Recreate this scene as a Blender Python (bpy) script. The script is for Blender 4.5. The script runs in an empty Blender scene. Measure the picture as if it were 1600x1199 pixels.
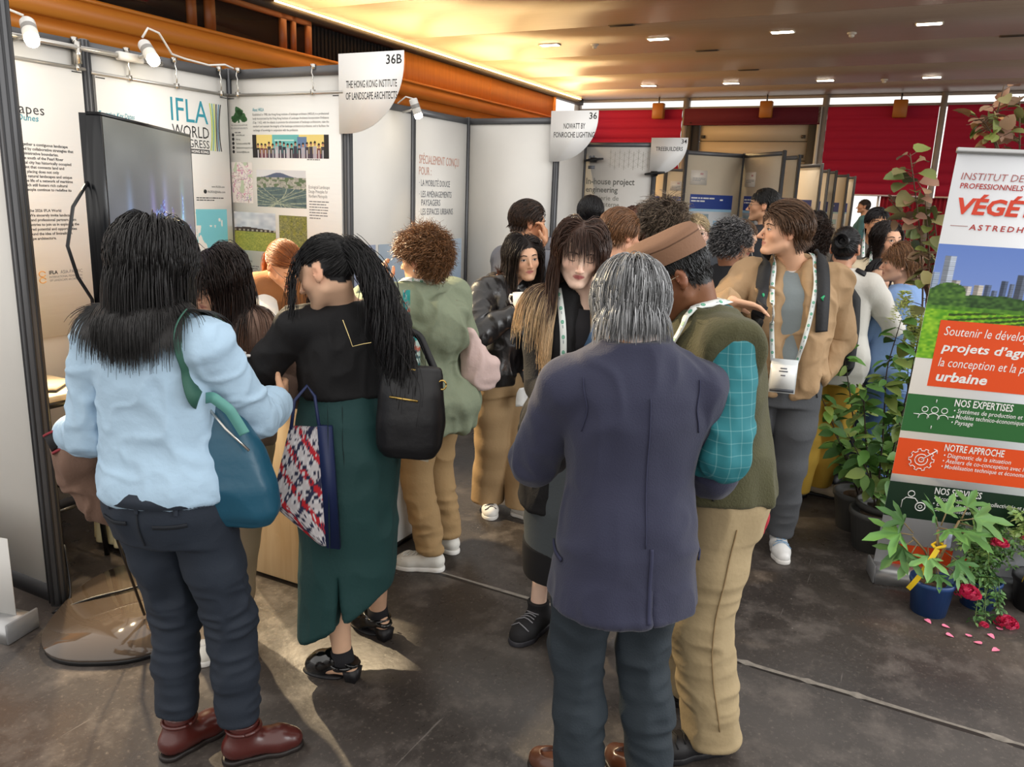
import bpy, math, random
import numpy as np
from mathutils import Matrix, Vector
C = bpy.context.scene.collection
SC = bpy.context.scene
PI = math.pi

# ------------------------------------------------------------------ camera, sky, exposure
EYE = 1.80
def look_camera():
    pitch, roll = math.radians(13.22), math.radians(2.10)
    fw = Vector((0, math.cos(pitch), -math.sin(pitch)))
    r0 = Vector((1, 0, 0)); d0 = Vector((0, -math.sin(pitch), -math.cos(pitch)))
    right = r0*math.cos(roll) - d0*math.sin(roll)
    down = r0*math.sin(roll) + d0*math.cos(roll)
    cam = bpy.data.cameras.new('camera'); cam.sensor_width = 36.0; cam.lens = 1241.0/1600*36
    cam.clip_end = 200; cam.clip_start = .02
    o = bpy.data.objects.new('camera', cam); C.objects.link(o)
    m = Matrix((right, -down, -fw)).transposed().to_4x4(); m.translation = (0, 0, EYE)
    o.matrix_world = m
    SC.camera = o
look_camera()
W = bpy.data.worlds.new('daylight'); SC.world = W; W.use_nodes = True
bg = W.node_tree.nodes['Background']; bg.inputs[0].default_value = (1.0, .965, .92, 1); bg.inputs[1].default_value = 1.10
SC.view_settings.view_transform = 'Standard'; SC.view_settings.look = 'None'
SC.view_settings.gamma = 1.0; SC.view_settings.use_curve_mapping = False
SC.view_settings.exposure = 0.42
SC.cycles.max_bounces = 6; SC.cycles.diffuse_bounces = 3; SC.cycles.glossy_bounces = 3
SC.cycles.transmission_bounces = 4; SC.cycles.sample_clamp_indirect = 4.0
SC.cycles.use_denoising = True
SC.render.use_persistent_data = False

def lamp(name, kind, loc, energy, color, target=None, **kw):
    L = bpy.data.lights.new(name, kind); L.energy = energy; L.color = color
    for k, v in kw.items(): setattr(L, k, v)
    o = bpy.data.objects.new(name, L); C.objects.link(o); o.location = loc
    if target is not None:
        o.rotation_euler = (Vector(target)-Vector(loc)).to_track_quat('-Z', 'Y').to_euler()
    return o

# ------------------------------------------------------------------ the plan: booths stand on a grid turned against the view
TH = math.radians(63.25)
UU = np.array([math.cos(TH), math.sin(TH), 0]); VV = np.array([UU[1], -UU[0], 0])
OO = np.array([-1.036, 4.952, 0])
def G(a, b, z=0.0):
    p = OO + a*UU + b*VV
    return (float(p[0]), float(p[1]), float(z))
ROT_U, ROT_V = TH, TH - PI/2          # local x along the aisle / across the aisle
# daylight from the tall glazing of the hall beyond the right-hand side and from behind
lamp('daylight_window', 'AREA', (7.5, 1.5, 3.2), 260, (.93, .97, 1.0), (0.5, 3.0, 0.6), shape='RECTANGLE', size=6, size_y=3.5)

# ------------------------------------------------------------------ materials
def lin(c):
    if isinstance(c, str):
        c = c.lstrip('#'); c = [int(c[i:i+2], 16)/255 for i in (0, 2, 4)]
    return tuple((x/12.92 if x <= .04045 else ((x+.055)/1.055)**2.4) for x in c[:3])
MATS = {}
def mat(name, col='#808080', rough=.6, metal=0., bump=0., bscale=80., bstretch=None, var=0., vscale=6., spec=.5,
        emit=None, estr=0., attr=None, sheen=0., coat=0., alpha=1., weave=0., bdist=.01):
    if name in MATS: return MATS[name]
    m = bpy.data.materials.new(name); m.use_nodes = True
    nt = m.node_tree; N = nt.nodes; L = nt.links; b = N['Principled BSDF']
    c = lin(col)
    b.inputs['Base Color'].default_value = (*c, 1); b.inputs['Roughness'].default_value = rough
    b.inputs['Metallic'].default_value = metal; b.inputs['Specular IOR Level'].default_value = spec
    if sheen: b.inputs['Sheen Weight'].default_value = sheen
    if coat: b.inputs['Coat Weight'].default_value = coat; b.inputs['Coat Roughness'].default_value = .15
    tc = N.new('ShaderNodeTexCoord')
    src = None
    if attr:
        a = N.new('ShaderNodeAttribute'); a.attribute_name = attr; src = a.outputs['Color']
    if var:
        nz = N.new('ShaderNodeTexNoise'); nz.inputs['Scale'].default_value = vscale; nz.inputs['Detail'].default_value = 5
        L.new(tc.outputs['Object'], nz.inputs['Vector'])
        mr = N.new('ShaderNodeMapRange'); mr.inputs[3].default_value = 1-var; mr.inputs[4].default_value = 1+var
        mr.inputs[1].default_value = .25; mr.inputs[2].default_value = .75
        L.new(nz.outputs['Fac'], mr.inputs[0])
        mx = N.new('ShaderNodeVectorMath'); mx.operation = 'SCALE'
        if src is not None: L.new(src, mx.inputs[0])
        else: mx.inputs[0].default_value = c
        L.new(mr.outputs[0], mx.inputs['Scale']); src = mx.outputs[0]
    if src is not None: L.new(src, b.inputs['Base Color'])
    if bump:
        nz = N.new('ShaderNodeTexNoise'); nz.inputs['Scale'].default_value = bscale; nz.inputs['Detail'].default_value = 4
        vec = tc.outputs['Object']
        if bstretch:
            mp = N.new('ShaderNodeMapping'); mp.inputs['Scale'].default_value = bstretch
            L.new(vec, mp.inputs['Vector']); vec = mp.outputs[0]
        L.new(vec, nz.inputs['Vector'])
        bp = N.new('ShaderNodeBump'); bp.inputs['Strength'].default_value = bump; bp.inputs['Distance'].default_value = bdist
        L.new(nz.outputs['Fac'], bp.inputs['Height']); L.new(bp.outputs[0], b.inputs['Normal'])
    if emit:
        b.inputs['Emission Color'].default_value = (*lin(emit), 1); b.inputs['Emission Strength'].default_value = estr
    if alpha < 1: b.inputs['Alpha'].default_value = alpha
    MATS[name] = m
    return m

# ------------------------------------------------------------------ meshes
def mesh_np(name, V, F, mats, parent=None, smooth=False, mi=None, col=None):
    """V (n,3), F list of index arrays (k,3)/(k,4) or list of lists; links ONE mesh object"""
    me = bpy.data.meshes.new(name)
    V = np.asarray(V, dtype=np.float32)
    if isinstance(F, np.ndarray): F = [F]
    if len(F) and not isinstance(F[0], np.ndarray):
        loops = np.array([i for f in F for i in f], dtype=np.int32); tot = np.array([len(f) for f in F], dtype=np.int32)
    else:
        F = [f for f in F if len(f)]
        loops = np.concatenate([f.ravel() for f in F]).astype(np.int32) if F else np.zeros(0, np.int32)
        tot = np.concatenate([np.full(len(f), f.shape[1], dtype=np.int32) for f in F]) if F else np.zeros(0, np.int32)
    me.vertices.add(len(V)); me.vertices.foreach_set('co', V.ravel())
    me.loops.add(len(loops)); me.loops.foreach_set('vertex_index', loops)
    me.polygons.add(len(tot)); st = np.zeros(len(tot), np.int32); st[1:] = np.cumsum(tot)[:-1]
    me.polygons.foreach_set('loop_start', st)
    try: me.polygons.foreach_set('loop_total', tot)
    except Exception: pass
    if smooth: me.polygons.foreach_set('use_smooth', np.ones(len(tot), dtype=bool))
    for m in (mats if isinstance(mats, (list, tuple)) else [mats]): me.materials.append(m)
    if mi is not None: me.polygons.foreach_set('material_index', np.asarray(mi, np.int32))
    if col is not None:
        ca = me.color_attributes.new('Col', 'FLOAT_COLOR', 'POINT')
        cc = np.ones((len(V), 4), np.float32); cc[:, :3] = col
        ca.data.foreach_set('color', cc.ravel())
    me.update(calc_edges=True); me.validate()
    o = bpy.data.objects.new(name, me); C.objects.link(o)
    if parent is not None: o.parent = parent
    return o

class MB:
    """collects shapes and links them as one mesh"""
    def __init__(s): s.V = []; s.F = []; s.M = []; s.n = 0
    def add(s, V, F, m=0):
        V = np.asarray(V, float).reshape(-1, 3)
        s.V.append(V)
        for f in F: s.F.append([int(i)+s.n for i in f]); s.M.append(m)
        s.n += len(V); return s
    def box(s, lo, hi, m=0, bev=0.):
        x0, y0, z0 = lo; x1, y1, z1 = hi
        if bev <= 0:
            V = [(x, y, z) for z in (z0, z1) for x, y in ((x0, y0), (x1, y0), (x1, y1), (x0, y1))]
            return s.add(V, [(3, 2, 1, 0), (4, 5, 6, 7), (0, 1, 5, 4), (1, 2, 6, 5), (2, 3, 7, 6), (3, 0, 4, 7)], m)
        b = min(bev, (x1-x0)/2.01, (y1-y0)/2.01, (z1-z0)/2.01)
        def ring(i, z): return [(x0+b-i, y0-i+0, z) if 0 else p for p in
                ((x0+b, y0+i, z), (x1-b, y0+i, z), (x1-i, y0+b, z), (x1-i, y1-b, z), (x1-b, y1-i, z), (x0+b, y1-i, z), (x0+i, y1-b, z), (x0+i, y0+b, z))]
        R = [ring(b, z0), ring(0, z0+b), ring(0, z1-b), ring(b, z1)]
        V = [p for r in R for p in r]; F = [tuple(range(7, -1, -1)), tuple(range(24, 32))]
        for k in range(3):
            for i in range(8): F.append((k*8+i, k*8+(i+1) % 8, k*8+8+(i+1) % 8, k*8+8+i))
        return s.add(V, F, m)
    def tube(s, pts, r, n=8, m=0, cap=True, flat=None):
        P = np.asarray(pts, float); k = len(P)
        r = np.full(k, r) if np.isscalar(r) else np.asarray(r, float)
        T = np.gradient(P, axis=0); T /= np.linalg.norm(T, axis=1)[:, None]+1e-12
        ref = np.array([0, 0, 1.]) if abs(T[0][2]) < .9 else np.array([1., 0, 0])
        V = []; A = np.cross(T[0], ref); A /= np.linalg.norm(A)
        for i in range(k):
            A = A - T[i]*(A@T[i]); A /= np.linalg.norm(A)+1e-12; B = np.cross(T[i], A)
            for j in range(n):
                t = 2*PI*j/n; V.append(P[i]+r[i]*(math.cos(t)*A+math.sin(t)*B))
        F = [(i*n+j, i*n+(j+1) % n, (i+1)*n+(j+1) % n, (i+1)*n+j) for i in range(k-1) for j in range(n)]
        if cap: F += [tuple(range(n-1, -1, -1)), tuple(range((k-1)*n, k*n))]
        return s.add(V, F, m)
    def lathe(s, prof, c=(0, 0, 0), n=24, m=0):
        V = []; k = len(prof)
        for (r, z) in prof:
            for j in range(n):
                t = 2*PI*j/n; V.append((c[0]+r*math.cos(t), c[1]+r*math.sin(t), c[2]+z))
        F = [(i*n+j, i*n+(j+1) % n, (i+1)*n+(j+1) % n, (i+1)*n+j) for i in range(k-1) for j in range(n)]
        if prof[0][0] > 1e-6: F.append(tuple(range(n-1, -1, -1)))
        if prof[-1][0] > 1e-6: F.append(tuple(range((k-1)*n, k*n)))
        return s.add(V, F, m)
    def prism(s, out, y0, y1, m=0):
        """outline of (x, z), extruded along y"""
        k = len(out); V = [(x, y0, z) for x, z in out]+[(x, y1, z) for x, z in out]
        F = [tuple(range(k)), tuple(range(2*k-1, k-1, -1))]+[(i, k+i, k+(i+1) % k, (i+1) % k) for i in range(k)]
        return s.add(V, F, m)
    def slab(s, out, z0, z1, m=0):
        k = len(out); V = [(x, y, z0) for x, y in out]+[(x, y, z1) for x, y in out]
        F = [tuple(range(k-1, -1, -1)), tuple(range(k, 2*k))]+[(i, (i+1) % k, k+(i+1) % k, k+i) for i in range(k)]
        return s.add(V, F, m)
    def quad(s, pts, m=0): return s.add(pts, [tuple(range(len(pts)))], m)
    def build(s, name, mats, parent=None, smooth=False):
        V = np.concatenate(s.V) if s.V else np.zeros((0, 3))
        return mesh_np(name, V, s.F, mats, parent, smooth, s.M)

def tag(o, label, cat, group=None):
    o['label'] = label; o['category'] = cat
    if group: o['group'] = group
    return o
def thing(name, label, cat, loc=(0, 0, 0), rz=0., group=None):
    o = bpy.data.objects.new(name, None); C.objects.link(o); o.location = loc; o.rotation_euler = (0, 0, rz)
    o.empty_display_size = .1
    return tag(o, label, cat, group)
def structure(o):
    o['kind'] = 'structure'; return o
def dup(root, loc, rz, label=None, group=None):
    r = root.copy(); C.objects.link(r); r.location = loc; r.rotation_euler = (0, 0, rz)
    if label: r['label'] = label
    if group: r['group'] = group
    def rec(o, p):
        for ch in [x for x in o.children]:
            c = ch.copy(); C.objects.link(c); c.parent = p; rec(ch, c)
    rec(root, r)
    return r
def disc(cx, cz, r, n=20, a0=0., a1=2*PI):
    return [(cx+r*math.cos(a0+(a1-a0)*i/n), cz+r*math.sin(a0+(a1-a0)*i/n)) for i in range(n if a1-a0 > 6.28 else n+1)]

# lettering: every word set from the built-in face, gathered into one mesh per surface
def lettering(name, items, parent, y=-.001, mats=None):
    blocks = []                                                  # one part for each block of lines
    for it in items:
        p = blocks[-1][-1] if blocks else None
        if p and abs(it[2]-p[2]) < 2.6*max(it[3], p[3]) and abs(it[1]-p[1]) < .16 and max(it[3], p[3]) < 2.1*min(it[3], p[3]): blocks[-1].append(it)
        else: blocks.append([it])
    for b in blocks: o = lettering_block(name, b, parent, y, mats)
    return o
def lettering_block(name, items, parent, y=-.001, mats=None):
    """items: (text, x, z, cap height, material index[, opts]) in the (x, z) plane facing -y; opts: w = total width, al = 'l'/'c'/'r', b = boldness, sh = slant, ls = letter spacing"""
    tmp = []
    for it in items:
        txt, x, z, h, m = it[:5]; op = it[5] if len(it) > 5 else {}
        cu = bpy.data.curves.new('t', 'FONT'); cu.body = txt; cu.size = 1.0; cu.resolution_u = 2
        cu.offset = op.get('b', 0.); cu.shear = op.get('sh', 0.); cu.space_character = op.get('ls', 1.); cu.space_line = op.get('ll', 1.)
        o = bpy.data.objects.new('t', cu); C.objects.link(o); tmp.append((o, cu, it, op))
    bpy.context.view_layer.update(); dg = bpy.context.evaluated_depsgraph_get()
    mb = MB()
    for o, cu, it, op in tmp:
        txt, x, z, h, m = it[:5]
        me = bpy.data.meshes.new_from_object(o.evaluated_get(dg))
        n = len(me.vertices); P = np.zeros(n*3); me.vertices.foreach_get('co', P); P = P.reshape(-1, 3)
        if n:
            sc = h/.70; P = P[:, :2]*sc
            x0, x1 = P[:, 0].min(), P[:, 0].max(); k = 1.
            if 'w' in op: k = op['w']/(x1-x0)
            X = (P[:, 0]-x0)*k; wd = (x1-x0)*k
            X += x-(0 if op.get('al', 'l') == 'l' else wd/2 if op['al'] == 'c' else wd)
            mb.add(np.stack([X, np.full(n, y), P[:, 1]+z], 1), [tuple(p.vertices) for p in me.polygons], m)
        bpy.data.objects.remove(o); bpy.data.curves.remove(cu); bpy.data.meshes.remove(me)
    return mb.build(name, mats, parent)
def greek(mb, x, z, w, h, lines, m=0, y=-.001, seed=1, lead=1.75, last=.6, al='l'):
    """lines of print too small to read: rows of short dashes"""
    rnd = random.Random(seed)
    for i in range(lines):
        ww = w*(last if i == lines-1 else rnd.uniform(.9, 1)); xx = x if al == 'l' else x+(w-ww)/2; e = xx+ww; zz = z-i*h*lead
        while xx < e-h:
            k = min(h*rnd.uniform(1.0, 4.2), e-xx)
            mb.quad([(xx, y, zz), (xx+k, y, zz), (xx+k, y, zz+h*.72), (xx, y, zz+h*.72)], m); xx += k+h*.45
def picture(name, x0, z0, x1, z1, fn, parent, y=-.0012, n=(90, 60), m=None):
    """a printed picture: a flat grid whose vertices carry the print's colours; fn(u, v) -> rgb (sRGB 0..1), u to the right, v up"""
    nx, nz = n; uu, vv = np.meshgrid(np.linspace(0, 1, nx), np.linspace(0, 1, nz))
    rgb = np.clip(fn(uu, vv), 0, 1); rgb = np.where(rgb <= .04045, rgb/12.92, ((rgb+.055)/1.055)**2.4)
    V = np.stack([x0+(x1-x0)*uu, np.full_like(uu, y), z0+(z1-z0)*vv], -1).reshape(-1, 3)
    i = np.arange(nx*nz).reshape(nz, nx)
    F = np.stack([i[:-1, :-1], i[:-1, 1:], i[1:, 1:], i[1:, :-1]], -1).reshape(-1, 4)
    return mesh_np(name, V, F, m or mat('printed_picture', rough=.5, attr='Col'), parent, False, None, rgb.reshape(-1, 3))

# value noise for cloth folds, prints and leaves
def _hash(i, j, k, s):
    h = (i*374761393+j*668265263+k*2147483647+s*1274126177) & 0x7fffffff
    h = ((h ^ (h >> 13))*1274126177) & 0x7fffffff
    return ((h ^ (h >> 16)) & 0xffff)/65535.
def vnoise(p, seed=0):
    p = np.asarray(p, float); i = np.floor(p).astype(np.int64); f = p-i; f = f*f*(3-2*f)
    r = 0
    for dx in (0, 1):
        wx = f[..., 0] if dx else 1-f[..., 0]
        for dy in (0, 1):
            wy = f[..., 1] if dy else 1-f[..., 1]
            for dz in (0, 1):
                wz = f[..., 2] if dz else 1-f[..., 2]
                r = r+wx*wy*wz*_hash(i[..., 0]+dx, i[..., 1]+dy, i[..., 2]+dz, seed)
    return r
def n2(u, v, fx, fy, seed=0):
    return vnoise(np.stack([u*fx, v*fy, np.zeros_like(u)+seed*.37], -1), seed)
# ------------------------------------------------------------------ smooth solid modelling: rounded limbs and lofts blended on a grid, skinned into one surface
def nrm(v):
    v = np.asarray(v, float); return v/(np.linalg.norm(v)+1e-12)
class Solid:
    FAR = .25; pad = 0.; fold = ()
    def __init__(s, lo, hi, h):
        s.lo = np.asarray(lo, float); s.h = h
        s.n = np.maximum(np.ceil((np.asarray(hi)-s.lo)/h).astype(int)+1, 3)
        s.ax = [(s.lo[i]+h*np.arange(s.n[i])).astype(np.float32) for i in range(3)]
        s.D = np.full(s.n, s.FAR, np.float32)
    def sub(s, lo, hi):
        a = np.clip(np.floor((np.asarray(lo)-s.lo)/s.h).astype(int), 0, s.n); b = np.clip(np.ceil((np.asarray(hi)-s.lo)/s.h).astype(int)+1, 0, s.n)
        if np.any(b <= a): return None
        sl = tuple(slice(a[i], b[i]) for i in range(3))
        return sl, s.ax[0][sl[0]][:, None, None], s.ax[1][sl[1]][None, :, None], s.ax[2][sl[2]][None, None, :]
    def put(s, sl, d, k, mode='u'):
        A = s.D[sl]
        if mode == 'u':
            if k > 0:
                h = np.maximum(k-np.abs(A-d), 0); s.D[sl] = np.minimum(A, d)-h*h*(.25/k)
            else: s.D[sl] = np.minimum(A, d)
        else:                                                    # carve
            d = -d
            if k > 0:
                h = np.maximum(k-np.abs(A-d), 0); s.D[sl] = np.maximum(A, d)+h*h*(.25/k)
            else: s.D[sl] = np.maximum(A, d)
    def cone(s, a, b, ra, rb=None, k=.015, mode='u', sq=None):
        """round cone from a to b; sq = (unit axis, factor) flattens it along an axis"""
        a = np.asarray(a, float); b = np.asarray(b, float); rb = ra if rb is None else rb
        r = max(ra, rb)*(max(1, sq[1]) if sq else 1)+k+2.5*s.h
        g = s.sub(np.minimum(a, b)-r, np.maximum(a, b)+r)
        if g is None: return s
        sl, X, Y, Z = g; ba = b-a; L2 = float(ba@ba)+1e-12
        px, py, pz = X-a[0], Y-a[1], Z-a[2]
        t = np.clip((px*ba[0]+py*ba[1]+pz*ba[2])/L2, 0, 1)
        qx, qy, qz = px-t*ba[0], py-t*ba[1], pz-t*ba[2]
        rr = ra+(rb-ra)*t
        if sq:
            e, f = nrm(sq[0]), sq[1]; c = qx*e[0]+qy*e[1]+qz*e[2]; c2 = c*(1/f-1)
            qx, qy, qz = qx+c2*e[0], qy+c2*e[1], qz+c2*e[2]
            d = (np.sqrt(qx*qx+qy*qy+qz*qz)-rr)*min(1, f)
        else: d = np.sqrt(qx*qx+qy*qy+qz*qz)-rr
        s.put(sl, d.astype(np.float32), k, mode); return s
    def chain(s, P, R, k=.015, **kw):
        for i in range(len(P)-1): s.cone(P[i], P[i+1], R[i], R[i+1], k, **kw)
        return s
    def ell(s, c, r, rot=None, k=.015, mode='u'):
        c = np.asarray(c, float); r = np.asarray(r, float); e = max(r)+k+2.5*s.h
        g = s.sub(c-e, c+e)
        if g is None: return s
        sl, X, Y, Z = g; px, py, pz = X-c[0], Y-c[1], Z-c[2]
        if rot is not None:
            M = np.asarray(rot).T
            px, py, pz = (M[i][0]*px+M[i][1]*py+M[i][2]*pz for i in range(3))
        k0 = np.sqrt((px/r[0])**2+(py/r[1])**2+(pz/r[2])**2)
        k1 = np.sqrt((px/r[0]**2)**2+(py/r[1]**2)**2+(pz/r[2]**2)**2)+1e-9
        d = np.where(k0 < .2, -min(r)*(1-k0), k0*(k0-1)/k1)
        s.put(sl, d.astype(np.float32), k, mode); return s
    def loft(s, rows, k=.02, off=0., spine=None, pw=2.3, zlo=None, zhi=None, mode='u'):
        """rows of (z, cx, cy, rx, ry) from low to high; stacked superellipses, ends cut flat at zlo / zhi when given"""
        R = np.array(rows, float); z0 = R[0, 0] if zlo is None else zlo; z1 = R[-1, 0] if zhi is None else zhi
        zz = s.ax[2]; zi = np.clip(zz, R[0, 0], R[-1, 0])
        def ip(j):                                               # smooth interpolation through the rows
            y = np.interp(zi, R[:, 0], R[:, j]); w = max(1, int(.012/s.h))
            if w > 0:
                yp = np.pad(y, w, mode='edge'); kk = np.ones(2*w+1)/(2*w+1); y = np.convolve(yp, kk, 'valid')
            return y.astype(np.float32)
        cx, cy, rx, ry = ip(1), ip(2), ip(3)+off, ip(4)+off
        if spine is not None:
            o = spine(zz); cx = cx+o[0]; cy = cy+o[1]
        m = (zz > z0-.03-k) & (zz < z1+.03+k)
        if not m.any(): return s
        e = k+3*s.h
        lo = (float((cx-rx)[m].min())-e, float((cy-ry)[m].min())-e, z0-.03-k); hi = (float((cx+rx)[m].max())+e, float((cy+ry)[m].max())+e, z1+.03+k)
        g = s.sub(lo, hi)
        if g is None: return s
        sl, X, Y, Z = g; q = sl[2]
        ax = np.abs(X-cx[q])/rx[q]; ay = np.abs(Y-cy[q])/ry[q]
        f = (ax**pw+ay**pw)**(1/pw)
        d = (f-1)*np.minimum(rx[q], ry[q])
        d = np.maximum(d, np.maximum(Z-z1, z0-Z))
        s.put(sl, d.astype(np.float32), k, mode); return s
    def cut(s, p, n, rad=None):
        """remove everything on the side n points to; within rad of p when given"""
        p = np.asarray(p, float); n = nrm(n)
        g = s.sub(p-rad, p+rad) if rad else s.sub(s.lo, s.lo+s.h*s.n)
        if g is None: return s
        sl, X, Y, Z = g
        d = (X-p[0])*n[0]+(Y-p[1])*n[1]+(Z-p[2])*n[2]
        s.D[sl] = np.maximum(s.D[sl], d.astype(np.float32)); return s
    def sample(s, P):
        q = (np.asarray(P, float)-s.lo)/s.h; q = np.clip(q, 0, s.n-1.001); i = q.astype(int); f = q-i; r = 0
        for a in (0, 1):
            wa = f[:, 0] if a else 1-f[:, 0]
            for b in (0, 1):
                wb = f[:, 1] if b else 1-f[:, 1]
                for c in (0, 1):
                    wc = f[:, 2] if c else 1-f[:, 2]
                    r = r+wa*wb*wc*s.D[i[:, 0]+a, i[:, 1]+b, i[:, 2]+c]
        return r
    def grad(s, P):
        e = s.h*1.2; P = np.asarray(P, float)
        g = np.stack([s.sample(P+np.eye(3)[i]*e)-s.sample(P-np.eye(3)[i]*e) for i in range(3)], 1)
        return g/(np.linalg.norm(g, axis=1)[:, None]+1e-9)
    def push(s, P, gap, it=3):
        P = np.array(P, float)
        for _ in range(it):
            d = s.sample(P); P = P+s.grad(P)*np.where(d < gap, np.clip(gap-d, 0, .03), 0)[:, None]
        return P
    def snap(s, P, gap, it=5):
        P = np.array(P, float)
        for _ in range(it):
            d = s.sample(P); P = P+s.grad(P)*np.clip(gap-d, -.035, .035)[:, None]
        return P
    def skin(s):
        """surface nets: vertices and quads of the zero surface"""
        D = s.D; n = np.array(D.shape)
        D = D.copy(); D[0], D[-1], D[:, 0], D[:, -1], D[:, :, 0], D[:, :, -1] = .1, .1, .1, .1, .1, .1
        I = D < 0
        cnt = np.zeros(n-1, np.int8)
        for a in (0, 1):
            for b in (0, 1):
                for c in (0, 1):
                    cnt += I[a:n[0]-1+a, b:n[1]-1+b, c:n[2]-1+c]
        act = np.argwhere((cnt > 0) & (cnt < 8))
        idx = np.full(n-1, -1, np.int32); idx[act[:, 0], act[:, 1], act[:, 2]] = np.arange(len(act))
        acc = np.zeros((len(act), 3)); num = np.zeros(len(act))
        cor = [(a, b, c) for a in (0, 1) for b in (0, 1) for c in (0, 1)]
        val = {q: D[act[:, 0]+q[0], act[:, 1]+q[1], act[:, 2]+q[2]].astype(float) for q in cor}
        for q in cor:
            for ax in range(3):
                if q[ax] == 0:
                    q2 = list(q); q2[ax] = 1; q2 = tuple(q2); a, b = val[q], val[q2]; m = (a < 0) != (b < 0)
                    t = np.where(m, a/np.where(m, a-b, 1), 0)
                    p = np.tile(np.array(q, float), (len(act), 1)); p[:, ax] += t
                    acc[m] += p[m]; num[m] += 1
        V = s.lo+s.h*(act+acc/np.maximum(num, 1)[:, None])
        Q = []
        for ax in range(3):
            o1, o2 = [(1, 2), (2, 0), (0, 1)][ax]
            sl0 = [slice(None)]*3; sl1 = [slice(None)]*3; sl0[ax] = slice(0, -1); sl1[ax] = slice(1, None)
            A, B = I[tuple(sl0)], I[tuple(sl1)]
            for up in (True, False):
                e = np.argwhere((A & ~B) if up else (~A & B))
                e = e[(e[:, o1] > 0) & (e[:, o2] > 0)]
                c = [e.copy() for _ in range(4)]
                c[1][:, o1] -= 1; c[2][:, o1] -= 1; c[2][:, o2] -= 1; c[3][:, o2] -= 1
                f = np.stack([idx[k[:, 0], k[:, 1], k[:, 2]] for k in c], 1)
                f = f[(f >= 0).all(1)]
                Q.append(f if up else f[:, ::-1])
        return V, np.concatenate(Q)

class Union:
    """several solids read as one"""
    def __init__(s, gs): s.gs = gs; s.h = max(g.h for g in gs)
    def sample(s, P):
        r = np.full(len(P), .25)
        for g in s.gs:
            m = (P > g.lo+g.h).all(1) & (P < g.lo+g.h*(g.n-2)).all(1)
            if m.any(): r[m] = np.minimum(r[m], g.sample(P[m]))
        return r
    grad = Solid.grad; push = Solid.push; snap = Solid.snap
    def lift(s, P, N):
        d = np.stack([np.where(((P > g.lo+g.h).all(1) & (P < g.lo+g.h*(g.n-2)).all(1)), g.sample(P), .3) for g in s.gs]); b = d.argmin(0); P = P.copy()
        for j, g in enumerate(s.gs):
            m = b == j
            if m.any() and len(g.fold): P[m] = folds(P[m], N[m], g.fold)
        return P
def normals(V, Q):
    n = np.cross(V[Q[:, 2]]-V[Q[:, 0]], V[Q[:, 3]]-V[Q[:, 1]]); N = np.zeros_like(V)
    for j in range(4): np.add.at(N, Q[:, j], n)
    return N/(np.linalg.norm(N, axis=1)[:, None]+1e-12)
def relax(V, Q, it=1, f=.5):
    for _ in range(it):
        S = np.zeros_like(V); c = np.zeros(len(V))
        for j in range(4):
            for k in (1, 3):
                np.add.at(S, Q[:, j], V[Q[:, (j+k) % 4]]); np.add.at(c, Q[:, j], 1)
        V = V+f*(S/np.maximum(c, 1)[:, None]-V)
    return V
def folds(V, N, specs):
    """cloth folds: specs of (height, (fx, fy, fz), seed[, centre, radius]); ridged noise pushed along the normals"""
    d = np.zeros(len(V))
    for sp in specs:
        a, fr, sd = sp[:3]
        q = V*np.array(fr); q = q+.55*np.stack([vnoise(V*7+11*i, sd+i) for i in range(3)], 1)
        n_ = vnoise(q, sd+7); f = 1-np.abs(2*n_-1)*1.6 if a > 0 else -np.exp(-((n_-.5)/.07)**2)
        w = 1
        if len(sp) > 3:
            r = np.linalg.norm((V-np.asarray(sp[3]))/sp[4], axis=1); w = np.clip(1.3-r, 0, 1)**1.2
        d += a*f*w
    return V+N*d[:, None]
def solid_obj(name, S, m, parent, smooth=1, fold=None, colf=None, rel=.5):
    S.fold = list(fold) if fold else []; S.pad = .55*sum(abs(f[0]) for f in S.fold)
    V, Q = S.skin(); V = relax(V, Q, smooth, rel)
    if fold:
        V = folds(V, normals(V, Q), fold); V = relax(V, Q, 1, .35)
    col = colf(V) if colf else None
    return mesh_np(name, V, Q, m, parent, True, None, col)

def rot3(yaw=0, pitch=0, roll=0):
    """degrees: yaw turns to the person's left (+), pitch looks up (+), roll tips the head to the right shoulder (+)"""
    y, p, r = (math.radians(t) for t in (yaw, pitch, roll))
    Rz = np.array([[math.cos(y), -math.sin(y), 0], [math.sin(y), math.cos(y), 0], [0, 0, 1]])
    Rx = np.array([[1, 0, 0], [0, math.cos(p), -math.sin(p)], [0, math.sin(p), math.cos(p)]])
    Ry = np.array([[math.cos(r), 0, math.sin(r)], [0, 1, 0], [-math.sin(r), 0, math.cos(r)]])
    return Rz@Rx@Ry
def ik(S, T, l1, l2, hint):
    S, T = np.asarray(S, float), np.asarray(T, float); d = T-S; L = np.linalg.norm(d)
    if L > (l1+l2)*.998: T = S+d*((l1+l2)*.998/L); d = T-S; L = np.linalg.norm(d)
    u = d/L; a = (l1*l1-l2*l2+L*L)/(2*L); hh = math.sqrt(max(l1*l1-a*a, 0))
    p = np.asarray(hint, float); p = p-u*(p@u); p = nrm(p)
    return S+u*a+p*hh, T

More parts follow.
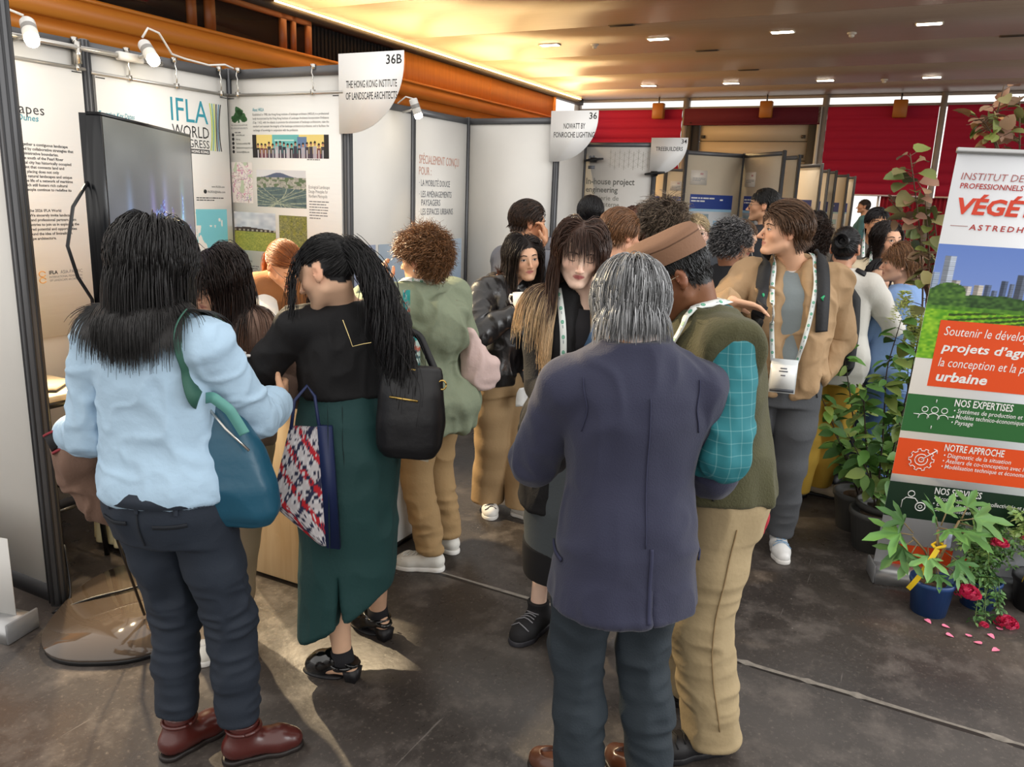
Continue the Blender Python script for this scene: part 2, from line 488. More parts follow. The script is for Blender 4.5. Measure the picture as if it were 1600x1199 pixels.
TORSO_F = [(.80, 0, -.005, .150, .105), (.88, 0, -.012, .168, .118), (.95, 0, -.010, .165, .113), (1.03, 0, .0, .138, .096), (1.09, 0, .004, .127, .090), (1.17, 0, .006, .136, .098),
           (1.25, 0, .010, .146, .108), (1.32, 0, .002, .152, .098), (1.38, 0, -.012, .140, .078), (1.42, 0, -.020, .098, .062), (1.46, 0, -.018, .058, .052)]
TORSO_M = [(.80, 0, -.005, .150, .108), (.88, 0, -.010, .162, .118), (.95, 0, -.006, .160, .114), (1.03, 0, .004, .152, .110), (1.09, 0, .006, .150, .108), (1.17, 0, .006, .160, .112),
           (1.25, 0, .004, .172, .118), (1.32, 0, -.004, .178, .110), (1.38, 0, -.016, .160, .086), (1.42, 0, -.022, .112, .068), (1.46, 0, -.020, .066, .058)]
HAIRLINE = ([-.12, -.06, -.03, .0, .025, .045, .065, .10], [-.070, -.062, -.045, .012, .030, .036, .058, .062])

class Person:
    def __init__(s, label, pos, heading, H=1.70, sex='f', h=.006, lean=(0, 0), head=(0, 0, 0), hoff=(0, 0, 0), feet=None, hands=None, hip=(0, 0), skin='#d9a887', hairc='#15110f',
                 hands_open=(None, None), eyes='open', wide=1., belly=0., group=None, lipc='#b0605c', brow=True, spread=.10, shoulder=0., age=0, fcurl=(.5, .5), glasses=False, stoop=0., thin=.84, headat=None, headw=None, neckr=1.):
        s.root = thing('person', label, 'person', (pos[0], pos[1], 0), -math.radians(heading), group)
        s.pos = np.array([pos[0], pos[1], 0.]); s.hdg = heading
        s.thin = thin; s.H, s.k, s.sex, s.h = H, H/1.70, sex, h; k = s.k; s.wide = wide; s.belly = belly
        s.lean = np.array(lean, float); s.hip = np.array(hip, float); s.skinc = np.array(lin(skin)); s.hairc = np.array(lin(hairc)); s.lipc = np.array(lin(lipc)); s.brow = brow
        s.rows = [(z*k, cx, cy*k, rx*k*wide, (ry+(belly*math.exp(-((z-1.05)/.13)**2)))*k) for z, cx, cy, rx, ry in (TORSO_F if sex == 'f' else TORSO_M)]
        s.rows = [(z, cx, cy+belly*.6*k*math.exp(-((z/k-1.05)/.13)**2), rx, ry) for z, cx, cy, rx, ry in s.rows]
        s.z0 = .92*k
        sw = (.165 if sex == 'f' else .192)*k*(1+(wide-1)*.8)
        def at(x, y, z):
            o = s.spine(np.array([z])); return np.array([x+o[0][0], y+o[1][0], z])
        s.at0 = at; s.at = lambda x, y, z: at(x*k, y*k, z*k)
        s.sh = [at(-sw, -.018*k, (1.375-shoulder)*k), at(sw, -.018*k, (1.375-shoulder)*k)]
        s.neck = at(0, -.012*k, 1.43*k)
        if headw is not None: head = (heading-headw, head[1], head[2])
        s.M = rot3(*head); hk = k**.5; s.hk = hk; s.neckr = neckr
        s.stoop = stoop
        s.hc = s.neck+np.array([0, .022+stoop, .152*k-stoop*.5])+np.array(hoff)
        if headat is not None: s.hc = s.L(headat)
        s.hj = [np.array([-.088*k+s.hip[0], s.hip[1], .885*k]), np.array([.088*k+s.hip[0], s.hip[1], .885*k])]
        feet = feet or [(-spread, 0, -12), (spread, .02, 12)]
        s.feet = feet; s.ank = []; s.kn = []
        for i in (0, 1):
            if len(feet[i]) == 4:
                q = s.L((feet[i][1], feet[i][2], 0)); feet[i] = (q[0], q[1], feet[i][3]-heading)
            fx, fy, fa = feet[i]; A = np.array([fx, fy, .085*k]); t = math.radians(fa); fwd = np.array([math.sin(t), math.cos(t), 0])
            kn, A = ik(s.hj[i], A, .406*k, .402*k, fwd*1.0+np.array([0, .6, 0])); s.kn.append(kn); s.ank.append(A)
        s.el = []; s.wr = []; s.hd = []
        for i in (0, 1):
            sg = -1 if i == 0 else 1
            hd = (hands or [None, None])[i]
            if hd is None: hd = dict(p=(sg*.24*k, .03, .82*k))
            hd = dict(hd)
            if 'w' in hd: hd['p'] = s.L(hd['w'])
            for q in ('d', 'n', 'hint'):
                if q+'w' in hd: hd[q] = s.Ld(hd[q+'w'])
            T = np.array(hd['p'], float)
            el, T = ik(s.sh[i], T, .295*k, .25*k, hd.get('hint', (sg*.5, -.8, -.2))); s.el.append(el); s.wr.append(T)
            fo = nrm(T-el); s.hd.append((nrm(hd.get('d', fo)), nrm(hd.get('n', (-sg, .1, 0))), hd.get('curl', .45), hd.get('th', .5)))
        s.lo = np.min([*s.sh, *s.el, *s.wr, *s.kn, *s.ank, s.hc, s.neck], axis=0)-.26; s.hi = np.max([*s.sh, *s.el, *s.wr, *s.kn, *s.ank, s.hc, s.neck], axis=0)+.26
        s.lo[2] = -.02
        s.eyes = eyes; s.grids = []
        s.body()
    def Ld(s, w):
        h = math.radians(s.hdg); return np.array([w[0]*math.cos(h)-w[1]*math.sin(h), w[0]*math.sin(h)+w[1]*math.cos(h), w[2]])
    def L(s, w): return s.Ld(np.array(w, float)-s.pos)
    def spine(s, z):
        t = np.clip((np.asarray(z, float)-s.z0)/(1.43*s.k-s.z0), -.3, 1.25); w = np.where(t > 0, np.abs(t)**1.25, 0)
        hp = np.clip(1-t, 0, 1)
        return (s.hip[0]*hp+s.lean[0]*w, s.hip[1]*hp+s.lean[1]*w)
    def Hd(s, x, y, z): return s.hc+s.M@(np.array([x, y, z], float)*s.hk)
    def body(s):
        k = s.k; B = Solid(s.lo, s.hi, s.h); s.B = B; fem = s.sex == 'f'; hk = s.hk
        B.loft(s.rows, .02, off=-.006*k, spine=s.spine)
        for i in (0, 1):
            sg = -1 if i == 0 else 1
            B.chain([s.neck+np.array([0, -.01, -.025]), s.sh[i]], [.05*k, .048*k], .04)
            B.chain([s.sh[i], s.sh[i]*.6+s.el[i]*.4, s.el[i]], [(.046 if fem else .052)*k, (.041 if fem else .048)*k, .034*k], .02)
            B.chain([s.el[i], s.el[i]*.7+s.wr[i]*.3, s.wr[i]], [.034*k, (.034 if fem else .039)*k, .024*k], .012)
            t_ = s.thin; B.chain([s.hj[i], s.hj[i]*.5+s.kn[i]*.5, s.kn[i]], [.085*k*t_, .070*k*t_, .052*k*t_], .03)
            fo = nrm(s.ank[i]-s.kn[i]); t = math.radians(s.feet[i][2]); fw = np.array([math.sin(t), math.cos(t), 0])
            calf = s.kn[i]*.68+s.ank[i]*.32-fw*.018*k
            B.chain([s.kn[i], calf, s.ank[i]], [.050*k*t_, .052*k*t_, .034*k], .02)
            a = s.ank[i]; B.chain([a-fw*.03*k+[0, 0, -.035], a+fw*.06*k+[0, 0, -.045], a+fw*.13*k+[0, 0, -.062]], [.030*k, .026*k, .016*k], .02)
            s.hand(B, i)
        s.headform(B)
        V, Q = B.skin(); V = relax(V, Q, 1, .4)
        s.bodyobj = mesh_np('body', V, Q, mat('skin', rough=.48, attr='Col', spec=.35, bump=.05, bscale=300), s.root, True, None, s.skincol(V))
        s.faceparts()
    def hand(s, B, i):
        k = s.k; W = s.wr[i]; d, n, curl, th = s.hd[i]; sg = -1 if i == 0 else 1
        n = nrm(n-d*(n@d)); side = np.cross(d, n)                  # n: out of the palm; side: towards the thumb
        if i == 0: side = -side
        side = -side if s.hd[i] and False else side
        L = .085*k
        for j, w in enumerate((-.030, -.010, .010, .030)):
            base = W+d*L+side*(-w)*-1*k*.95*1.0
            B.cone(W+side*w*.55*k+d*.01, base, .013*k, .0115*k, .010)
            ln = (.062, .074, .080, .070)[j]*k if True else 0; p = base; a = curl*(.55+.12*(3-j)); dd = d
            for q, fr in enumerate((.45, .32, .23)):
                dd = nrm(d*math.cos(a*(q+.5)*1.15)+n*math.sin(a*(q+.5)*1.15))
                p2 = p+dd*ln*fr; B.cone(p, p2, (.0098-.0010*q)*k, (.0090-.0010*q)*k, .003); p = p2
        tb = W+d*.022*k+side*.024*k; td = nrm(side*.75+d*.7+n*th*.7)
        p = tb+td*.042*k; B.cone(W+d*.008+side*.010*k, tb, .015*k, .0145*k, .008); B.cone(tb, p, .0125*k, .0105*k, .006)
        B.cone(p, p+nrm(d*.9+n*th*.5+side*.25)*.032*k, .0102*k, .0085*k, .003)
    def headform(s, B):
        P = s.Hd; k = s.hk; M = s.M; fem = s.sex == 'f'
        E = lambda c, r, kk=.012, mode='u': B.ell(P(*c), np.array(r)*k, M, kk, mode)
        Cn = lambda a, b, ra, rb, kk=.01, mode='u': B.cone(P(*a), P(*b), ra*k, rb*k, kk, mode)
        E((0, -.014, .026), (.074, .094, .087), .0)
        E((0, .028, -.028), (.058, .060, .080), .03)
        jw = .046 if fem else .052
        for q in (-1, 1):
            Cn((q*jw, .005, -.062), (q*.016, .066, -.098), .020, .016, .022)
            E((q*.038, .052, -.026), (.024, .026, .022), .018)
        E((0, .080, -.096), (.019, .016, .015), .014)
        Cn((-.030, .074, .022), (.030, .074, .022), .013, .013, .016)
        for q in (-1, 1): E((q*.031, .097, .002), (.019, .015, .012), .012, 's')
        for q in (-1, 1):
            E((q*.031, .073, .000), (.0145, .0125, .0125), .004)
            Cn((q*.019, .083, .0075), (q*.043, .076, .0055), .0038, .0034, .003)
        nl = .108 if fem else .113
        Cn((0, .082, .012), (0, nl, -.034), .0068, .0090, .010); E((0, nl, -.036), (.0095, .009, .008), .006)
        for q in (-1, 1): E((q*.0105, .098, -.039), (.0075, .0085, .0065), .005)
        E((0, .074, -.062), (.026, .016, .020), .014)
        Cn((-.018, .0815, -.0590), (0, .0900, -.0570), .0034, .0044, .003); Cn((.018, .0815, -.0590), (0, .0900, -.0570), .0034, .0044, .003)
        Cn((-.014, .0815, -.0672), (0, .0885, -.0680), .0036, .0050, .003); Cn((.014, .0815, -.0672), (0, .0885, -.0680), .0036, .0050, .003)
        Cn((-.020, .0845, -.0625), (.020, .0845, -.0625), .0016, .0016, .002, 's')
        for q in (-1, 1):
            B.ell(P(q*.076, -.008, -.008), np.array((.010, .018, .030))*k, M@rot3(q*-22, 0, 0), .006)
            B.ell(P(q*.085, -.002, -.004), np.array((.008, .008, .015))*k, M@rot3(q*-22, 0, 0), .004, 's')
            E((q*.074, .001, -.032), (.008, .008, .009), .006)
        nr = (.047 if fem else .056)*k*s.neckr
        B.cone(P(0, -.030, -.055), s.neck+np.array([0, .0, -.02]), nr, nr*1.12, .025)
    def hl(s, V): return ((np.asarray(V)-s.hc)@s.M)/s.hk
    def skincol(s, V):
        q = s.hl(V); c = np.tile(s.skinc, (len(V), 1)); n = vnoise(V*45, 5)[:, None]
        c = c*(.95+.1*n)
        def blob(x, y, z, r, w): return (w*np.exp(-(((np.abs(q[:, 0])-x)/r)**2+((q[:, 1]-y)/(r*1.4))**2+((q[:, 2]-z)/r)**2)))[:, None]
        red = s.skinc*np.array([1.08, .72, .66])
        for b in (blob(.040, .06, -.024, .022, .45), blob(0, .11, -.036, .014, .4), blob(.078, -.01, -.01, .03, .5)): c = c*(1-b)+red*b
        f = np.clip(((.0095-(q[:, 0]/.021)**2*.0075)-np.abs(q[:, 2]+.0625))/.004+.5, 0, 1)*(q[:, 1] > .072)*(np.abs(q[:, 0]) < .023); c = c*(1-f[:, None]*.85)+s.lipc*f[:, None]*.85
        zl = np.interp(q[:, 1], *HAIRLINE)
        sc = (q[:, 2] > zl) & (np.abs(q[:, 0]) < .2) & (np.linalg.norm(q, axis=1) < .2) & ~((np.abs(q[:, 0]) > .073) & (q[:, 2] < .028) & (q[:, 1] > -.036))
        if s.hairc is not None: c[sc] = s.hairc*.9
        s.scalp = sc
        return c
    def surf(s, x, z, gap=.0):
        """the face's surface straight ahead of head point (x, z)"""
        ys = np.linspace(.125, .03, 90); P = np.array([s.Hd(x, y, z) for y in ys]); d = s.B.sample(P)
        i = np.argmax(d < gap); return ys[max(i, 0)]
    def faceparts(s):
        dk = mat('brow_hair', '#2a1d17', .6); P = s.Hd
        hb = MATS.get('brow%d' % (hash(tuple(s.hairc)) % 9999)) or mat('brow%d' % (hash(tuple(s.hairc)) % 9999), '#2a1d17', .6)
        hb.node_tree.nodes['Principled BSDF'].inputs['Base Color'].default_value = (*(s.hairc*.8), 1)
        if s.brow:
            for q in (-1, 1):
                pts = [P(q*x, s.surf(q*x, z)+.0008, z) for x, z in ((.014, .0215), (.022, .0245), (.032, .0262), (.042, .0235), (.049, .018))]
                MB().tube(pts, np.array([.0022, .0030, .0030, .0024, .001])*s.hk, 6).build('eyebrow', hb, s.root, True)
        for q in (-1, 1):
            if s.eyes in ('open', 'side', 'low'):
                up, dn = (.0042, -.0050) if s.eyes != 'low' else (.000, -.0052)
                m = MB(); xs = np.linspace(-1, 1, 9); cx = .031
                top = [(q*(cx+t*.0145), (1-t*t)*(up+.001)+.0004) for t in xs]; bot = [(q*(cx+t*.0145), (1-t*t)*dn) for t in xs]
                yb = lambda x, z: s.surf(x, z)+.0012
                V = [P(x, yb(x, z), z) for x, z in top]+[P(x, yb(x, z), z) for x, z in bot]
                F = [(i, i+1, 9+i+1, 9+i) for i in range(8)] if q > 0 else [(i+1, i, 9+i, 9+i+1) for i in range(8)]
                e = m.add(V, F).build('eye', mat('eye_white', '#d9d2cc', .25), s.root, True)
                gx = {'open': 0, 'low': 0, 'side': s.gaze if hasattr(s, 'gaze') else 0}[s.eyes]
                c = (q*cx+gx, (up+dn)*.5+.0004); r = .0052
                ir = [(c[0]+r*math.cos(t), min(max(c[1]+r*math.sin(t), dn*.9), up*1.05)) for t in np.linspace(0, 2*PI, 14, endpoint=False)]
                MB().add([P(x, yb(x, z)+.0008, z) for x, z in ir], [tuple(range(14))]).build('iris', mat('iris_dark', '#1d120d', .15), e, True)
                MB().tube([P(x, yb(x, z)+.001, z) for x, z in top], np.array([.0006, .001, .0013, .0014, .0015, .0015, .0015, .0013, .0008]), 5).build('lashes', mat('lash', '#140d0b', .5), e, True)
            else:
                xs = np.linspace(-1, 1, 9); pts = [(q*(.031+t*.0150), -.0035-(1-t*t)*.0030) for t in xs]
                MB().tube([P(x, s.surf(x, z)+.0006, z) for x, z in pts], np.array([.0006, .0010, .0013, .0014, .0015, .0015, .0015, .0013, .0008]), 5).build('lashes', mat('lash', '#140d0b', .5), s.root, True)

    # ---------------------------------------------------------------- clothes
    def grid(s, lo=None, hi=None, h=None):
        g = Solid(s.lo if lo is None else lo, s.hi if hi is None else hi, h or s.h); return g
    def top(s, name, m, hem=.90, off=.014, arm=(.062, .052, .046), fore=1., flare=None, fold=(), neck=.060, rows=None, sleeves=(1, 1), crew=1.43, colf=None, keep=True, shoulder=.056, cutv=None, smooth=1, pw=2.4, extra=None, parent=None, cuff=0., ab=.006, nb=.052):
        """a garment for the upper body: torso from hem to neck and sleeves down to a share of the forearm"""
        k = s.k; lo = s.lo.copy(); hi = s.hi.copy(); lo[2] = hem*k-.06
        lo[2] = min(lo[2], min(s.wr[0][2], s.wr[1][2])-.05 if fore > 0 else lo[2]); hi[2] = 1.52*k
        S = s.grid(lo, hi)
        R = [(z, cx, cy, rx, ry) for z, cx, cy, rx, ry in s.rows]
        if flare:                                               # (z share, extra x, extra y) added to the rows
            fz = np.array(flare, float)
            zs = sorted(set([r[0] for r in R]+[f*k for f in fz[:, 0]]+[hem*k])); RR = np.array(R)
            R = [(z, np.interp(z, RR[:, 0], RR[:, 1]), np.interp(z, RR[:, 0], RR[:, 2]), np.interp(z, RR[:, 0], RR[:, 3])+np.interp(z/k, fz[:, 0], fz[:, 1])*k, np.interp(z, RR[:, 0], RR[:, 4])+np.interp(z/k, fz[:, 0], fz[:, 2])*k) for z in zs]
        S.loft(R, .02, off=off, spine=s.spine, zlo=hem*k, zhi=1.46*k, pw=pw)
        for i in (0, 1):
            S.cone(s.neck+np.array([0, -.005, -.03]), s.sh[i]*1.0, nb*k, shoulder*k, .045)
            if not sleeves[i]:
                continue
            a, b, c = arm; e = s.el[i]; w = e+(s.wr[i]-e)*fore
            if fore > 0:
                S.cone(s.sh[i], s.sh[i]*.72+e*.28, a*k, (a*.72+b*.28)*k, .03); S.chain([s.sh[i]*.72+e*.28, e, e*.5+w*.5, w], [(a*.72+b*.28)*k, b*k, (b+c)/2*k, c*k], ab)
                if cuff: S.cone(w-nrm(s.wr[i]-e)*.035, w-nrm(s.wr[i]-e)*.006, (c+cuff)*k, (c+cuff)*k, .004)
                S.cut(w, s.wr[i]-e, c*k+.035)
            else:                                               # short or no sleeve: share of the upper arm
                w = s.sh[i]+(e-s.sh[i])*(1+fore); S.chain([s.sh[i], w], [a*k, b*k], .02); S.cut(w, e-s.sh[i], b*k+.04)
        S.cut(np.array([0, 0, hem*k]), (0, 0, -1)) if fore <= 0 else S.cut(np.array([s.spine(np.array([hem*k]))[0][0], s.spine(np.array([hem*k]))[1][0], hem*k]), (0, 0, -1), .27*k)
        z = crew*k; c = s.at0(0, .004, z)
        S.cone(c+np.array([0, -.012, .0]), c+np.array([0, .02, .12]), neck*k, neck*1.4*k, .008, 's')
        if extra: extra(S)
        if keep: s.grids.append(S)
        return solid_obj(name, S, m, parent or s.root, smooth, list(fold), colf)
    def trousers(s, m, hip=.016, leg=(.098, .066, .058), hem=.075, waist=1.02, fold=(), flare=0., name='trousers', rel=1, seat=0.):
        k = s.k; lo = s.lo.copy(); hi = s.hi.copy(); hi[2] = (waist+.05)*k
        S = s.grid(lo, hi); a, b, c = leg
        S.loft([r for r in s.rows if r[0] < 1.06*k], .03, off=hip, spine=s.spine, zlo=.79*k, zhi=waist*k)
        if seat: S.ell(s.at0(0, -.07, .90*k), (.14*k, .075*k, .10*k), None, .04)
        for i in (0, 1):
            n, q = s.kn[i], s.ank[i]; t = math.radians(s.feet[i][2]); fw = np.array([math.sin(t), math.cos(t), 0])
            qq = n+(q-n)*((n[2]-hem*k)/(n[2]-q[2]+1e-6)); bk = -fw*.008*k
            S.chain([s.hj[i]+np.array([0, -.005, -.0]), s.hj[i]*.5+n*.5, n, n*.5+qq*.5+bk, qq+bk*1.2], [a*k, (a*.45+b*.55)*k+.006, b*k, (b+c)*.5*k, (c+flare)*k], .025)
            S.cut(qq, (0, 0, -1), .13*k)
        s.grids.append(S); s.tr = S
        return solid_obj(name, S, m, s.root, rel, list(fold))
    def skirt(s, m, rows, fold=(), name='skirt', slit=None, zlo=None, zhi=None, extra=None, pw=2.2):
        k = s.k; R = np.array(rows, float); lo = s.lo.copy(); hi = s.hi.copy(); lo[2] = R[0, 0]*k-.05; hi[2] = R[-1, 0]*k+.05
        S = s.grid(lo, hi); S.loft([(z*k, cx, cy, rx*k, ry*k) for z, cx, cy, rx, ry in rows], .0, spine=s.spine, zlo=(zlo or R[0, 0])*k, zhi=R[-1, 0]*k, pw=pw)
        if extra: extra(S)
        s.grids.append(S)
        return solid_obj(name, S, m, s.root, 1, list(fold))
    def collar(s, name, m, r=.060, z=1.425, hgt=.022, th=.008, tilt=.016, parent=None, open_=0., ry=None, off=(0, 0)):
        """a ring of cloth round the neck; open_ leaves a gap at the throat (radians each side)"""
        k = s.k; mb = MB(); n = 28; ry = ry or r*1.02
        rings = []
        ts = np.linspace(PI/2+open_, PI/2+2*PI-open_, n)
        c = s.at0(off[0], .002+off[1], z*k)
        for dz, dr in ((0, .006), (hgt, .0), (hgt+.004, -th*.5), (hgt, -th), (0, -th)):
            rings.append([(c[0]+(r+dr)*k*math.cos(t), c[1]+(ry+dr)*k*math.sin(t)-.004, c[2]+dz*k-math.sin(t)*tilt*k) for t in ts])
        V = [p for rr in rings for p in rr]; F = [(i*n+j, i*n+j+1, (i+1)*n+j+1, (i+1)*n+j) for i in range(4) for j in range(n-1)]
        if open_: F += [(0, n, 2*n, 3*n, 4*n), (n-1, 5*n-1, 4*n-1, 3*n-1, 2*n-1)]
        return mb.add(V, F).build(name, m, parent or s.root, True)
    def shoes(s, m, sole, L=.255, kind='sneaker', sm=None, wmul=1., which=(0, 1)):
        """two shoes on the feet: upper with a sole under it"""
        k = s.k; L = L*k**.6
        for i in which:
            fx, fy, fa = s.feet[i]; t = math.radians(fa); fw = np.array([math.sin(t), math.cos(t), 0]); rt = np.array([fw[1], -fw[0], 0]); sg = -1 if i == 0 else 1
            heel = {'heel': .038}.get(kind, .0)
            A = s.ank[i]*np.array([1, 1, 0])
            P = lambda x, y, z: A+rt*(x*sg)+fw*y+np.array([0, 0, z])
            lo = np.min([P(a, b, 0) for a in (-.09, .09) for b in (-.12, .24)], axis=0); hi = np.max([P(a, b, 0) for a in (-.09, .09) for b in (-.12, .24)], axis=0)
            lo[2] = -.01; hi[2] = .24; S = Solid(lo, hi, .0042); b0 = -.075; f0 = L-.075; w = wmul
            zs = .024 if kind in ('sneaker', 'boot2') else .018
            S.chain([P(0, b0+.036, .048+heel), P(-.004, .03, .05+heel*.7), P(-.004, f0*.55, .040+heel*.2), P(-.002, f0-.045, .032)], [.036*w, .038*w, .042*w, .036*w], .03, sq=((0, 0, 1), .95))
            if kind in ('boot', 'boot2'):
                an = s.ank[i]; up = an+(s.kn[i]-an)*.14; S.chain([P(0, -.018, .06), up*1.0], [.044, .047], .03); S.cut(up-(up-an)*.05, (0, 0, 1), .09)
            elif kind == 'heel':
                S.cut(P(0, .02, .085+heel*.3), (-fw*.25+np.array([0, 0, 1])), .09)
            else:
                S.chain([P(0, b0+.045, .06), P(0, .0, .075)], [.037*w, .036*w], .02); S.cut(P(0, -.01, .092), np.array([0, 0, 1])+fw*.15, .10)
            if kind != 'heel': S.cut(P(0, 0, zs-.004), (0, 0, -1))
            else:
                S.cut(P(0, 0, .004), (0, 0, -1)); S.cut(P(0, -.02, .038), np.array([0, 0, -1])-fw*.05, .062)
            up = solid_obj('boot' if kind in ('boot', 'boot2') else 'shoe', S, m, s.root, 1)
            if kind == 'heel':
                fr = [P(x, y, 0)[:2] for x, y in [(.034*math.sin(q), .085+.085*math.cos(q)) for q in np.linspace(0, 2*PI, 20, endpoint=False)]]
                mbs = MB().slab(fr, 0, .007); hb = [P(x*.022, b0+.035+y*.02, 0)[:2] for x, y in ((-1, -1), (1, -1), (1, 1), (-1, 1))]; ht = [P(x*.030, b0+.036+y*.028, 0)[:2] for x, y in ((-1, -1), (1, -1), (1, 1), (-1, 1))]
                mbs.add([(*p, 0) for p in hb]+[(*p, .05) for p in ht], [(3, 2, 1, 0), (4, 5, 6, 7), (0, 1, 5, 4), (1, 2, 6, 5), (2, 3, 7, 6), (3, 0, 4, 7)])
                mbs.build('sole', sole, up)
            else:
                Z = Solid(lo, hi, .0042); cs = [P(0, b0+.036, zs*.5), P(-.004, .03, zs*.5), P(-.004, f0*.55, zs*.5), P(-.002, f0-.045, zs*.5)]
                Z.chain(cs, [.0385*w, .036*w, .0445*w, .039*w], .02); Z.cut(P(0, 0, zs), (0, 0, 1)); Z.cut(P(0, 0, .0), (0, 0, -1)); solid_obj('sole', Z, sole, up, 1, rel=.25)
            if sm is not None:                                   # laces
                mb = MB()
                for j in range(5):
                    y = .035+j*.021; z = .098-j*.0095
                    q0 = [P(a, y+.004*(1 if a > 0 else -1), z-abs(a)*.35) for a in (-.022, -.010, 0, .010, .022)]
                    q0 = list(S.push(q0, .003)); mb.tube(q0, .0026, 5)
                mb.build('laces', sm, up, True)
    def ribbon(s, name, pts, w, m, th=.002, gap=.005, parent=None, n=60, grids=None, side=None, body=True, snap=False):
        """a strap laid over the clothes along a path"""
        P = np.array(pts, float); d = np.concatenate([[0], np.cumsum(np.linalg.norm(np.diff(P, axis=0), axis=1))]); t = np.linspace(0, d[-1], n)
        q = np.stack([np.interp(t, d, P[:, j]) for j in range(3)], 1)
        for _ in range(6): q[1:-1] = q[1:-1]*.5+(q[:-2]+q[2:])*.25
        U = Union((s.grids if grids is None else grids)+([s.B] if body else []))
        for _ in range(4):
            if snap == 'front' : break
            q = U.snap(q, gap, 2) if snap else U.push(q, gap, 2)
            q[1:-1] = q[1:-1]*.6+(q[:-2]+q[2:])*.2
        if snap == 'front': pass
        else: q = U.snap(q, gap, 3) if snap else U.push(q, gap, 3)
        if snap == 'front':
            gp = gap+max(g.pad for g in U.gs); K = np.linspace(1, 0, 130)
            for i in range(len(q)):
                y = q[i, 1]; ax, lo_, hi_ = (1, -.02, .44) if y > .05 else (2, q[i, 2]-.12, q[i, 2]+.14) if y > -.08 else (1, .0, -.44)
                P = np.tile(q[i], (130, 1)); P[:, ax] = lo_+(hi_-lo_)*K; dd = U.sample(P) < gp
                if dd.any(): q[i, ax] = P[dd.argmax(), ax]
            for _ in range(14): q[1:-1] = q[1:-1]*.5+(q[:-2]+q[2:])*.25
            q = U.push(q, gp*.7, 2)
            for _ in range(14): q[1:-1] = q[1:-1]*.5+(q[:-2]+q[2:])*.25
            q = U.push(q, gp*.5, 1)
        N = U.grad(q)
        q = U.lift(q, N) if snap != 'front' else q
        for _ in range(8): N[1:-1] = N[1:-1]*.5+(N[:-2]+N[2:])*.25
        if snap is True:
            for _ in range(2): q[1:-1] = q[1:-1]*.6+(q[:-2]+q[2:])*.2
        T = np.gradient(q, axis=0); T /= np.linalg.norm(T, axis=1)[:, None]+1e-9
        Sd = np.cross(T, N) if side is None else np.tile(np.asarray(side, float), (n, 1)); Sd /= np.linalg.norm(Sd, axis=1)[:, None]+1e-9
        N = np.cross(Sd, T)
        if side is None: pass
        V = np.concatenate([q-Sd*w/2, q+Sd*w/2, q+Sd*w/2+N*th, q-Sd*w/2+N*th]); F = []
        for a, b in ((0, 1), (1, 2), (2, 3), (3, 0)):
            i = np.arange(n-1); F.append(np.stack([a*n+i, a*n+i+1, b*n+i+1, b*n+i], 1))
        F.append(np.array([[0, n, 2*n, 3*n], [n-1, 4*n-1, 3*n-1, 2*n-1]]))
        o = mesh_np(name, V, F, m, parent or s.root, False); s.last = (q, Sd, N, T, th)
        return o
    def lanyard(s, pts, badge=True, n=80, w=.02, ringc='#2f9c82', every=.055, snap='front'):
        o = s.ribbon('lanyard', pts, w, mat('lanyard_white', '#e6ebe8', .5), .0015, .006, n=n, snap=snap, body=True)
        q, Sd, N, T, th = s.last; mb = MB(); d = np.concatenate([[0], np.cumsum(np.linalg.norm(np.diff(q, axis=0), axis=1))]); x = every*.5
        while x < d[-1]-.01:
            i = int(np.searchsorted(d, x)); i = min(i, n-1); c = q[i]+N[i]*(th+.0012)
            for r0, r1, mm in ((.0076, .0046, 0), (.0032, .0, 1)):
                V = []; m_ = 12
                for rr in (r0, max(r1, .0002)):
                    for j in range(m_): V.append(c+Sd[i]*rr*math.cos(2*PI*j/m_)*.8+T[i]*rr*math.sin(2*PI*j/m_))
                mb.add(V, [(j, (j+1) % m_, m_+(j+1) % m_, m_+j) for j in range(m_)], mm)
            c2 = q[i]+T[i]*.018+N[i]*(th+.0012); mb.add([c2-Sd[i]*.0016-T[i]*.006, c2+Sd[i]*.0016-T[i]*.006, c2+Sd[i]*.0016+T[i]*.006, c2-Sd[i]*.0016+T[i]*.006], [(0, 1, 2, 3)], 2)
            x += every
        mb.build('emblem', [mat('lanyard_teal', ringc, .5), mat('lanyard_green', '#5fbf8f', .5), mat('lanyard_grey', '#8d9a9c', .6)], o)
        return o

    # ---------------------------------------------------------------- hair
    def strands(s, name, roots, dirs, L, nseg=12, grav=.25, gdir=(0, 0, -1), layer=.012, jit=.06, curl=0., cfreq=60., rad=.0016, col=None, tip=None, tipat=.5, seed=0, part=True, body=True, var=.25, tiptaper=.35, gridgap=.004, hug=False, throat=False):
        rng = np.random.default_rng(seed); n = len(roots); p = np.array(roots, float); d = np.array(dirs, float); d /= np.linalg.norm(d, axis=1)[:, None]+1e-9
        L = np.broadcast_to(np.asarray(L, float), (n,)); st = L/nseg; lay = rng.uniform(.001, layer, n)
        gd = np.asarray(gdir, float); gd = np.tile(nrm(gd), (n, 1)) if gd.ndim == 1 else gd
        ph = rng.uniform(0, 6.28, (n, 2)); path = [p.copy()]; R = s.M*s.hk
        cc = [((0, -.014, .026), (.074, .094, .087)), ((0, .028, -.028), (.058, .060, .080))]
        gs = s.grids if body else []
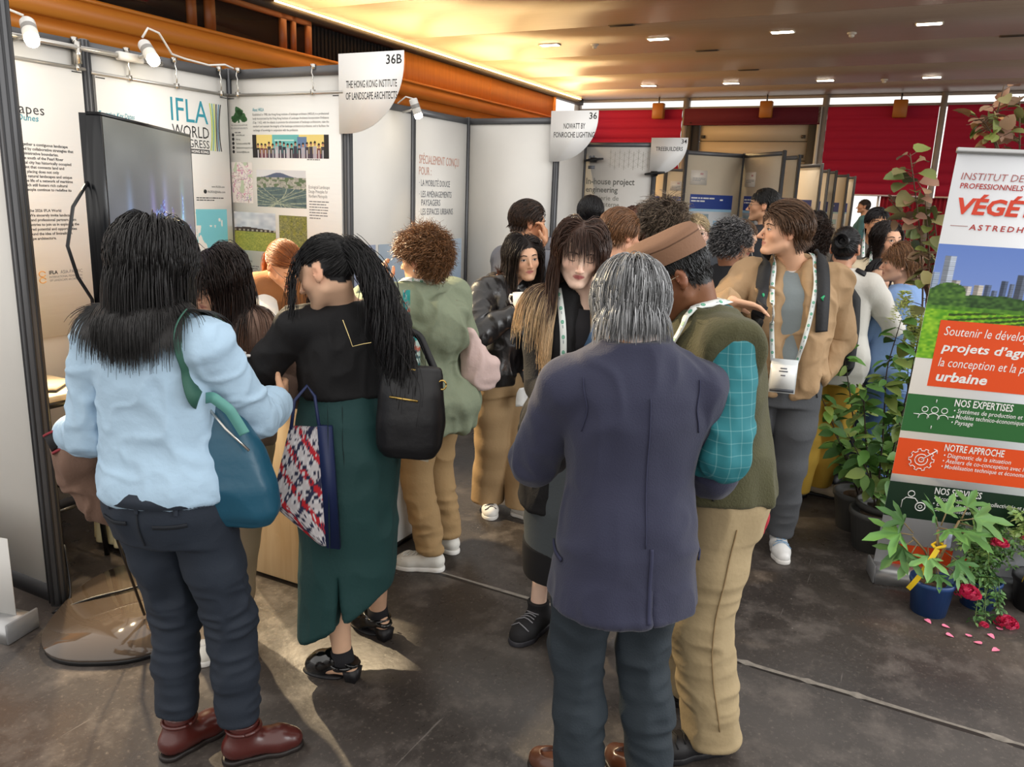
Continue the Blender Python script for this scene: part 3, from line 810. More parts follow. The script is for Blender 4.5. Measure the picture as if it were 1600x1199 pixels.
        for i in range(nseg):
            d = d*(1-grav)+gd*grav+rng.normal(0, jit, (n, 3)); d /= np.linalg.norm(d, axis=1)[:, None]+1e-9
            old = p; p = p+d*st[:, None]
            for c, r in cc:
                q = s.hl(p)-np.array(c); rr = np.array(r); f = np.linalg.norm(q/(rr+lay[:, None]), axis=1); m = f < 1
                if m.any(): q[m] = q[m]/f[m][:, None]; p[m] = s.hc+((q[m]+np.array(c))@s.M.T)*s.hk
                if hug and c[1] < 0:                              # combed hair keeps to its own layer over the skull
                    m = (f > 1) & (q[:, 2] > -.055); q[m] = q[m]/f[m][:, None]*(1+(.10 if hug is True else hug)*(f[m][:, None]-1)); p[m] = s.hc+((q[m]+np.array(c))@s.M.T)*s.hk
            if gs and i > 2:
                for g in gs:
                    m = (p > g.lo+g.h*2).all(1) & (p < g.lo+g.h*(g.n-3)).all(1)
                    if m.any(): p[m] = g.push(p[m], gridgap+g.pad, 1)
            d = p-old; d /= np.linalg.norm(d, axis=1)[:, None]+1e-9
            path.append(p.copy())
        P = np.stack(path, 1)                                    # n, nseg+1, 3
        if throat:                                               # no strand crosses in front of the throat
            q = s.hl(P.reshape(-1, 3)).reshape(n, -1, 3); bad = ((np.abs(q[..., 0]) < .062) & (q[..., 2] < -.075) & (q[..., 2] > -.34) & (q[..., 1] > -.02)).any(1) | ((np.abs(q[..., 0]) < .060) & (q[..., 2] < .035) & (q[..., 2] > -.13) & (q[..., 1] > .050)).any(1)
            P = P[~bad]; n = len(P); L = L[~bad]; ph = ph[~bad]
            if np.ndim(tipat): tipat = np.asarray(tipat)[~bad]
        if curl:
            t = np.linspace(0, 1, nseg+1)[None, :]; ds = t*L[:, None]; w = np.clip(t*3, 0, 1)*curl
            P = P+np.stack([w*np.sin(ds*cfreq+ph[:, :1]), w*np.cos(ds*cfreq+ph[:, :1]), w*.6*np.sin(ds*cfreq*.8+ph[:, 1:])], -1)
        k = nseg+1; T = np.gradient(P, axis=1); T /= np.linalg.norm(T, axis=2)[..., None]+1e-9
        A = np.cross(T, np.array([.31, .2, .93])); A /= np.linalg.norm(A, axis=2)[..., None]+1e-9; Bn = np.cross(T, A)
        tt = np.linspace(0, 1, k); rr = (rad*np.interp(tt, [0, .1, .7, 1], [.7, 1, .95, tiptaper]))[None, :, None]
        V = np.stack([P+rr*(math.cos(2*PI*j/3)*A+math.sin(2*PI*j/3)*Bn) for j in range(3)], 2).reshape(-1, 3)   # n, k, 3
        base = (np.arange(n)*k*3)[:, None, None]+(np.arange(nseg)*3)[None, :, None]; j = np.arange(3)[None, None, :]; j2 = (j+1) % 3
        F = np.stack([base+j, base+j2, base+3+j2, base+3+j], -1).reshape(-1, 4)
        c0 = s.hairc if col is None else np.array(lin(col)); cv = (1+var*rng.normal(0, 1, n)).clip(.35, 2.2)
        Cc = np.tile(c0, (n, k, 1))*cv[:, None, None]
        if tip is not None:
            at = (np.array(tipat) if np.ndim(tipat) else np.full(n, tipat))+rng.normal(0, .05, n)
            w = np.clip((tt[None, :]-at[:, None])/.22, 0, 1)[..., None]; Cc = Cc*(1-w)+np.array(lin(tip))*cv[:, None, None]*w
        colr = np.repeat(Cc.reshape(-1, 3), 3, 0)
        return mesh_np(name, V, F, mat('hair', rough=.38, attr='Col', spec=.5), s.root, True, None, np.clip(colr, 0, 1))
    def scalp_roots(s, n, seed=0, pick=None, lift=.0):
        rng = np.random.default_rng(seed+100); out = []
        while len(out) < n:
            v = rng.normal(0, 1, (n*3, 3)); v /= np.linalg.norm(v, axis=1)[:, None]; q = np.array([0, -.014, .026])+v*np.array([.074, .094, .087])
            zl = np.interp(q[:, 1], *HAIRLINE); m = (q[:, 2] > zl)
            m &= ~((np.abs(q[:, 0]) > .066) & (q[:, 2] < .026) & (q[:, 1] > -.034))
            if pick is not None: m &= pick(q)
            out += list(q[m]) if m.any() else []
            if not m.any(): break
        q = np.array(out[:n]); nn = (q-np.array([0, -.014, .026]))/np.array([.074, .094, .087])**2; nn /= np.linalg.norm(nn, axis=1)[:, None]
        return q, nn
    def W(s, q): return s.hc+(np.asarray(q)@s.M.T)*s.hk
    def Wd(s, d): return np.asarray(d)@s.M.T
    def tang(s, d, nn): return d-nn*(d*nn).sum(1)[:, None]
    def hair_long(s, n=2600, L=.36, part=.0, col=None, tip=None, tipat=.5, seed=0, rad=.0014, grav=.34, layer=.015, back=.35, jit=.05, gdir=(0, 0, -1), pick=None, bangs=0, var=.25, Lvar=.06, name='hair', curl=0., cfreq=30., hug=.70):
        q, nn = s.scalp_roots(n, seed, pick); rng = np.random.default_rng(seed)
        sd = np.sign(q[:, 0]-part+1e-4)*np.clip((q[:, 1]+.05)/.08, 0, 1)+np.clip(q[:, 0]*6, -.5, .5); d = np.stack([sd*.75, -back*np.ones(n), -.45-.8*(q[:, 2] < .05)], 1); d = s.tang(d, nn); d = d/(np.linalg.norm(d, axis=1)[:, None]+1e-6)+nn*.03
        hgt = np.clip((q[:, 2]+.06)/.17, 0, 1)
        LL = L*(.72+.28*hgt)*(1+rng.normal(0, Lvar, n))
        o = s.strands(name, s.W(q), s.Wd(d), LL, 18, grav, gdir, layer, jit, curl, cfreq, rad, col, tip, tipat, seed, var=var, throat=True, hug=hug)
        if bangs:
            qb, nb = s.scalp_roots(bangs, seed+5, lambda q: (q[:, 1] > .035) & (np.abs(q[:, 0]) < .055) & (q[:, 2] > .045))
            db = s.tang(np.stack([qb[:, 0]*3, np.full(len(qb), 1.), np.full(len(qb), -.6)], 1), nb)+nb*.25
            s.strands('fringe', s.W(qb), s.Wd(db), .085*(1+rng.normal(0, .1, len(qb))), 8, .22, (0, 0, -1), .008, .05, 0, 30, rad*.85, col, None, .5, seed+3, body=False, var=var)
        return o
    def hair_short(s, n=2600, L=.045, flow=(0, -1, .1), lift=.12, seed=0, rad=.0013, layer=.014, col=None, curl=0., cfreq=80., grav=.15, jit=.12, pick=None, var=.25, name='hair', swirl=None, top=1.0, tip=None, Lf=None, gdir=(0, 0, -1), hug=None):
        q, nn = s.scalp_roots(n, seed, pick); rng = np.random.default_rng(seed)
        d = np.tile(np.array(flow, float), (n, 1)) if swirl is None else swirl(q)
        d = s.tang(d, nn); d /= np.linalg.norm(d, axis=1)[:, None]+1e-6; d = d+nn*lift
        LL = L*(1+rng.normal(0, .15, n))*(1+(top-1)*np.clip((q[:, 2]-.02)/.09, 0, 1))
        if Lf is not None: LL = LL*Lf(q)
        return s.strands(name, s.W(q), s.Wd(d), LL, 8, grav, gdir, layer, jit, curl, cfreq, rad, col, tip, .6, seed, body=False, var=var, hug=(curl == 0 if hug is None else hug))
    def hair_tied(s, tie, n=1200, seed=0, rad=.0016, col=None, layer=.008, var=.25):
        """hair combed over the scalp to a tie point (head coordinates)"""
        q, nn = s.scalp_roots(n, seed); tie = np.array(tie, float); L = np.linalg.norm(tie-q, axis=1)*1.12+.01
        d = s.tang(tie-q, nn); t = s.W(tie[None])[0]
        path = []; rng = np.random.default_rng(seed); c = np.array([0, -.014, .026]); r = np.array([.074, .094, .087]); K = 10; lay = rng.uniform(.001, layer, n)
        a = (q-c)/r; b = (tie-c)/r; P = []
        for i in range(K+1):
            f = i/K; v = a*(1-f)+b*f; m = np.linalg.norm(a, axis=1)*(1-f)+max(np.linalg.norm(b), 1.)*f
            v = v/np.linalg.norm(v, axis=1)[:, None]*m[:, None]; v = v*(1+lay/.08*math.sin(f*PI)+.01)[:, None]
            P.append(s.W(c+v*r+rng.normal(0, .0008, (n, 3))))
        return s.tubes('hair', np.stack(P, 1), rad, col, var, seed)
    def tubes(s, name, P, rad, col=None, var=.25, seed=0, taper=.6):
        rng = np.random.default_rng(seed); n, k = P.shape[:2]
        T = np.gradient(P, axis=1); T /= np.linalg.norm(T, axis=2)[..., None]+1e-9
        A = np.cross(T, np.array([.31, .2, .93])); A /= np.linalg.norm(A, axis=2)[..., None]+1e-9; Bn = np.cross(T, A)
        rr = (rad*np.interp(np.linspace(0, 1, k), [0, .15, .8, 1], [.7, 1, 1, taper]))[None, :, None]
        V = np.stack([P+rr*(math.cos(2*PI*j/3)*A+math.sin(2*PI*j/3)*Bn) for j in range(3)], 2).reshape(-1, 3)
        base = (np.arange(n)*k*3)[:, None, None]+(np.arange(k-1)*3)[None, :, None]; j = np.arange(3)[None, None, :]; j2 = (j+1) % 3
        F = np.stack([base+j, base+j2, base+3+j2, base+3+j], -1).reshape(-1, 4)
        c0 = s.hairc if col is None else np.array(lin(col)); cv = .62*(1+var*rng.normal(0, 1, n)).clip(.35, 2.2)
        colr = np.repeat(np.tile(c0, (n, k, 1)).reshape(-1, 3)*np.repeat(cv, k)[:, None], 3, 0)
        return mesh_np(name, V, F, mat('hair', rough=.38, attr='Col', spec=.5), s.root, True, None, np.clip(colr, 0, 1))
    def spectacles(s, col='#8a7f72', r=(.021, .017), rim=.0010):
        mb = MB(); P = s.Hd
        for q in (-1, 1):
            pts = [P(q*.032+r[0]*math.cos(t), .101-.10*abs(r[0]*math.cos(t)*q+.0)*.3, -.004+r[1]*math.sin(t)) for t in np.linspace(0, 2*PI, 17)]
            mb.tube(pts, rim*1.1, 6); mb.tube([P(q*.053, .098, .002), P(q*.072, .05, .003), P(q*.080, -.005, .004), P(q*.078, -.022, -.012)], rim, 6)
        mb.tube([P(-.011, .103, .0), P(0, .107, .002), P(.011, .103, .0)], rim, 6)
        o = mb.build('glasses', mat('frame_'+col.strip('#'), col, .3, .6), s.root, True)
        return o
# ------------------------------------------------------------------ the hall: floor, ceiling, side wall with its timber beam, far wall with red blinds
def on_grid(o):
    o.location = tuple(OO); o.rotation_euler = (0, 0, TH); return o      # local x = along the aisle, local y = -b, z up
def floor_material():
    m = bpy.data.materials.new('dark_floor'); m.use_nodes = True; nt = m.node_tree; N = nt.nodes; L = nt.links; b = N['Principled BSDF']
    tc = N.new('ShaderNodeTexCoord')
    def noise(sc, det=6, st=None, ro=.55):
        n = N.new('ShaderNodeTexNoise'); n.inputs['Scale'].default_value = sc; n.inputs['Detail'].default_value = det; n.inputs['Roughness'].default_value = ro
        v = tc.outputs['Object']
        if st:
            mp = N.new('ShaderNodeMapping'); mp.inputs['Scale'].default_value = st; mp.inputs['Rotation'].default_value = (0, 0, .5); L.new(v, mp.inputs[0]); v = mp.outputs[0]
        L.new(v, n.inputs['Vector']); return n.outputs['Fac']
    def rng(x, a, bb, c, d):
        r = N.new('ShaderNodeMapRange'); L.new(x, r.inputs[0])
        for i, t in enumerate((a, bb, c, d)): r.inputs[i+1].default_value = t
        return r.outputs[0]
    def mixc(f, a, bb):
        x = N.new('ShaderNodeMix'); x.data_type = 'RGBA'; L.new(f, x.inputs[0])
        for s, t in ((6, a), (7, bb)):
            if isinstance(t, tuple): x.inputs[s].default_value = (*t, 1)
            else: L.new(t, x.inputs[s])
        return x.outputs[2]
    big = noise(.9, 5); mid = noise(5, 8, None, .65); fine = noise(60, 6, None, .7)
    c = mixc(rng(big, .38, .62, 0, 1), lin('#332e2b'), lin('#47413d'))
    c = mixc(rng(mid, .5, .72, 0, .75), c, lin('#6a625c'))
    c = mixc(rng(fine, .56, .75, 0, .6), c, lin('#83786e'))
    sc = noise(2.2, 3, (1, 22, 1)); c = mixc(rng(sc, .70, .74, 0, .35), c, lin('#8d8580'))
    vo = N.new('ShaderNodeTexVoronoi'); vo.inputs['Scale'].default_value = 9; L.new(tc.outputs['Object'], vo.inputs['Vector'])
    c = mixc(rng(vo.outputs['Distance'], .0, .035, .9, 0), c, lin('#a59d95'))
    L.new(c, b.inputs['Base Color'])
    L.new(rng(mid, .3, .7, .22, .42), b.inputs['Roughness']); b.inputs['Specular IOR Level'].default_value = .45
    bp = N.new('ShaderNodeBump'); bp.inputs['Strength'].default_value = .22; bp.inputs['Distance'].default_value = .004
    w = noise(26, 5); L.new(w, bp.inputs['Height']); L.new(bp.outputs[0], b.inputs['Normal'])
    return m
structure(on_grid(MB().box((-12, -14, -.06), (19.2, 8, 0)).build('floor', floor_material())))
# a filled, chipped joint in the floor, and a dark patch strip beside it
def joint():
    rnd = random.Random(4); P0, P1 = np.array((-.75, 3.80)), np.array((3.2, 1.70)); d = (P1-P0)/np.linalg.norm(P1-P0); n = np.array((-d[1], d[0])); mb = MB(); k = 150; A = []; B = []
    for i in range(k+1):
        p = P0+(P1-P0)*i/k; w = .006+.006*vnoise(np.array([[i*.22, 0, 1]]), 3)[0]+(.010 if rnd.random() < .08 else 0); o = .006*(vnoise(np.array([[i*.1, 5, 1]]), 4)[0]-.5)
        A.append(p+n*(o+w)); B.append(p+n*(o-w))
    V = [(*p, .0012) for p in A]+[(*p, .0012) for p in B]
    mb.add(V, [(k+1+i, k+1+i+1, i+1, i) for i in range(k)])
    structure(mb.build('trim_1', mat('floor_joint', '#7f786f', .8, var=.35, vscale=30)))
    mb = MB()
    mb.add([(*(p-n*.016), .0009) for p in A]+[(*(p-n*.034), .0009) for p in A], [(k+1+i, k+1+i+1, i+1, i) for i in range(k)])
    structure(mb.build('trim_2', mat('floor_joint_dark', '#211d1b', .5)))
joint()

def stripes(name, c1, c2, axis, scale, rough=.5, bump=.3, glow=None):
    m = bpy.data.materials.new(name); m.use_nodes = True; nt = m.node_tree; N = nt.nodes; L = nt.links; b = N['Principled BSDF']
    tc = N.new('ShaderNodeTexCoord'); w = N.new('ShaderNodeTexWave'); w.bands_direction = axis; w.inputs['Scale'].default_value = scale; w.inputs['Distortion'].default_value = .0
    L.new(tc.outputs['Object'], w.inputs['Vector'])
    nz = N.new('ShaderNodeTexNoise'); nz.inputs['Scale'].default_value = 1.5; nz.inputs['Detail'].default_value = 6
    mp = N.new('ShaderNodeMapping'); mp.inputs['Scale'].default_value = (12, .6, 1) if axis == 'X' else (.6, 12, 12); L.new(tc.outputs['Object'], mp.inputs[0]); L.new(mp.outputs[0], nz.inputs['Vector'])
    ad = N.new('ShaderNodeMath'); ad.operation = 'MULTIPLY_ADD'; L.new(w.outputs['Fac'], ad.inputs[0]); ad.inputs[1].default_value = .35
    mm = N.new('ShaderNodeMath'); mm.operation = 'MULTIPLY'; L.new(nz.outputs['Fac'], mm.inputs[0]); mm.inputs[1].default_value = .75; L.new(mm.outputs[0], ad.inputs[2])
    x = N.new('ShaderNodeMix'); x.data_type = 'RGBA'; L.new(ad.outputs[0], x.inputs[0]); x.inputs[6].default_value = (*lin(c1), 1); x.inputs[7].default_value = (*lin(c2), 1)
    L.new(x.outputs[2], b.inputs['Base Color']); b.inputs['Roughness'].default_value = rough
    bp = N.new('ShaderNodeBump'); bp.inputs['Strength'].default_value = bump; bp.inputs['Distance'].default_value = .01; L.new(w.outputs['Fac'], bp.inputs['Height']); L.new(bp.outputs[0], b.inputs['Normal'])
    return m
CZ = 4.66
M_ceil = stripes('ceiling_boards', '#9a8575', '#b59f8c', 'X', 9.0, .42, .25)
mb = MB(); seams = [2.0, 4.55, 6.95, 9.55, 12.15, 14.6, 17.0, 19.2]
for a0, a1 in zip(seams[:-1], seams[1:]): mb.box((a0+.018, -9.5, CZ), (a1-.018, 6.45, CZ+.06))
mb.box((2.0, -9.5, CZ+.05), (19.2, 6.45, CZ+.1), 1)
structure(on_grid(mb.build('ceiling', [M_ceil, mat('ceiling_void', '#2a211b', .9)])))
M_lampglow = mat('downlight_lens', '#ffffff', .4, emit='#fff3df', estr=16)
def downlights():
    first = None
    for a, bs in ((10.8, (-3.74, -1.60, .55, 2.75, 4.95)), (16.45, (-3.58, -1.52, .62, 2.80, 4.95))):
        for i, b in enumerate(bs):
            x, y, z = G(a, b, CZ)
            row = 'nearer row' if a < 12 else 'row close to the red blinds'; nth = ('first', 'second', 'third', 'fourth', 'fifth')[i]
            lab = 'oblong recessed downlight, %s from the timber wall, %s' % (nth, row)
            if first is None:
                first = thing('ceiling_downlight', lab, 'ceiling light', (x, y, z), ROT_V, 'recessed downlights in the wooden ceiling')
                MB().box((-.20, -.09, -.012), (.20, .09, .0)).build('frame', mat('lamp_frame', '#d8cdb8', .5), first); MB().box((-.175, -.07, -.018), (.175, .07, -.010)).build('lens', M_lampglow, first)
            else: dup(first, (x, y, z), ROT_V, lab)
            lamp('downlight_beam', 'SPOT', (x, y, z-.05), 130, (1, .86, .68), (x, y, 0), spot_size=2.1, spot_blend=.8, shadow_soft_size=.15)
downlights()
for k, (a, b, lab) in enumerate(((9.55, -1.85, 'slim dark air slot in the ceiling joint nearest the amber glow'), (12.15, -1.05, 'slim dark air slot in the middle ceiling joint'), (14.6, -.75, 'slim dark air slot in the far ceiling joint above the dark red valance'), (12.15, 4.0, 'slim dark air slot in the ceiling joint over the red blinds'))):
    t = thing('ceiling_vent', lab, 'vent', G(a, b, CZ), ROT_V, 'air slots in the ceiling joints')
    MB().box((-.22, -.05, -.012), (.22, .05, 0)).build('frame', mat('vent_frame', '#59493c', .6), t); MB().box((-.2, -.03, -.016), (.2, .03, -.006)).build('slot', mat('vent_dark', '#120e0c', .8), t)
for a, b, lab in ((11.2, 1.60, 'small round smoke detector on the wooden ceiling between two downlights'), (16.6, 1.85, 'small round ceiling sensor over the red blinds'), (11.0, -2.9, 'small round ceiling sensor beside the amber end of the ceiling')):
    t = thing('smoke_detector', lab, 'smoke detector', G(a, b, CZ), 0); MB().lathe([(.075, 0), (.075, -.02), (.05, -.035)], n=16).build('base', mat('white_plastic', '#d5cdc0', .4), t); MB().lathe([(.045, -.035), (.045, -.065), (.02, -.08), (0, -.08)], n=16).build('sensor_head', mat('white_plastic', '#d5cdc0', .4), t)

# side wall: dark gallery glazing and curtain above, orange timber beam and panelling
M_beam = stripes('orange_timber', '#cc7420', '#e39238', 'Z', 2.0, .45, .08)
M_slat = stripes('slatted_timber', '#b56a22', '#d88630', 'X', 11.0, .5, .5)
BW = 6.40
w = MB()
w.box((-4, BW+.06, 0), (19.2, BW+.2, 3.55), 0)                       # lower panelling
w.box((9.78, BW, 3.9), (16.9, BW+.1, 4.5), 1)
w.box((9.72, BW-.02, 3.9), (9.80, BW+.1, 4.5), 0); w.box((13.3, BW-.006, 3.9), (13.33, BW+.1, 4.5), 0); w.box((16.86, BW-.04, 3.4), (16.98, BW+.1, 4.56), 0)
w.box((7.07, BW+.5, 3.6), (9.8, BW+.6, 4.66), 2)                     # black recess
w.box((-4, BW+1.6, 3.6), (7.07, BW+1.7, 4.8), 2)
w.box((-4, BW-.05, 4.50), (18.9, BW+.12, CZ), 3); w.box((7.0, BW-.05, 4.6), (18.9, BW-.02, 4.62), 4)
w.box((16.98, BW+.05, 0), (19.2, BW+.2, 3.6), 0)
structure(on_grid(w.build('wall_left', [M_beam, M_slat, mat('black_recess', '#0b0a0a', .9), mat('curtain_rail_dark', '#2c211b', .6), mat('rail_metal', '#8a7f73', .4, .6)])))
bm_ = MB().box((-4, BW-.16, 3.66), (16.9, BW+.1, 3.93), 0).box((-4, BW-.04, 3.46), (16.9, BW+.1, 3.66), 0).box((-4, BW-.2, 3.90), (16.9, BW-.10, 3.945), 0)
structure(on_grid(bm_.build('trim_3', M_beam)))
f = MB()
for a0, a1 in ((4.55, 4.68), (4.86, 5.02), (6.36, 6.48), (6.62, 6.70), (6.96, 7.07), (2.2, 2.34)): f.box((a0, BW-.04, 3.93), (a1, BW+.06, 4.5))
f.box((-4, BW-.04, 4.42), (7.07, BW+.06, 4.52)); f.box((-4, BW-.03, 3.93), (7.07, BW+.06, 3.98))
fr = structure(on_grid(f.build('window_1', mat('window_timber', '#8a4a1a', .5))))
gp = MB().box((-4, BW+.02, 3.95), (7.05, BW+.03, 4.5)).build('window_pane', mat('gallery_glass', '#2b2724', .08, spec=.6), fr)
cu = MB()
for i in range(54):
    x0 = 7.1+i*.05; cu.box((x0, BW+.12+.03*(i % 2), 3.9), (x0+.05, BW+.16+.03*(i % 2), 4.6))
tag(on_grid(cu.build('curtain', mat('black_curtain', '#0d0c0e', .95))), 'black curtain filling the opening in the timber wall above the booths', 'curtain')
# warm cove lighting along the ceiling edge
cv = MB().box((6.2, BW-.10, 4.625), (18.6, BW-.055, 4.64)).build('cove_light_strip', mat('cove_glow', '#ffffff', .5, emit='#ffcf8a', estr=9)); on_grid(cv); tag(cv, 'thin warm light strip along the edge of the wooden ceiling', 'light strip')
for a in (8.0, 12.0, 16.0):
    p = G(a, -6.15, 4.05); q = G(a, -4.6, CZ)
    lamp('cove_light', 'AREA', p, 75, (1, .70, .32), q, shape='RECTANGLE', size=3.6, size_y=.15)

# far wall
AW = 19.1
def farbox(mb, b0, b1, z0, z1, d0=0., d1=.1, m=0): return mb.box((AW-d1, -b1, z0), (AW-d0, -b0, z1), m)
fw_ = MB()
farbox(fw_, -6.6, -3.35, 0, 2.0, -.2, .0, 0); farbox(fw_, -3.35, .45, 4.62, 4.8, -.2, 0, 0); farbox(fw_, .35, 1.25, 0, 2.1, -.2, 0, 0); farbox(fw_, .35, 9.4, 0, 1.08, -.2, 0, 0)
for b in (-6.6, -3.3, .38, 3.1, 6.2): farbox(fw_, b-.07, b+.07, 0, CZ, -.15, .12, 1)
farbox(fw_, -6.6, 9.4, 4.34, 4.42, -.1, .06, 1); farbox(fw_, -6.6, 9.4, 4.60, 4.66, -.1, .06, 1)
structure(on_grid(fw_.build('wall_far', [mat('far_wall', '#6d6158', .7), mat('far_frame', '#9c8f84', .5)])))
gl = bpy.data.materials.new('clear_glass'); gl.use_nodes = True; b_ = gl.node_tree.nodes['Principled BSDF']; b_.inputs['Transmission Weight'].default_value = 1; b_.inputs['Roughness'].default_value = 0; b_.inputs['IOR'].default_value = 1.02
g = MB(); farbox(g, -6.6, 9.4, 4.42, 4.60, -.05, -.03); structure(on_grid(g.build('window_2', gl)))
g = MB(); farbox(g, 1.25, 9.4, 1.08, 2.15, -.05, -.03); wf = structure(on_grid(g.build('window_3', gl)))
g = MB(); farbox(g, 1.2, 9.4, 1.04, 1.10, -.08, .06); farbox(g, 1.9, 1.95, 1.1, 2.15, -.08, .03); g.build('window_frame', mat('window_white', '#d9d6d0', .5), wf)
def blind(b0, b1, z0, z1, lab, pitch=.265, col='#a3052f'):
    mb = MB(); n = int((z1-z0)/pitch); 
    P = []
    for i in range(n*8+1):
        z = z0+(z1-z0)*i/(n*8); t = (i % 8)/8; P.append((.05+.055*math.sin(PI*t)**.7, z))
    V = [(AW-d-.04, -b1, z) for d, z in P]+[(AW-d-.04, -b0, z) for d, z in P]+[(AW-d-.01, -b1, z) for d, z in P]+[(AW-d-.01, -b0, z) for d, z in P]; k = len(P)
    F = [(i, k+i, k+i+1, i+1) for i in range(k-1)]+[(2*k+i+1, 3*k+i+1, 3*k+i, 2*k+i) for i in range(k-1)]
    mb.add(V, F); t = on_grid(mb.build('roman_blind', mat('blind_red_'+col.strip('#'), col, .85, bump=.15, bscale=60), None, True)); tag(t, lab, 'blind')
    MB().box((AW-.14, -b1, z0-.03), (AW-.03, -b0, z0+.01)).build('bottom_bar', mat('blind_bar', '#d8c4c4', .5), t)
blind(-6.5, -3.38, 2.2, 4.36, 'red pleated fabric blind on the far wall beside the timber wall')
blind(.46, 3.02, 2.18, 4.36, 'red pleated fabric blind beside the cream shutter door, bright window under it')
blind(3.2, 6.1, 2.18, 4.36, 'red pleated fabric blind on the far wall behind the tall banner top'); blind(6.3, 9.3, 2.18, 4.36, 'red pleated fabric blind on the far wall at the banner side')
v = MB(); farbox(v, -3.3, .30, 3.95, 4.36, .14, .2); farbox(v, -3.3, .30, 3.92, 3.96, .13, .21)
tag(on_grid(v.build('valance', mat('valance_red', '#5e0a1c', .85, bump=.2))), 'dark red valance over the cream sectional door', 'valance')
c = MB()
for i in range(40):
    farbox(c, 1.98+i*.05, 2.03+i*.05, 0, 2.15, .02+.025*(i % 2), .06+.025*(i % 2))
tag(on_grid(c.build('curtain', mat('curtain_red', '#8c0a22', .9))), 'dark red curtain hanging below the red blind by the bright window', 'curtain')
d = MB()
for i in range(8): farbox(d, -2.85, .02, i*.5+.01, i*.5+.49, .0, .05, 0)
farbox(d, -2.85, .02, 0, 4.0, -.05, .02, 1)
for b in (-2.75, -.08):
    for z in (2.6, 3.1, 3.6): farbox(d, b-.05, b+.05, z-.02, z+.06, .05, .08, 1)
dr = structure(on_grid(d.build('door_1', [mat('door_cream', '#c9b395', .55), mat('door_dark', '#3c362f', .5)])))
p = MB(); farbox(p, -3.22, -2.86, 0, 4.0, 0, .12, 0); farbox(p, .03, .30, 0, 4.0, 0, .12, 0); farbox(p, -3.12, -3.06, 0, 4.0, .12, .2, 1); farbox(p, .24, .32, 0, 4.36, .1, .2, 2); p.build('door_frame', [mat('door_post', '#4b4640', .5), mat('door_dark', '#3c362f', .5), mat('door_edge', '#cfc9be', .5)], dr)
for b, z, lab in ((-4.0, 4.30, 'small amber lamp box hanging at the top of the red blind beside the timber wall'), (-1.06, 4.30, 'small amber lamp box hanging over the dark red valance'), (2.16, 4.27, 'small amber lamp box hanging at the top of the wide red blind')):
    t = on_grid(thing('lamp_box', lab, 'lamp')); t.location = G(AW-.35, b, z); MB().box((-.1, -.16, -.22), (.1, .16, .2), 0, .02).build('housing', mat('amber_box', '#a3601a', .5), t); MB().tube([(0, 0, .19), (0, 0, .36)], .02).build('hanger', mat('door_dark', '#3c362f', .5), t)
# ------------------------------------------------------------------ exhibition partitions, posters, signs
M_board = mat('partition_white', '#eae7e1', .5, var=.03, vscale=3, bump=.03, bscale=8)
M_alu = mat('post_grey', '#66676a', .42, .35); M_alud = mat('post_groove', '#3a3b3e', .5, .2)
M_chrome = mat('chrome', '#c9c6c0', .18, .9); M_tube = mat('satin_tube', '#b9b6b1', .3, .7); M_blk = mat('black_plastic', '#141416', .35)
M_paper = mat('poster_paper', '#f1eee8', .45, bump=.12, bscale=2.2, bstretch=(1, 1, 9), bdist=.02); INK = mat('print_black', '#1c1c1e', .6); INKG = mat('print_grey', '#77777a', .6); INKT = mat('print_teal', '#2b8fa3', .6)
PH = 2.52
def post(mb, x, r=.027, z1=PH+.012, m=0):
    mb.lathe([(r*.7, 0.0), (r, .0), (r, z1-.004), (r*.6, z1)], (x, 0, 0), 8, m)
    for t in range(8):
        a = 2*PI*(t+.5)/8; c, s_ = math.cos(a), math.sin(a); q = r*.935
        mb.box((x+c*q-.004, s_*q-.004, .01), (x+c*q+.004, s_*q+.004, z1-.006), 1)
def partition(loc, rz, w, label, posts=(0, 1), pr=.027, base=.05, group='white exhibition partition panels', board=M_board, h=PH):
    t = thing('partition_panel', label, 'partition', loc, rz, group)
    MB().box((.02, -.004, base), (w-.02, .004, h-.05)).build('board', board, t)
    MB().box((.02, -.014, h-.055), (w-.02, .014, h)).build('top_rail', M_alu, t); MB().box((.02, -.013, .0), (w-.02, .013, base+.012)).build('bottom_rail', mat('plinth_dark', '#3f3f42', .5), t)
    for k in posts:
        mb = MB(); post(mb, w if k else 0, pr, h+.012); mb.build('post', [M_alu, M_alud], t)
    return t
pn = {}
pn['outer'] = partition(G(-2.02, -1.9), ROT_V, 1.9, 'wide white partition with a dark plinth, its grey post nearest of all in front of the television', (1,), .036, .065)
pn['back_a'] = partition(G(-2.0, -.95), ROT_U, 1.0, 'white partition behind the text poster with a lamp over it', (1,))
pn['back_b'] = partition(G(-1.0, -.95), ROT_U, 1.0, 'white partition behind the congress poster with the teal map', (1,))
pn['side_b'] = partition(G(0, -.95), ROT_V, .95, 'white partition behind the poster with the group photograph', (1,))
pn['n0'] = partition(G(0, -.93), ROT_U, 1.05, 'white partition half hidden by the sign 36B', (1,))
pn['n1'] = partition(G(1.05, -.93), ROT_U, 1.0, 'blank white partition under the small lamp, blue print low on it', (1,))
pn['n2'] = partition(G(2.05, -.93), ROT_U, .95, 'white partition printed with a French list under a faded red heading', (1,))
pn['side36'] = partition(G(3.0, -.93), ROT_V, .95, 'plain white partition carrying the sign 36', (1,))
pn['t0'] = partition(G(3.0, -.93), ROT_U, 1.0, 'beige lit partition right behind the sign 36', (1,)); partition(G(4.0, -.93), ROT_U, 1.0, 'beige lit partition two along from the sign 36 post', (1,)); partition(G(5.0, -.93), ROT_U, 1.0, 'beige lit partition next to the panel about an in-house project', (1,))
pn['side34'] = partition(G(6.0, -.93), ROT_V, .95, 'pale partition printed with an in-house project text beside the sign 34', (1,))

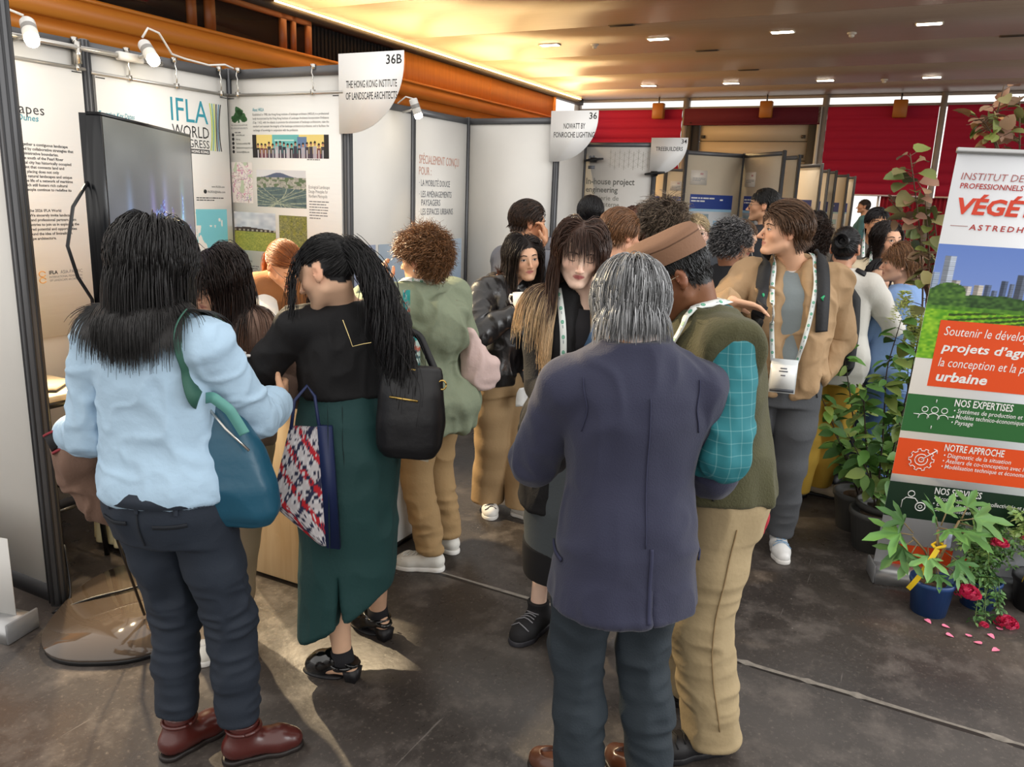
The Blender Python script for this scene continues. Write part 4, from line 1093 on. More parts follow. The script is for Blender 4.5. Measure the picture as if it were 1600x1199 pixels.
def poster_frame(t, x0, x1, z0, z1, hooks, y=-.03):
    """tube with a hanging sheet; hooks hold it from the top rail"""
    MB().box((x0, y-.0006, z0), (x1, y+.0006, z1-.006)).build('sheet', M_paper, t)
    MB().tube([(x0-.02, y, z1), (x1+.02, y, z1)], .010, 10).build('hanging_rail', M_tube, t)
    for hx in hooks:
        mb = MB(); mb.box((hx-.012, y-.008, PH-z1*0-.02), (hx+.012, -.012, PH+.008)); mb.tube([(hx, y-.004, PH-.01), (hx-.006, y-.006, PH-.04), (hx+.004, y-.006, PH-.06), (hx-.004, y-.006, PH-.085), (hx+.005, y-.005, PH-.105), (hx, y-.004, z1)], .0045, 6); mb.box((hx-.010, y-.016, z1-.012), (hx+.010, y+.008, z1+.018))
        mb.build('hook', M_chrome, t)
    mb = MB()
    for hx in (x0+.03, x1-.03): mb.box((hx-.028, y-.0016, z1-.022), (hx+.028, y-.0012, z1-.017))
    mb.build('clip_tab', M_blk, t)

# poster one: text column, mostly hidden by the partition
t = thing('hanging_poster', 'white text poster hanging beside the near grey partition post', 'poster', G(-2.0, -.95), ROT_U, 'hanging posters of the near booth')
poster_frame(t, .05, .955, .985, 2.375, (.30, .93)); Y = -.0312
R0 = .60
it = [('Liminal Landscapes', .728, 2.118, .050, 0, {'al': 'r', 'ls': 1.05}), ('Dreamy Hills, Shifting Dunes', .695, 2.085, .030, 1, {'al': 'r', 'sh': .15, 'b': .01})]
L1 = ['bringing together a contiguous landscape', 'shaped by collaborative strategies that', 'reach over administrative boundaries.', 'Set along the south of the Pearl River', 'this coastal city has historically occupied', 'the meeting point that connects land and', 'water, and this placing does not only', 'produce the natural landscapes and unique', 'patterns but the life of a network of maritime', 'towns which still fosters rich cultural', 'ties as people continue to redefine its', 'themes.']
for i, s_ in enumerate(L1): it.append((s_, .838-(.0, -.03, .055, .03, -.012, .03, .06, -.01, -.012, .02, .0, .53)[i], 1.965-.0222*i, .0138, 0, {'al': 'r', 'b': .022}))
L2 = [('for the 2026 IFLA World', .08), ('We sincerely invite landscape', .015), ('architects and professional partners from', .0), ('all countries to join us in exploring the', -.015), ('shared potential and opportunities', .0), ('which surround the idea of liminality in', .03), ('landscape architecture.', .12)]
for i, (s_, o) in enumerate(L2): it.append((s_, .85-o, 1.638-.0235*i, .0138, 0, {'al': 'r', 'b': .022}))
it += [('IFLA', .672, 1.316, .018, 0, {'b': .03}), ('ASIA-PACIFIC', .735, 1.316, .018, 2, {'w': .126}), ('INTERNATIONAL FEDERATION', .672, 1.296, .011, 2, {'w': .185}), ('OF LANDSCAPE ARCHITECTS', .672, 1.278, .011, 2, {'w': .185})]
lettering('lettering', it, t, Y, [INK, INKT, INKG])
mb = MB()
for z in (1.275, 1.308):
    pts = [(.635+.018*math.cos(a), Y-.0002, z+.012+.014*math.sin(a)) for a in np.linspace(.4, 5.9, 12)]; mb.tube(pts, .003, 5)
mb.build('emblem', mat('print_ochre', '#d9a765', .6), t)

# poster two: congress poster
t = thing('hanging_poster', 'congress poster with large teal heading, code square gap and teal coast map', 'poster', G(-1.0, -.95), ROT_U, 'hanging posters of the near booth')
poster_frame(t, .03, .95, .985, 2.365, (.24, .56, .90))
it = [('Tentative Key Dates', .035, 2.150, .026, 1, {'w': .224, 'sh': .2, 'b': .012}), ('Call for Proposals Nov 2025', .035, 2.112, .024, 0, {'w': .315, 'b': .012}), ('Early Registration Jan 2026', .035, 2.065, .024, 0, {'w': .31}), ('Congress Sept 2026', .035, 2.02, .024, 0, {'w': .22}),
      ('IFLA', .510, 2.172, .135, 1, {'w': .278}), ('WORLD', .512, 2.085, .068, 0, {'w': .278}), ('CONGRESS', .490, 2.026, .048, 0, {'w': .298}), ('2026 HONG KONG', .60, 1.996, .016, 3, {'w': .18, 'b': .03}),
      ('www.ifla2026.com', .790, 1.790, .012, 0, {'w': .105}), ('ifla2026@hkila.com', .757, 1.757, .014, 0, {'w': .142})]
lettering('lettering', it, t, Y, [INK, INKT, INKG, mat('print_white', '#f0efec', .6)])
mb = MB(); mb.quad([(.49, Y+.0003, 1.990), (.788, Y+.0003, 1.990), (.788, Y+.0003, 2.018), (.49, Y+.0003, 2.018)], 0)
greek(mb, .665, 1.722, .236, .008, 2, 0, Y, 3); mb.add([(x, Y, z) for x, z in disc(.737, 1.764, .013, 16)], [tuple(range(16))], 0)
mb.build('print', INK, t)
def ribbonlines():
    mb = MB(); xs = (.805, .822, .840, .858, .878, .893)
    for i, c in enumerate((0, 1, 0, 2, 3, 2)):
        top = xs[i]; mid = .845+(i-2.5)*.006; bot = .800+.017*i
        pts = []; n = 14
        for k in range(n+1):
            f = k/n; x = top*(1-f)**2+2*mid*f*(1-f)*1.0+bot*f*f; pts.append((x, 2.30-.285*f))
        V = [(x-.0042, Y, z) for x, z in pts]+[(x+.0042, Y, z) for x, z in pts]
        mb.add(V, [(j+1, n+1+j+1, n+1+j, j) for j in range(n)], c)
    mb.build('emblem', [mat('print_lime', '#b9c84a', .6), mat('print_sage', '#6fa889', .6), INK, mat('print_steel', '#3f7590', .6)], t)
ribbonlines()
def coast(u, v):
    land = (n2(u, v, 7, 7, 11)*.6+n2(u, v, 22, 22, 12)*.4) > (.50+.9*np.abs(u-.42)*(u > .42)+.25*(v > .82)-.35*(u < .22))
    c = np.where(land[..., None], np.array([.86, .86, .84]), np.array([.45, .74, .79]))
    isl = (np.hypot((u-.80)/.03, (v-.88)/.02) < 1) | (np.hypot((u-.86)/.02, (v-.84)/.04) < 1); c[isl] = (.86, .86, .84); return c
picture('map_print', .585, 1.10, .905, 1.655, coast, t, Y, (110, 170))

# poster three: institute poster with photographs
t = thing('hanging_poster', 'institute poster with green tree logo, group photograph and aerial view', 'poster', G(0, -.95), ROT_V, 'hanging posters of the near booth')
poster_frame(t, .015, .925, .95, 2.365, (.11, .72))
it = [('About HKILA', .225, 2.266, .020, 1, {'w': .095, 'b': .015}), ('THE HONG KONG INSTITUTE', .035, 2.178, .010, 2, {'w': .142}), ('OF LANDSCAPE ARCHITECTS', .035, 2.160, .010, 2, {'w': .142}), ('www.hkila.com', .075, 2.118, .011, 0, {'w': .075}), ('hkila.org', .075, 2.092, .011, 0, {'w': .035}), ('facebook.com/hkila1988', .075, 2.066, .011, 0, {'w': .12}), ('linkedin.com/company/the-hkila', .075, 2.040, .011, 0, {'w': .145}), ('secretariat@hkila.com', .075, 2.014, .011, 0, {'w': .11}),
      ('Ecological Landscape', .668, 1.806, .020, 2, {'w': .165}), ('Design Principles for', .668, 1.779, .020, 2, {'w': .150}), ('Northern Metropolis', .668, 1.751, .020, 2, {'w': .145}), ('On-going Initiatives', .045, 1.318, .018, 2, {'w': .13})]
P_ = ['Established in 1988, the Hong Kong institute of landscape architects (HKILA) is a professional', 'body incorporated by the Hong Kong Institute of Landscape Architects Incorporation Ordinance', '(Cap. 1162), with the objects to promote the advancement of landscape architecture, raise the', 'standard and maintain the integrity of the landscape architectural profession, and to facilitate the', 'exchange of knowledge in conjunction with the profession.']
for i, s_ in enumerate(P_): it.append((s_, .225, 2.240-.0235*i, .0135, 2, {'w': .61 if i < 4 else .37, 'b': .01}))
lettering('lettering', it, t, Y, [INK, INKT, INKG])
mb = MB(); greek(mb, .67, 1.725, .16, .008, 7, 0, Y, 5, 2.1); greek(mb, .045, 1.29, .20, .009, 16, 0, Y, 6, 1.75); greek(mb, .065, 2.135, .09, .010, 1, 0, Y, 9); greek(mb, .66, 1.975, .17, .008, 1, 0, Y, 9)
for z in (2.124, 2.098, 2.072, 2.046, 2.020): mb.add([(x, Y, zz) for x, zz in disc(.050, z, .0105, 14)], [tuple(range(14))], 1)
mb.build('print', [INKG, INK], t)
def treelogo():
    rnd = random.Random(3); mb = MB()
    for cx_, cz_, r in ((.075, 2.225, .030), (.105, 2.245, .034), (.135, 2.232, .030), (.10, 2.275, .026), (.065, 2.215, .020), (.155, 2.218, .022), (.12, 2.262, .026)):
        o = [(cx_+r*(1+.25*rnd.uniform(-1, 1))*math.cos(a), Y, cz_+r*.8*(1+.3*rnd.uniform(-1, 1))*math.sin(a)) for a in np.linspace(0, 2*PI, 12, endpoint=False)]; mb.add(o, [tuple(range(12))])
    mb.quad([(.098, Y, 2.198), (.112, Y, 2.198), (.108, Y, 2.235), (.102, Y, 2.235)]); mb.build('emblem', mat('print_green', '#2f5c33', .6), t)
treelogo()
def group_photo(u, v):
    c = np.ones(u.shape+(3,))*np.array([.93, .85, .52]); m = (u > .27) & (u < .62); c[m] = (.42, .74, .74); m = (u > .60) & (u < .72) & (v < .9); c[m] = (.38, .50, .66)
    c[(np.abs(v-.76) < .03) & (u > .30) & (u < .56)] = (.8, .92, .9)
    i = np.floor(u*20); x = u*20-i; hh = .50+.13*_hash(i.astype(int), 0*i.astype(int), 0*i.astype(int), 5)
    body = (v < hh-.1) & (np.abs(x-.5) < .46); hd = np.hypot((x-.5)/.28, (v-hh)/.085) < 1; hair = np.hypot((x-.5)/.30, (v-hh-.035)/.075) < 1
    tone = np.stack([_hash(i.astype(int), 1+0*i.astype(int), 0*i.astype(int), k) for k in (1, 2, 3)], -1)
    pal = np.array([[.12, .14, .22], [.16, .18, .30], [.22, .2, .26], [.70, .68, .72], [.45, .22, .25], [.10, .10, .13]]); bc = pal[(tone[..., 0]*5.99).astype(int)]
    c[v < .2] = (.55, .40, .5); c[body] = bc[body]; c[hair] = (.08, .06, .06); c[hd & (v < hh+.02)] = (.72, .52, .42); c[(v < .34) & (np.abs(x-.5) < .12) & (tone[..., 1] > .3)] = (.85, .84, .86)
    e = (u < .055) | (u > .94); c[e] = (.10, .09, .10); return c
picture('photo_print', .215, 1.985, .832, 2.125, group_photo, t, Y, (240, 60))
def aerial(u, v):
    hill = .80+.13*np.exp(-((u-.45)/.22)**2); c = np.ones(u.shape+(3,))*np.array([.87, .88, .90]); n = n2(u, v, 18, 18, 3); n_ = n2(u, v, 55, 45, 4)
    c[v < hill] = (.33, .38, .50); m = v < .80; c[m] = (np.stack([.45+.4*n_, .46+.38*n_, .44+.36*n_], -1))[m]; g = (v < .80) & (n > .60); c[g] = (.38, .46, .34)
    w = v < .55-.12*np.abs(u-.4); ww = np.stack([.26+.12*n, .35+.12*n, .38+.10*n], -1); c[w] = ww[w]
    for k in range(9):
        a = -.9+.24*k; d = np.abs((u-.42)*math.sin(a)-(v-.12)*math.cos(a)*.8+.03*np.sin(9*v+k)); c[w & (d < .007)] = (.66, .70, .62)
    for k in range(5): c[w & (np.abs(v-.08-.1*k-.05*np.sin(5*u+k)) < .008)] = (.5, .56, .5)
    return c
picture('photo_print', .24, 1.682, .648, 1.912, aerial, t, Y, (150, 90))
def mapnet(u, v):
    c = np.ones(u.shape+(3,))*np.array([.91, .89, .88]); n = n2(u, v, 6, 6, 31); e = n2(u, v, 9, 9, 32); out = np.hypot((u-.5)/.55, (v-.5)/.55) > 1+.35*(e-.5)
    for k, (f, col) in enumerate(((6, (.75, .50, .68)), (9, (.62, .58, .72)), (13, (.70, .66, .64)), (7, (.80, .45, .62)))):
        q = n2(u, v, f, f, 40+k); m = np.abs(q-.5) < .022; c[m & ~out] = col
    m = (n > .66) & ~out; c[m] = (.74, .80, .70); return c
picture('map_print', .022, 1.70, .205, 1.955, mapnet, t, Y, (90, 110))
def pavilion(u, v):
    n = n2(u, v, 9, 14, 51); f = n2(u, v, 40, 60, 52); c = np.stack([.70+.22*n, .74+.2*n, .80+.16*n], -1); m = (v < .62-.10*np.abs(u-.3)) & (v > .50); c[m] = (.25, .20, .18); c[(v < .56) & (v > .52) & (np.sin(u*60) > .2)] = (.7, .68, .62)
    g = v < .5; gg = np.stack([.45+.28*f, .52+.2*f, .22+.12*f], -1); c[g] = gg[g]; return c
picture('photo_print', .028, 1.395, .388, 1.642, pavilion, t, Y, (100, 70))
def woodland(u, v):
    f = n2(u, v, 30, 50, 61); n = n2(u, v, 9, 9, 62); return np.stack([.30+.42*f, .33+.36*f, .20+.30*f*n], -1)
picture('photo_print', .418, 1.395, .648, 1.634, woodland, t, Y, (80, 70))

# prints fixed flat on the partitions
lettering('lettering', [('SPÉCIALEMENT CONÇU', .10, 2.062, .075, 0, {'w': .68}), ('POUR :', .10, 1.965, .070, 0, {'w': .20}), ('· LA MOBILITÉ DOUCE', .105, 1.868, .056, 1, {'w': .52}), ('· LES AMÉNAGEMENTS', .105, 1.770, .056, 1, {'w': .55}), ('PAYSAGERS', .14, 1.695, .056, 1, {'w': .32}), ('· LES ESPACES URBAINS', .105, 1.615, .056, 1, {'w': .58})], pn['n2'], -.0062, [mat('print_salmon', '#cf9c8b', .6), mat('print_slate', '#6d6f76', .6)])
def sky_lamp(u, v):
    c = np.stack([.60+.10*v, .70+.06*v, .82+0*v], -1); c[(u < .10) & (v < .8)] = (.5, .62, .76); c[np.abs(v-.75+.9*(u-.2)) < .012] = (.8, .86, .9)
    c[(u > .3) & (u < .5) & (v < .35)] = (.36, .34, .34); return c
picture('picture_print', .45, .62, .86, 1.385, sky_lamp, pn['n2'], -.0065, (40, 60)); picture('picture_print', .50, .55, .97, 1.37, sky_lamp, pn['n1'], -.0065, (40, 60)); picture('picture_print', .05, .55, .46, 1.37, lambda u, v: np.stack([.66+0*u, .70+0*u, .80+0*u], -1), pn['n1'], -.0065, (4, 4))
lettering('lettering', [('In-house project', .045, 2.0, .078, 0, {'w': .66, 'b': .012}), ('engineering', .045, 1.90, .070, 0, {'w': .44, 'b': .012}), ('Ingénierie de', .045, 1.80, .062, 1, {'w': .46}), ('projet interne', .045, 1.72, .062, 1, {'w': .47})], pn['side34'], -.0062, [mat('print_olive', '#6d6d66', .6), mat('print_pale', '#8e8a7e', .6)])
mb = MB()
for i in range(9):
    for j in range(3):
        cx_, cz_ = .36+i*.062, 2.40-j*.075-(.03 if i % 2 else 0)
        for a in (PI/6, PI/2, 5*PI/6):
            dx, dz = .036*math.cos(a), .036*math.sin(a); mb.add([(cx_-dx-.0016*math.sin(a), -.0062, cz_-dz), (cx_-dx+.0016*math.sin(a)+.001, -.0062, cz_-dz), (cx_+dx+.0016*math.sin(a)+.001, -.0062, cz_+dz), (cx_+dx-.0016*math.sin(a), -.0062, cz_+dz)], [(0, 1, 2, 3)])
mb.build('pattern_print', mat('print_pattern', '#b3aea2', .6), pn['side34'])
mb = MB()
for k, (x, z, r) in enumerate(((.10, 2.30, .03), (.13, 2.34, .02), (.085, 2.34, .018))): mb.add([(p, -.0062, q) for p, q in disc(x, z, r, 10)], [tuple(range(10))])
mb.box((.06, -.0064, 2.19), (.15, -.0062, 2.23)); mb.build('emblem', mat('print_slate', '#6d6f76', .6), pn['side34'])

# quarter-round number signs on the posts
def flag_sign(a, num, lines, label, th, tz, wd, nh=.052):
    t = thing('booth_sign', label, 'sign', G(a, 0, 0), ROT_V, 'booth number signs')
    x0, x1, z0, z1 = -.035, .425, 2.13, 2.575; r = .405
    out = [(x0, z1), (x0, z0), (x1-r, z0)]+[(x1-r+r*math.sin(q), z0+.385-.385*math.cos(q)) for q in np.linspace(.08, PI/2, 16)]+[(x1, z1)]
    MB().prism(out, -.034, -.029).build('sign_board', mat('sign_white', '#f7f6f4', .4), t)
    it = [(num, x1-.012, z1-.018-nh, nh, 0, {'al': 'r', 'b': .012})]
    for i, s_ in enumerate(lines): it.append((s_, (x0+x1)/2+.005, tz-i*(th*1.62), th, 0, {'al': 'c', 'w': wd[i], 'b': .01}))
    lettering('lettering', it, t, -.0345, [INK]); MB().box((-.03, -.030, 2.2), (.03, -.02, 2.5)).build('bracket', M_alu, t)
flag_sign(0, '36B', ['THE HONG KONG INSTITUTE', 'OF LANDSCAPE ARCHITECTS'], 'quarter-round white sign 36B naming the landscape institute', .040, 2.385, (.36, .365), .050)
flag_sign(3.0, '36', ['NOWATT BY', 'FONROCHE LIGHTING'], 'quarter-round white sign 36 naming a lighting stand', .047, 2.42, (.21, .40), .055)
flag_sign(6.0, '34', ['TREEBUILDERS'], 'quarter-round white sign 34, farthest of the three signs', .048, 2.42, (.34,), .05)

# booth lamps on the partition tops
def spot(loc, rz, aim, label, cable=None, power=90):
    t = thing('booth_spotlight', label, 'spotlight', loc, rz, 'clip-on booth spotlights'); d = Vector(aim).normalized(); q = d.to_track_quat('Z', 'Y').to_matrix()
    def at(mb):                                                  # turn a lathe along the aim
        for i, V in enumerate(mb.V): mb.V[i] = np.array([tuple(q @ Vector(p)) for p in V])
        return mb
    at(MB().lathe([(0, -.075), (.030, -.075), (.035, -.065), (.035, .045), (.031, .047), (.0, .047)], n=20)).build('housing', mat('lamp_white', '#d5d3cf', .35), t, False)
    at(MB().lathe([(.0355, z) for z in (-.03, -.024)]+[(.0355, -.018), (.0355, -.012), (.0355, -.006), (.0355, 0)], n=20)).build('vent_band', mat('lamp_vent', '#8d8a86', .5), t)
    at(MB().lathe([(.030, .047), (.034, .060), (.030, .082), (.0, .088)], n=20)).build('bulb', mat('bulb_glow', '#ffffff', .3, emit='#fff0d2', estr=22), t, True)
    MB().tube([(0, .0, .0), (0, .06, -.02), (0, .13, -.03)], .009, 8).build('arm', M_tube, t)
    if cable: MB().tube(cable, .006, 8).build('cable', mat('cable_white', '#d9d7d2', .5), t, True)
    M = Matrix.Rotation(rz, 3, 'Z'); wd = M @ d; p = Vector(loc)+wd*.13
    lamp('booth_spot_beam', 'SPOT', tuple(p), power, (1, .78, .48), tuple(p+wd), spot_size=1.45, spot_blend=.75, shadow_soft_size=.03)
spot(G(-1.385, -.80, 2.49), ROT_U, (-0.31, -0.658, -0.687), 'lit white clip-on spotlight next to the near grey partition post', [(-.01, .02, .07), (-.05, .06, .09), (-.12, .12, .05)], 330)
spot(G(-.715, -.80, 2.505), ROT_U, (-0.169, -0.722, -0.671), 'lit white clip-on spotlight with a looping cable over the congress poster', [(-.02, .02, .075), (.02, .02, .13), (.10, .03, .12), (.18, .06, .06), (.24, .10, .035), (.36, .135, .03), (.55, .14, .022), (.68, .14, .045), (.74, .13, .03)], 460)
spot(G(1.76, -.70, 2.48), ROT_U, (.20, -.2, -.75), 'small lit clip-on spotlight beside the quarter-round sign 36B', [(0, .02, .07), (.0, .10, .09), (0, .18, .04)], 18)
tr = thing('lighting_rail', 'satin tube rail along the top of the partitions carrying two spotlights', 'rail', G(-1.5, -.90, 2.475), ROT_U)
MB().tube([(-.3, 0, 0), (.95, 0, 0.0)], .013, 10).build('tube', M_tube, tr); MB().box((.66, -.02, -.022), (.82, .02, .022), 0, .006).build('connector', mat('lamp_white', '#d5d3cf', .35), tr)
for x in (.02, .42): MB().box((x, -.012, -.08), (x+.02, .05, .03)).build('bracket', M_chrome, tr)
for a, b, z, lab in ((6.0, -.80, 2.30, 'black clamp arm on the pale partition edge under the sign 36'), (6.0, .02, 2.145, 'black clamp arm on the post under the sign 34')):
    t = thing('clamp_arm', lab, 'clamp', G(a, b, z), ROT_V, 'black clamp arms'); MB().box((-.03, -.06, -.03), (.06, -.03, .03), 0, .008).build('clamp', M_blk, t); MB().tube([(-.10, -.06, -.01), (0, -.075, .0), (.16, -.08, .015)], [.012, .022, .012], 8).build('arm', M_blk, t)

# poster walls farther down the aisle, set in zigzag
def board_pair(p, q, label, header='#24408f', num=True, seed=0, h=PH, plain=False):
    A = np.array(G(*p)); B_ = np.array(G(*q)); d = B_-A; w = float(np.linalg.norm(d[:2])); rz = math.atan2(d[1], d[0])
    t = partition(tuple(A), rz, w, label, (0, 1), .024, .05, 'poster walls down the aisle', mat('partition_cream', '#d8cbb4', .55), h)
    if plain: return t
    x0, x1 = w*.12, w*.86; z1 = 1.93
    s_ = MB(); s_.box((x0, -.0085, .78), (x1, -.0065, z1)); sh = s_.build('poster_sheet', mat('science_paper', '#dfe3e6', .5), t)
    m = MB(); m.quad([(x0, -.009, z1-.20), (x1, -.009, z1-.20), (x1, -.009, z1), (x0, -.009, z1)], 0); m.quad([(x0, -.009, z1-.235), (x1, -.009, z1-.235), (x1, -.009, z1-.2), (x0, -.009, z1-.2)], 1)
    greek(m, x0+.02, z1-.06, (x1-x0)*.55, .026, 2, 2, -.0093, seed+1, 1.6); greek(m, x1-.22, z1-.08, .13, .03, 1, 2, -.0093, seed+2); greek(m, x0+.02, z1-.30, (x1-x0)*.44, .010, 30, 3, -.0093, seed+3, 2.0); greek(m, x0+(x1-x0)*.54, z1-.52, (x1-x0)*.44, .010, 22, 3, -.0093, seed+4, 2.0)
    m.quad([(x0+.02, -.0095, z1-.52), (x0+(x1-x0)*.46, -.0095, z1-.52), (x0+(x1-x0)*.46, -.0095, z1-.27), (x0+.02, -.0095, z1-.27)], 4); m.quad([(x0+(x1-x0)*.58, -.0095, z1-.46), (x1-.04, -.0095, z1-.46), (x1-.04, -.0095, z1-.36), (x0+(x1-x0)*.58, -.0095, z1-.36)], 1)
    m.build('print', [mat('science_blue', header, .5), mat('science_sky', '#9cc6e0', .5), mat('print_white', '#f0efec', .6), mat('science_grey', '#8d949b', .6), mat('science_photo', '#93a6ad', .6, var=.3, vscale=20)], t)
    if num:
        m = MB(); m.box((x0-.02, -.0075, 2.06), (x0+.26, -.0062, 2.26), 0); greek(m, x0+.14, 2.20, .09, .035, 1, 1, -.0078, seed+7); greek(m, x0+.02, 2.15, .22, .010, 3, 2, -.0078, seed+8); m.build('number_sheet', [mat('science_sheet', '#e6ddd0', .5), mat('sheet_pink', '#c79a95', .6), INKG], t)
    return t
bl = 'poster partition with a blue-headed scientific poster, '
board_pair((7.41, .02), (8.17, .66), bl+'first of the zigzag, left of the standing man in black', seed=1)
board_pair((8.17, .66), (7.41, 1.34), bl+'second of the zigzag, behind the standing man in black', seed=2)
board_pair((9.25, .55), (8.35, 1.40), bl+'just past the head of the standing man in black', seed=3)
board_pair((11.35, .70), (10.57, 1.46), bl+'fourth along the zigzag row', seed=4)
board_pair((13.5, .72), (12.72, 1.34), bl+'fifth along the zigzag row', seed=5); board_pair((14.0, .80), (13.2, 1.43), bl+'sixth along the zigzag row', seed=6)
board_pair((15.7, .70), (14.9, 1.50), bl+'seventh along the zigzag row', seed=7); board_pair((16.7, .9), (15.97, 1.56), bl+'last of the zigzag row by the bright window', seed=8)
board_pair((14.1, -2.75), (13.35, -2.05), bl+'seen just under the sign 34', seed=9); board_pair((13.35, -2.02), (14.0, -1.2), bl+'seen beside the sign 34 and the first zigzag post', seed=10)
# ------------------------------------------------------------------ television on its stand
def television():
    t = thing('television', 'large television on a floor stand with a wide glossy base plate, evening skyline on screen', 'television', (-1.410, 3.12, 0), 0)
    d = nrm((-.115, 1.0, 0)); rz = math.atan2(d[1], d[0]); t.rotation_euler = (0, 0, rz)   # local x along the screen, -y faces the aisle
    w, z0, z1 = .50, 1.395, 2.015
    m = MB(); b = .012
    m.box((-w, -.022, z0), (w, .022, z0+.022)); m.box((-w, -.022, z1-b), (w, .022, z1)); m.box((-w, -.022, z0), (-w+b, .022, z1)); m.box((w-b, -.022, z0), (w, .022, z1)); m.box((-w+.004, -.004, z0+.004), (w-.004, .045, z1-.004)); m.box((-w+.2, .04, z0+.08), (w-.2, .07, z1-.15))
    m.build('casing', mat('tv_black', '#101216', .3), t)
    sm = bpy.data.materials.new('screen_picture'); sm.use_nodes = True; nt = sm.node_tree; bb = nt.nodes['Principled BSDF']; a = nt.nodes.new('ShaderNodeAttribute'); a.attribute_name = 'Col'
    nt.links.new(a.outputs['Color'], bb.inputs['Emission Color']); bb.inputs['Emission Strength'].default_value = .75; bb.inputs['Base Color'].default_value = (.02, .02, .022, 1); bb.inputs['Roughness'].default_value = .16
    def night(u, v):
        sky = np.stack([.42-.26*(1-v)+0*u, .43-.24*(1-v), .40-.10*(1-v)], -1); f = n2(u, v, 8, 6, 71)[..., None]; c = sky*(.85+.3*f)
        k = np.floor(u*34).astype(int); hh = .18+.22*_hash(k, 0*k, 0*k, 7)+.16*np.exp(-((u-.55)/.2)**2)+.30*(np.abs(u-.83) < .012); b_ = v < hh
        tone = _hash(k, 0*k+1, 0*k, 9)[..., None]; bc = np.array([.10, .16, .36])*(1-tone)+np.array([.30, .22, .50])*tone; lit = (n2(u, v, 200, 110, 3) > .66)[..., None]
        bc = np.where(lit, np.array([.45, .62, .85]), bc); c[b_] = bc[b_]
        for x0, col in ((.2, (.35, .5, .75)), (.45, (.5, .4, .8)), (.6, (.45, .45, .85)), (.83, (.3, .65, .6))): c += (np.exp(-((u-x0)/.03)**2)*np.clip(1-np.abs(v-.4)/.35, 0, 1))[..., None]*np.array(col)*.5
        w_ = v < .12; c[w_] = (np.stack([.08+.2*n2(u, v, 60, 10, 5), .12+.2*n2(u, v, 60, 10, 6), .34+.2*n2(u, v, 60, 10, 7)], -1))[w_]; return c
    picture('screen', -w+b, z0+.022, w-b, z1-b, night, t, -.0225, (170, 100), sm)
    pl = [(.42*math.copysign(abs(math.cos(q))**.75, math.cos(q)), .30*math.copysign(abs(math.sin(q))**.75, math.sin(q))+.18) for q in np.linspace(0, 2*PI, 48, endpoint=False)]
    base = MB().slab(pl, .022, .034).build('base_plate', mat('smoked_glass', '#4a4038', .06, spec=.7), t); MB().slab([(x*.985, (y-.18)*.985+.18) for x, y in pl], 0.0, .022).build('base_foot', M_blk, base)
    MB().box((-.04, .05, .03), (.04, .09, z0+.3), 0, .01).build('pole', mat('tv_black', '#101216', .3), t)
    MB().tube([(-.49, .035, 1.80), (-.56, .06, 1.72), (-.60, .07, 1.60), (-.57, .06, 1.50), (-.50, .05, 1.42), (-.42, .07, 1.10), (-.3, .12, .5), (-.12, .1, .05)], .0055, 8).build('cable', M_blk, t, True)
television()
def cable(name, pts, lab, r=.006):
    P = np.array(pts); q = np.linspace(0, len(P)-1, 40); S = np.stack([np.interp(q, range(len(P)), P[:, i]) for i in range(3)], 1)
    for _ in range(5): S[1:-1] = S[1:-1]*.5+(S[:-2]+S[2:])*.25
    tag(MB().tube(S, r, 8).build(name, M_blk, None, True), lab, 'cable')
cable('power_cable', [(-1.93, 3.20, .25), (-1.90, 3.17, .08), (-1.88, 3.12, .012), (-1.93, 3.02, .010), (-1.80, 3.12, .043), (-1.62, 3.24, .043), (-1.50, 3.50, .043), (-1.45, 3.75, .02)], 'black cable running over the glossy base plate of the television')

# ------------------------------------------------------------------ furniture
def wood(name, c1, c2, sc=3., stretch=(1, 1, .08), knots=True):
    m = bpy.data.materials.new(name); m.use_nodes = True; nt = m.node_tree; N = nt.nodes; L = nt.links; b = N['Principled BSDF']; tc = N.new('ShaderNodeTexCoord')
    mp = N.new('ShaderNodeMapping'); mp.inputs['Scale'].default_value = stretch; L.new(tc.outputs['Object'], mp.inputs[0])
    w = N.new('ShaderNodeTexNoise'); w.inputs['Scale'].default_value = sc*6; w.inputs['Detail'].default_value = 6; w.inputs['Distortion'].default_value = .8; L.new(mp.outputs[0], w.inputs[0])
    r = N.new('ShaderNodeValToRGB'); r.color_ramp.elements[0].color = (*lin(c1), 1); r.color_ramp.elements[1].color = (*lin(c2), 1); r.color_ramp.elements[0].position = .3; r.color_ramp.elements[1].position = .7; L.new(w.outputs['Fac'], r.inputs[0])
    out = r.outputs[0]
    if knots:
        v = N.new('ShaderNodeTexVoronoi'); v.inputs['Scale'].default_value = 5.5; L.new(tc.outputs['Object'], v.inputs['Vector']); rr = N.new('ShaderNodeMapRange'); L.new(v.outputs['Distance'], rr.inputs[0])
        for i, q in enumerate((.02, .07, .9, 0)): rr.inputs[i+1].default_value = q
        x = N.new('ShaderNodeMix'); x.data_type = 'RGBA'; L.new(rr.outputs[0], x.inputs[0]); L.new(out, x.inputs[6]); x.inputs[7].default_value = (*lin('#7d5a30'), 1); out = x.outputs[2]
    L.new(out, b.inputs['Base Color']); b.inputs['Roughness'].default_value = .55; return m
M_pine = wood('pine', '#d3b585', '#e6cfa6'); M_top = wood('light_top', '#d8bd92', '#e8d3af', 3, (.1, 1, 1), False)
t = thing('display_plinth', 'knotty pine box counter with a white cup on its top', 'counter', G(-1.39, .46), ROT_V)   # local x across the aisle, y along it
MB().box((.0, .0, .02), (.47, .44, 1.0), 0, .004).build('body', M_pine, t); MB().box((-.012, -.012, 1.0), (.48, .45, 1.03), 0, .004).build('top', M_top, t); MB().box((.03, .03, 0), (.44, .41, .02)).build('plinth', M_blk, t)
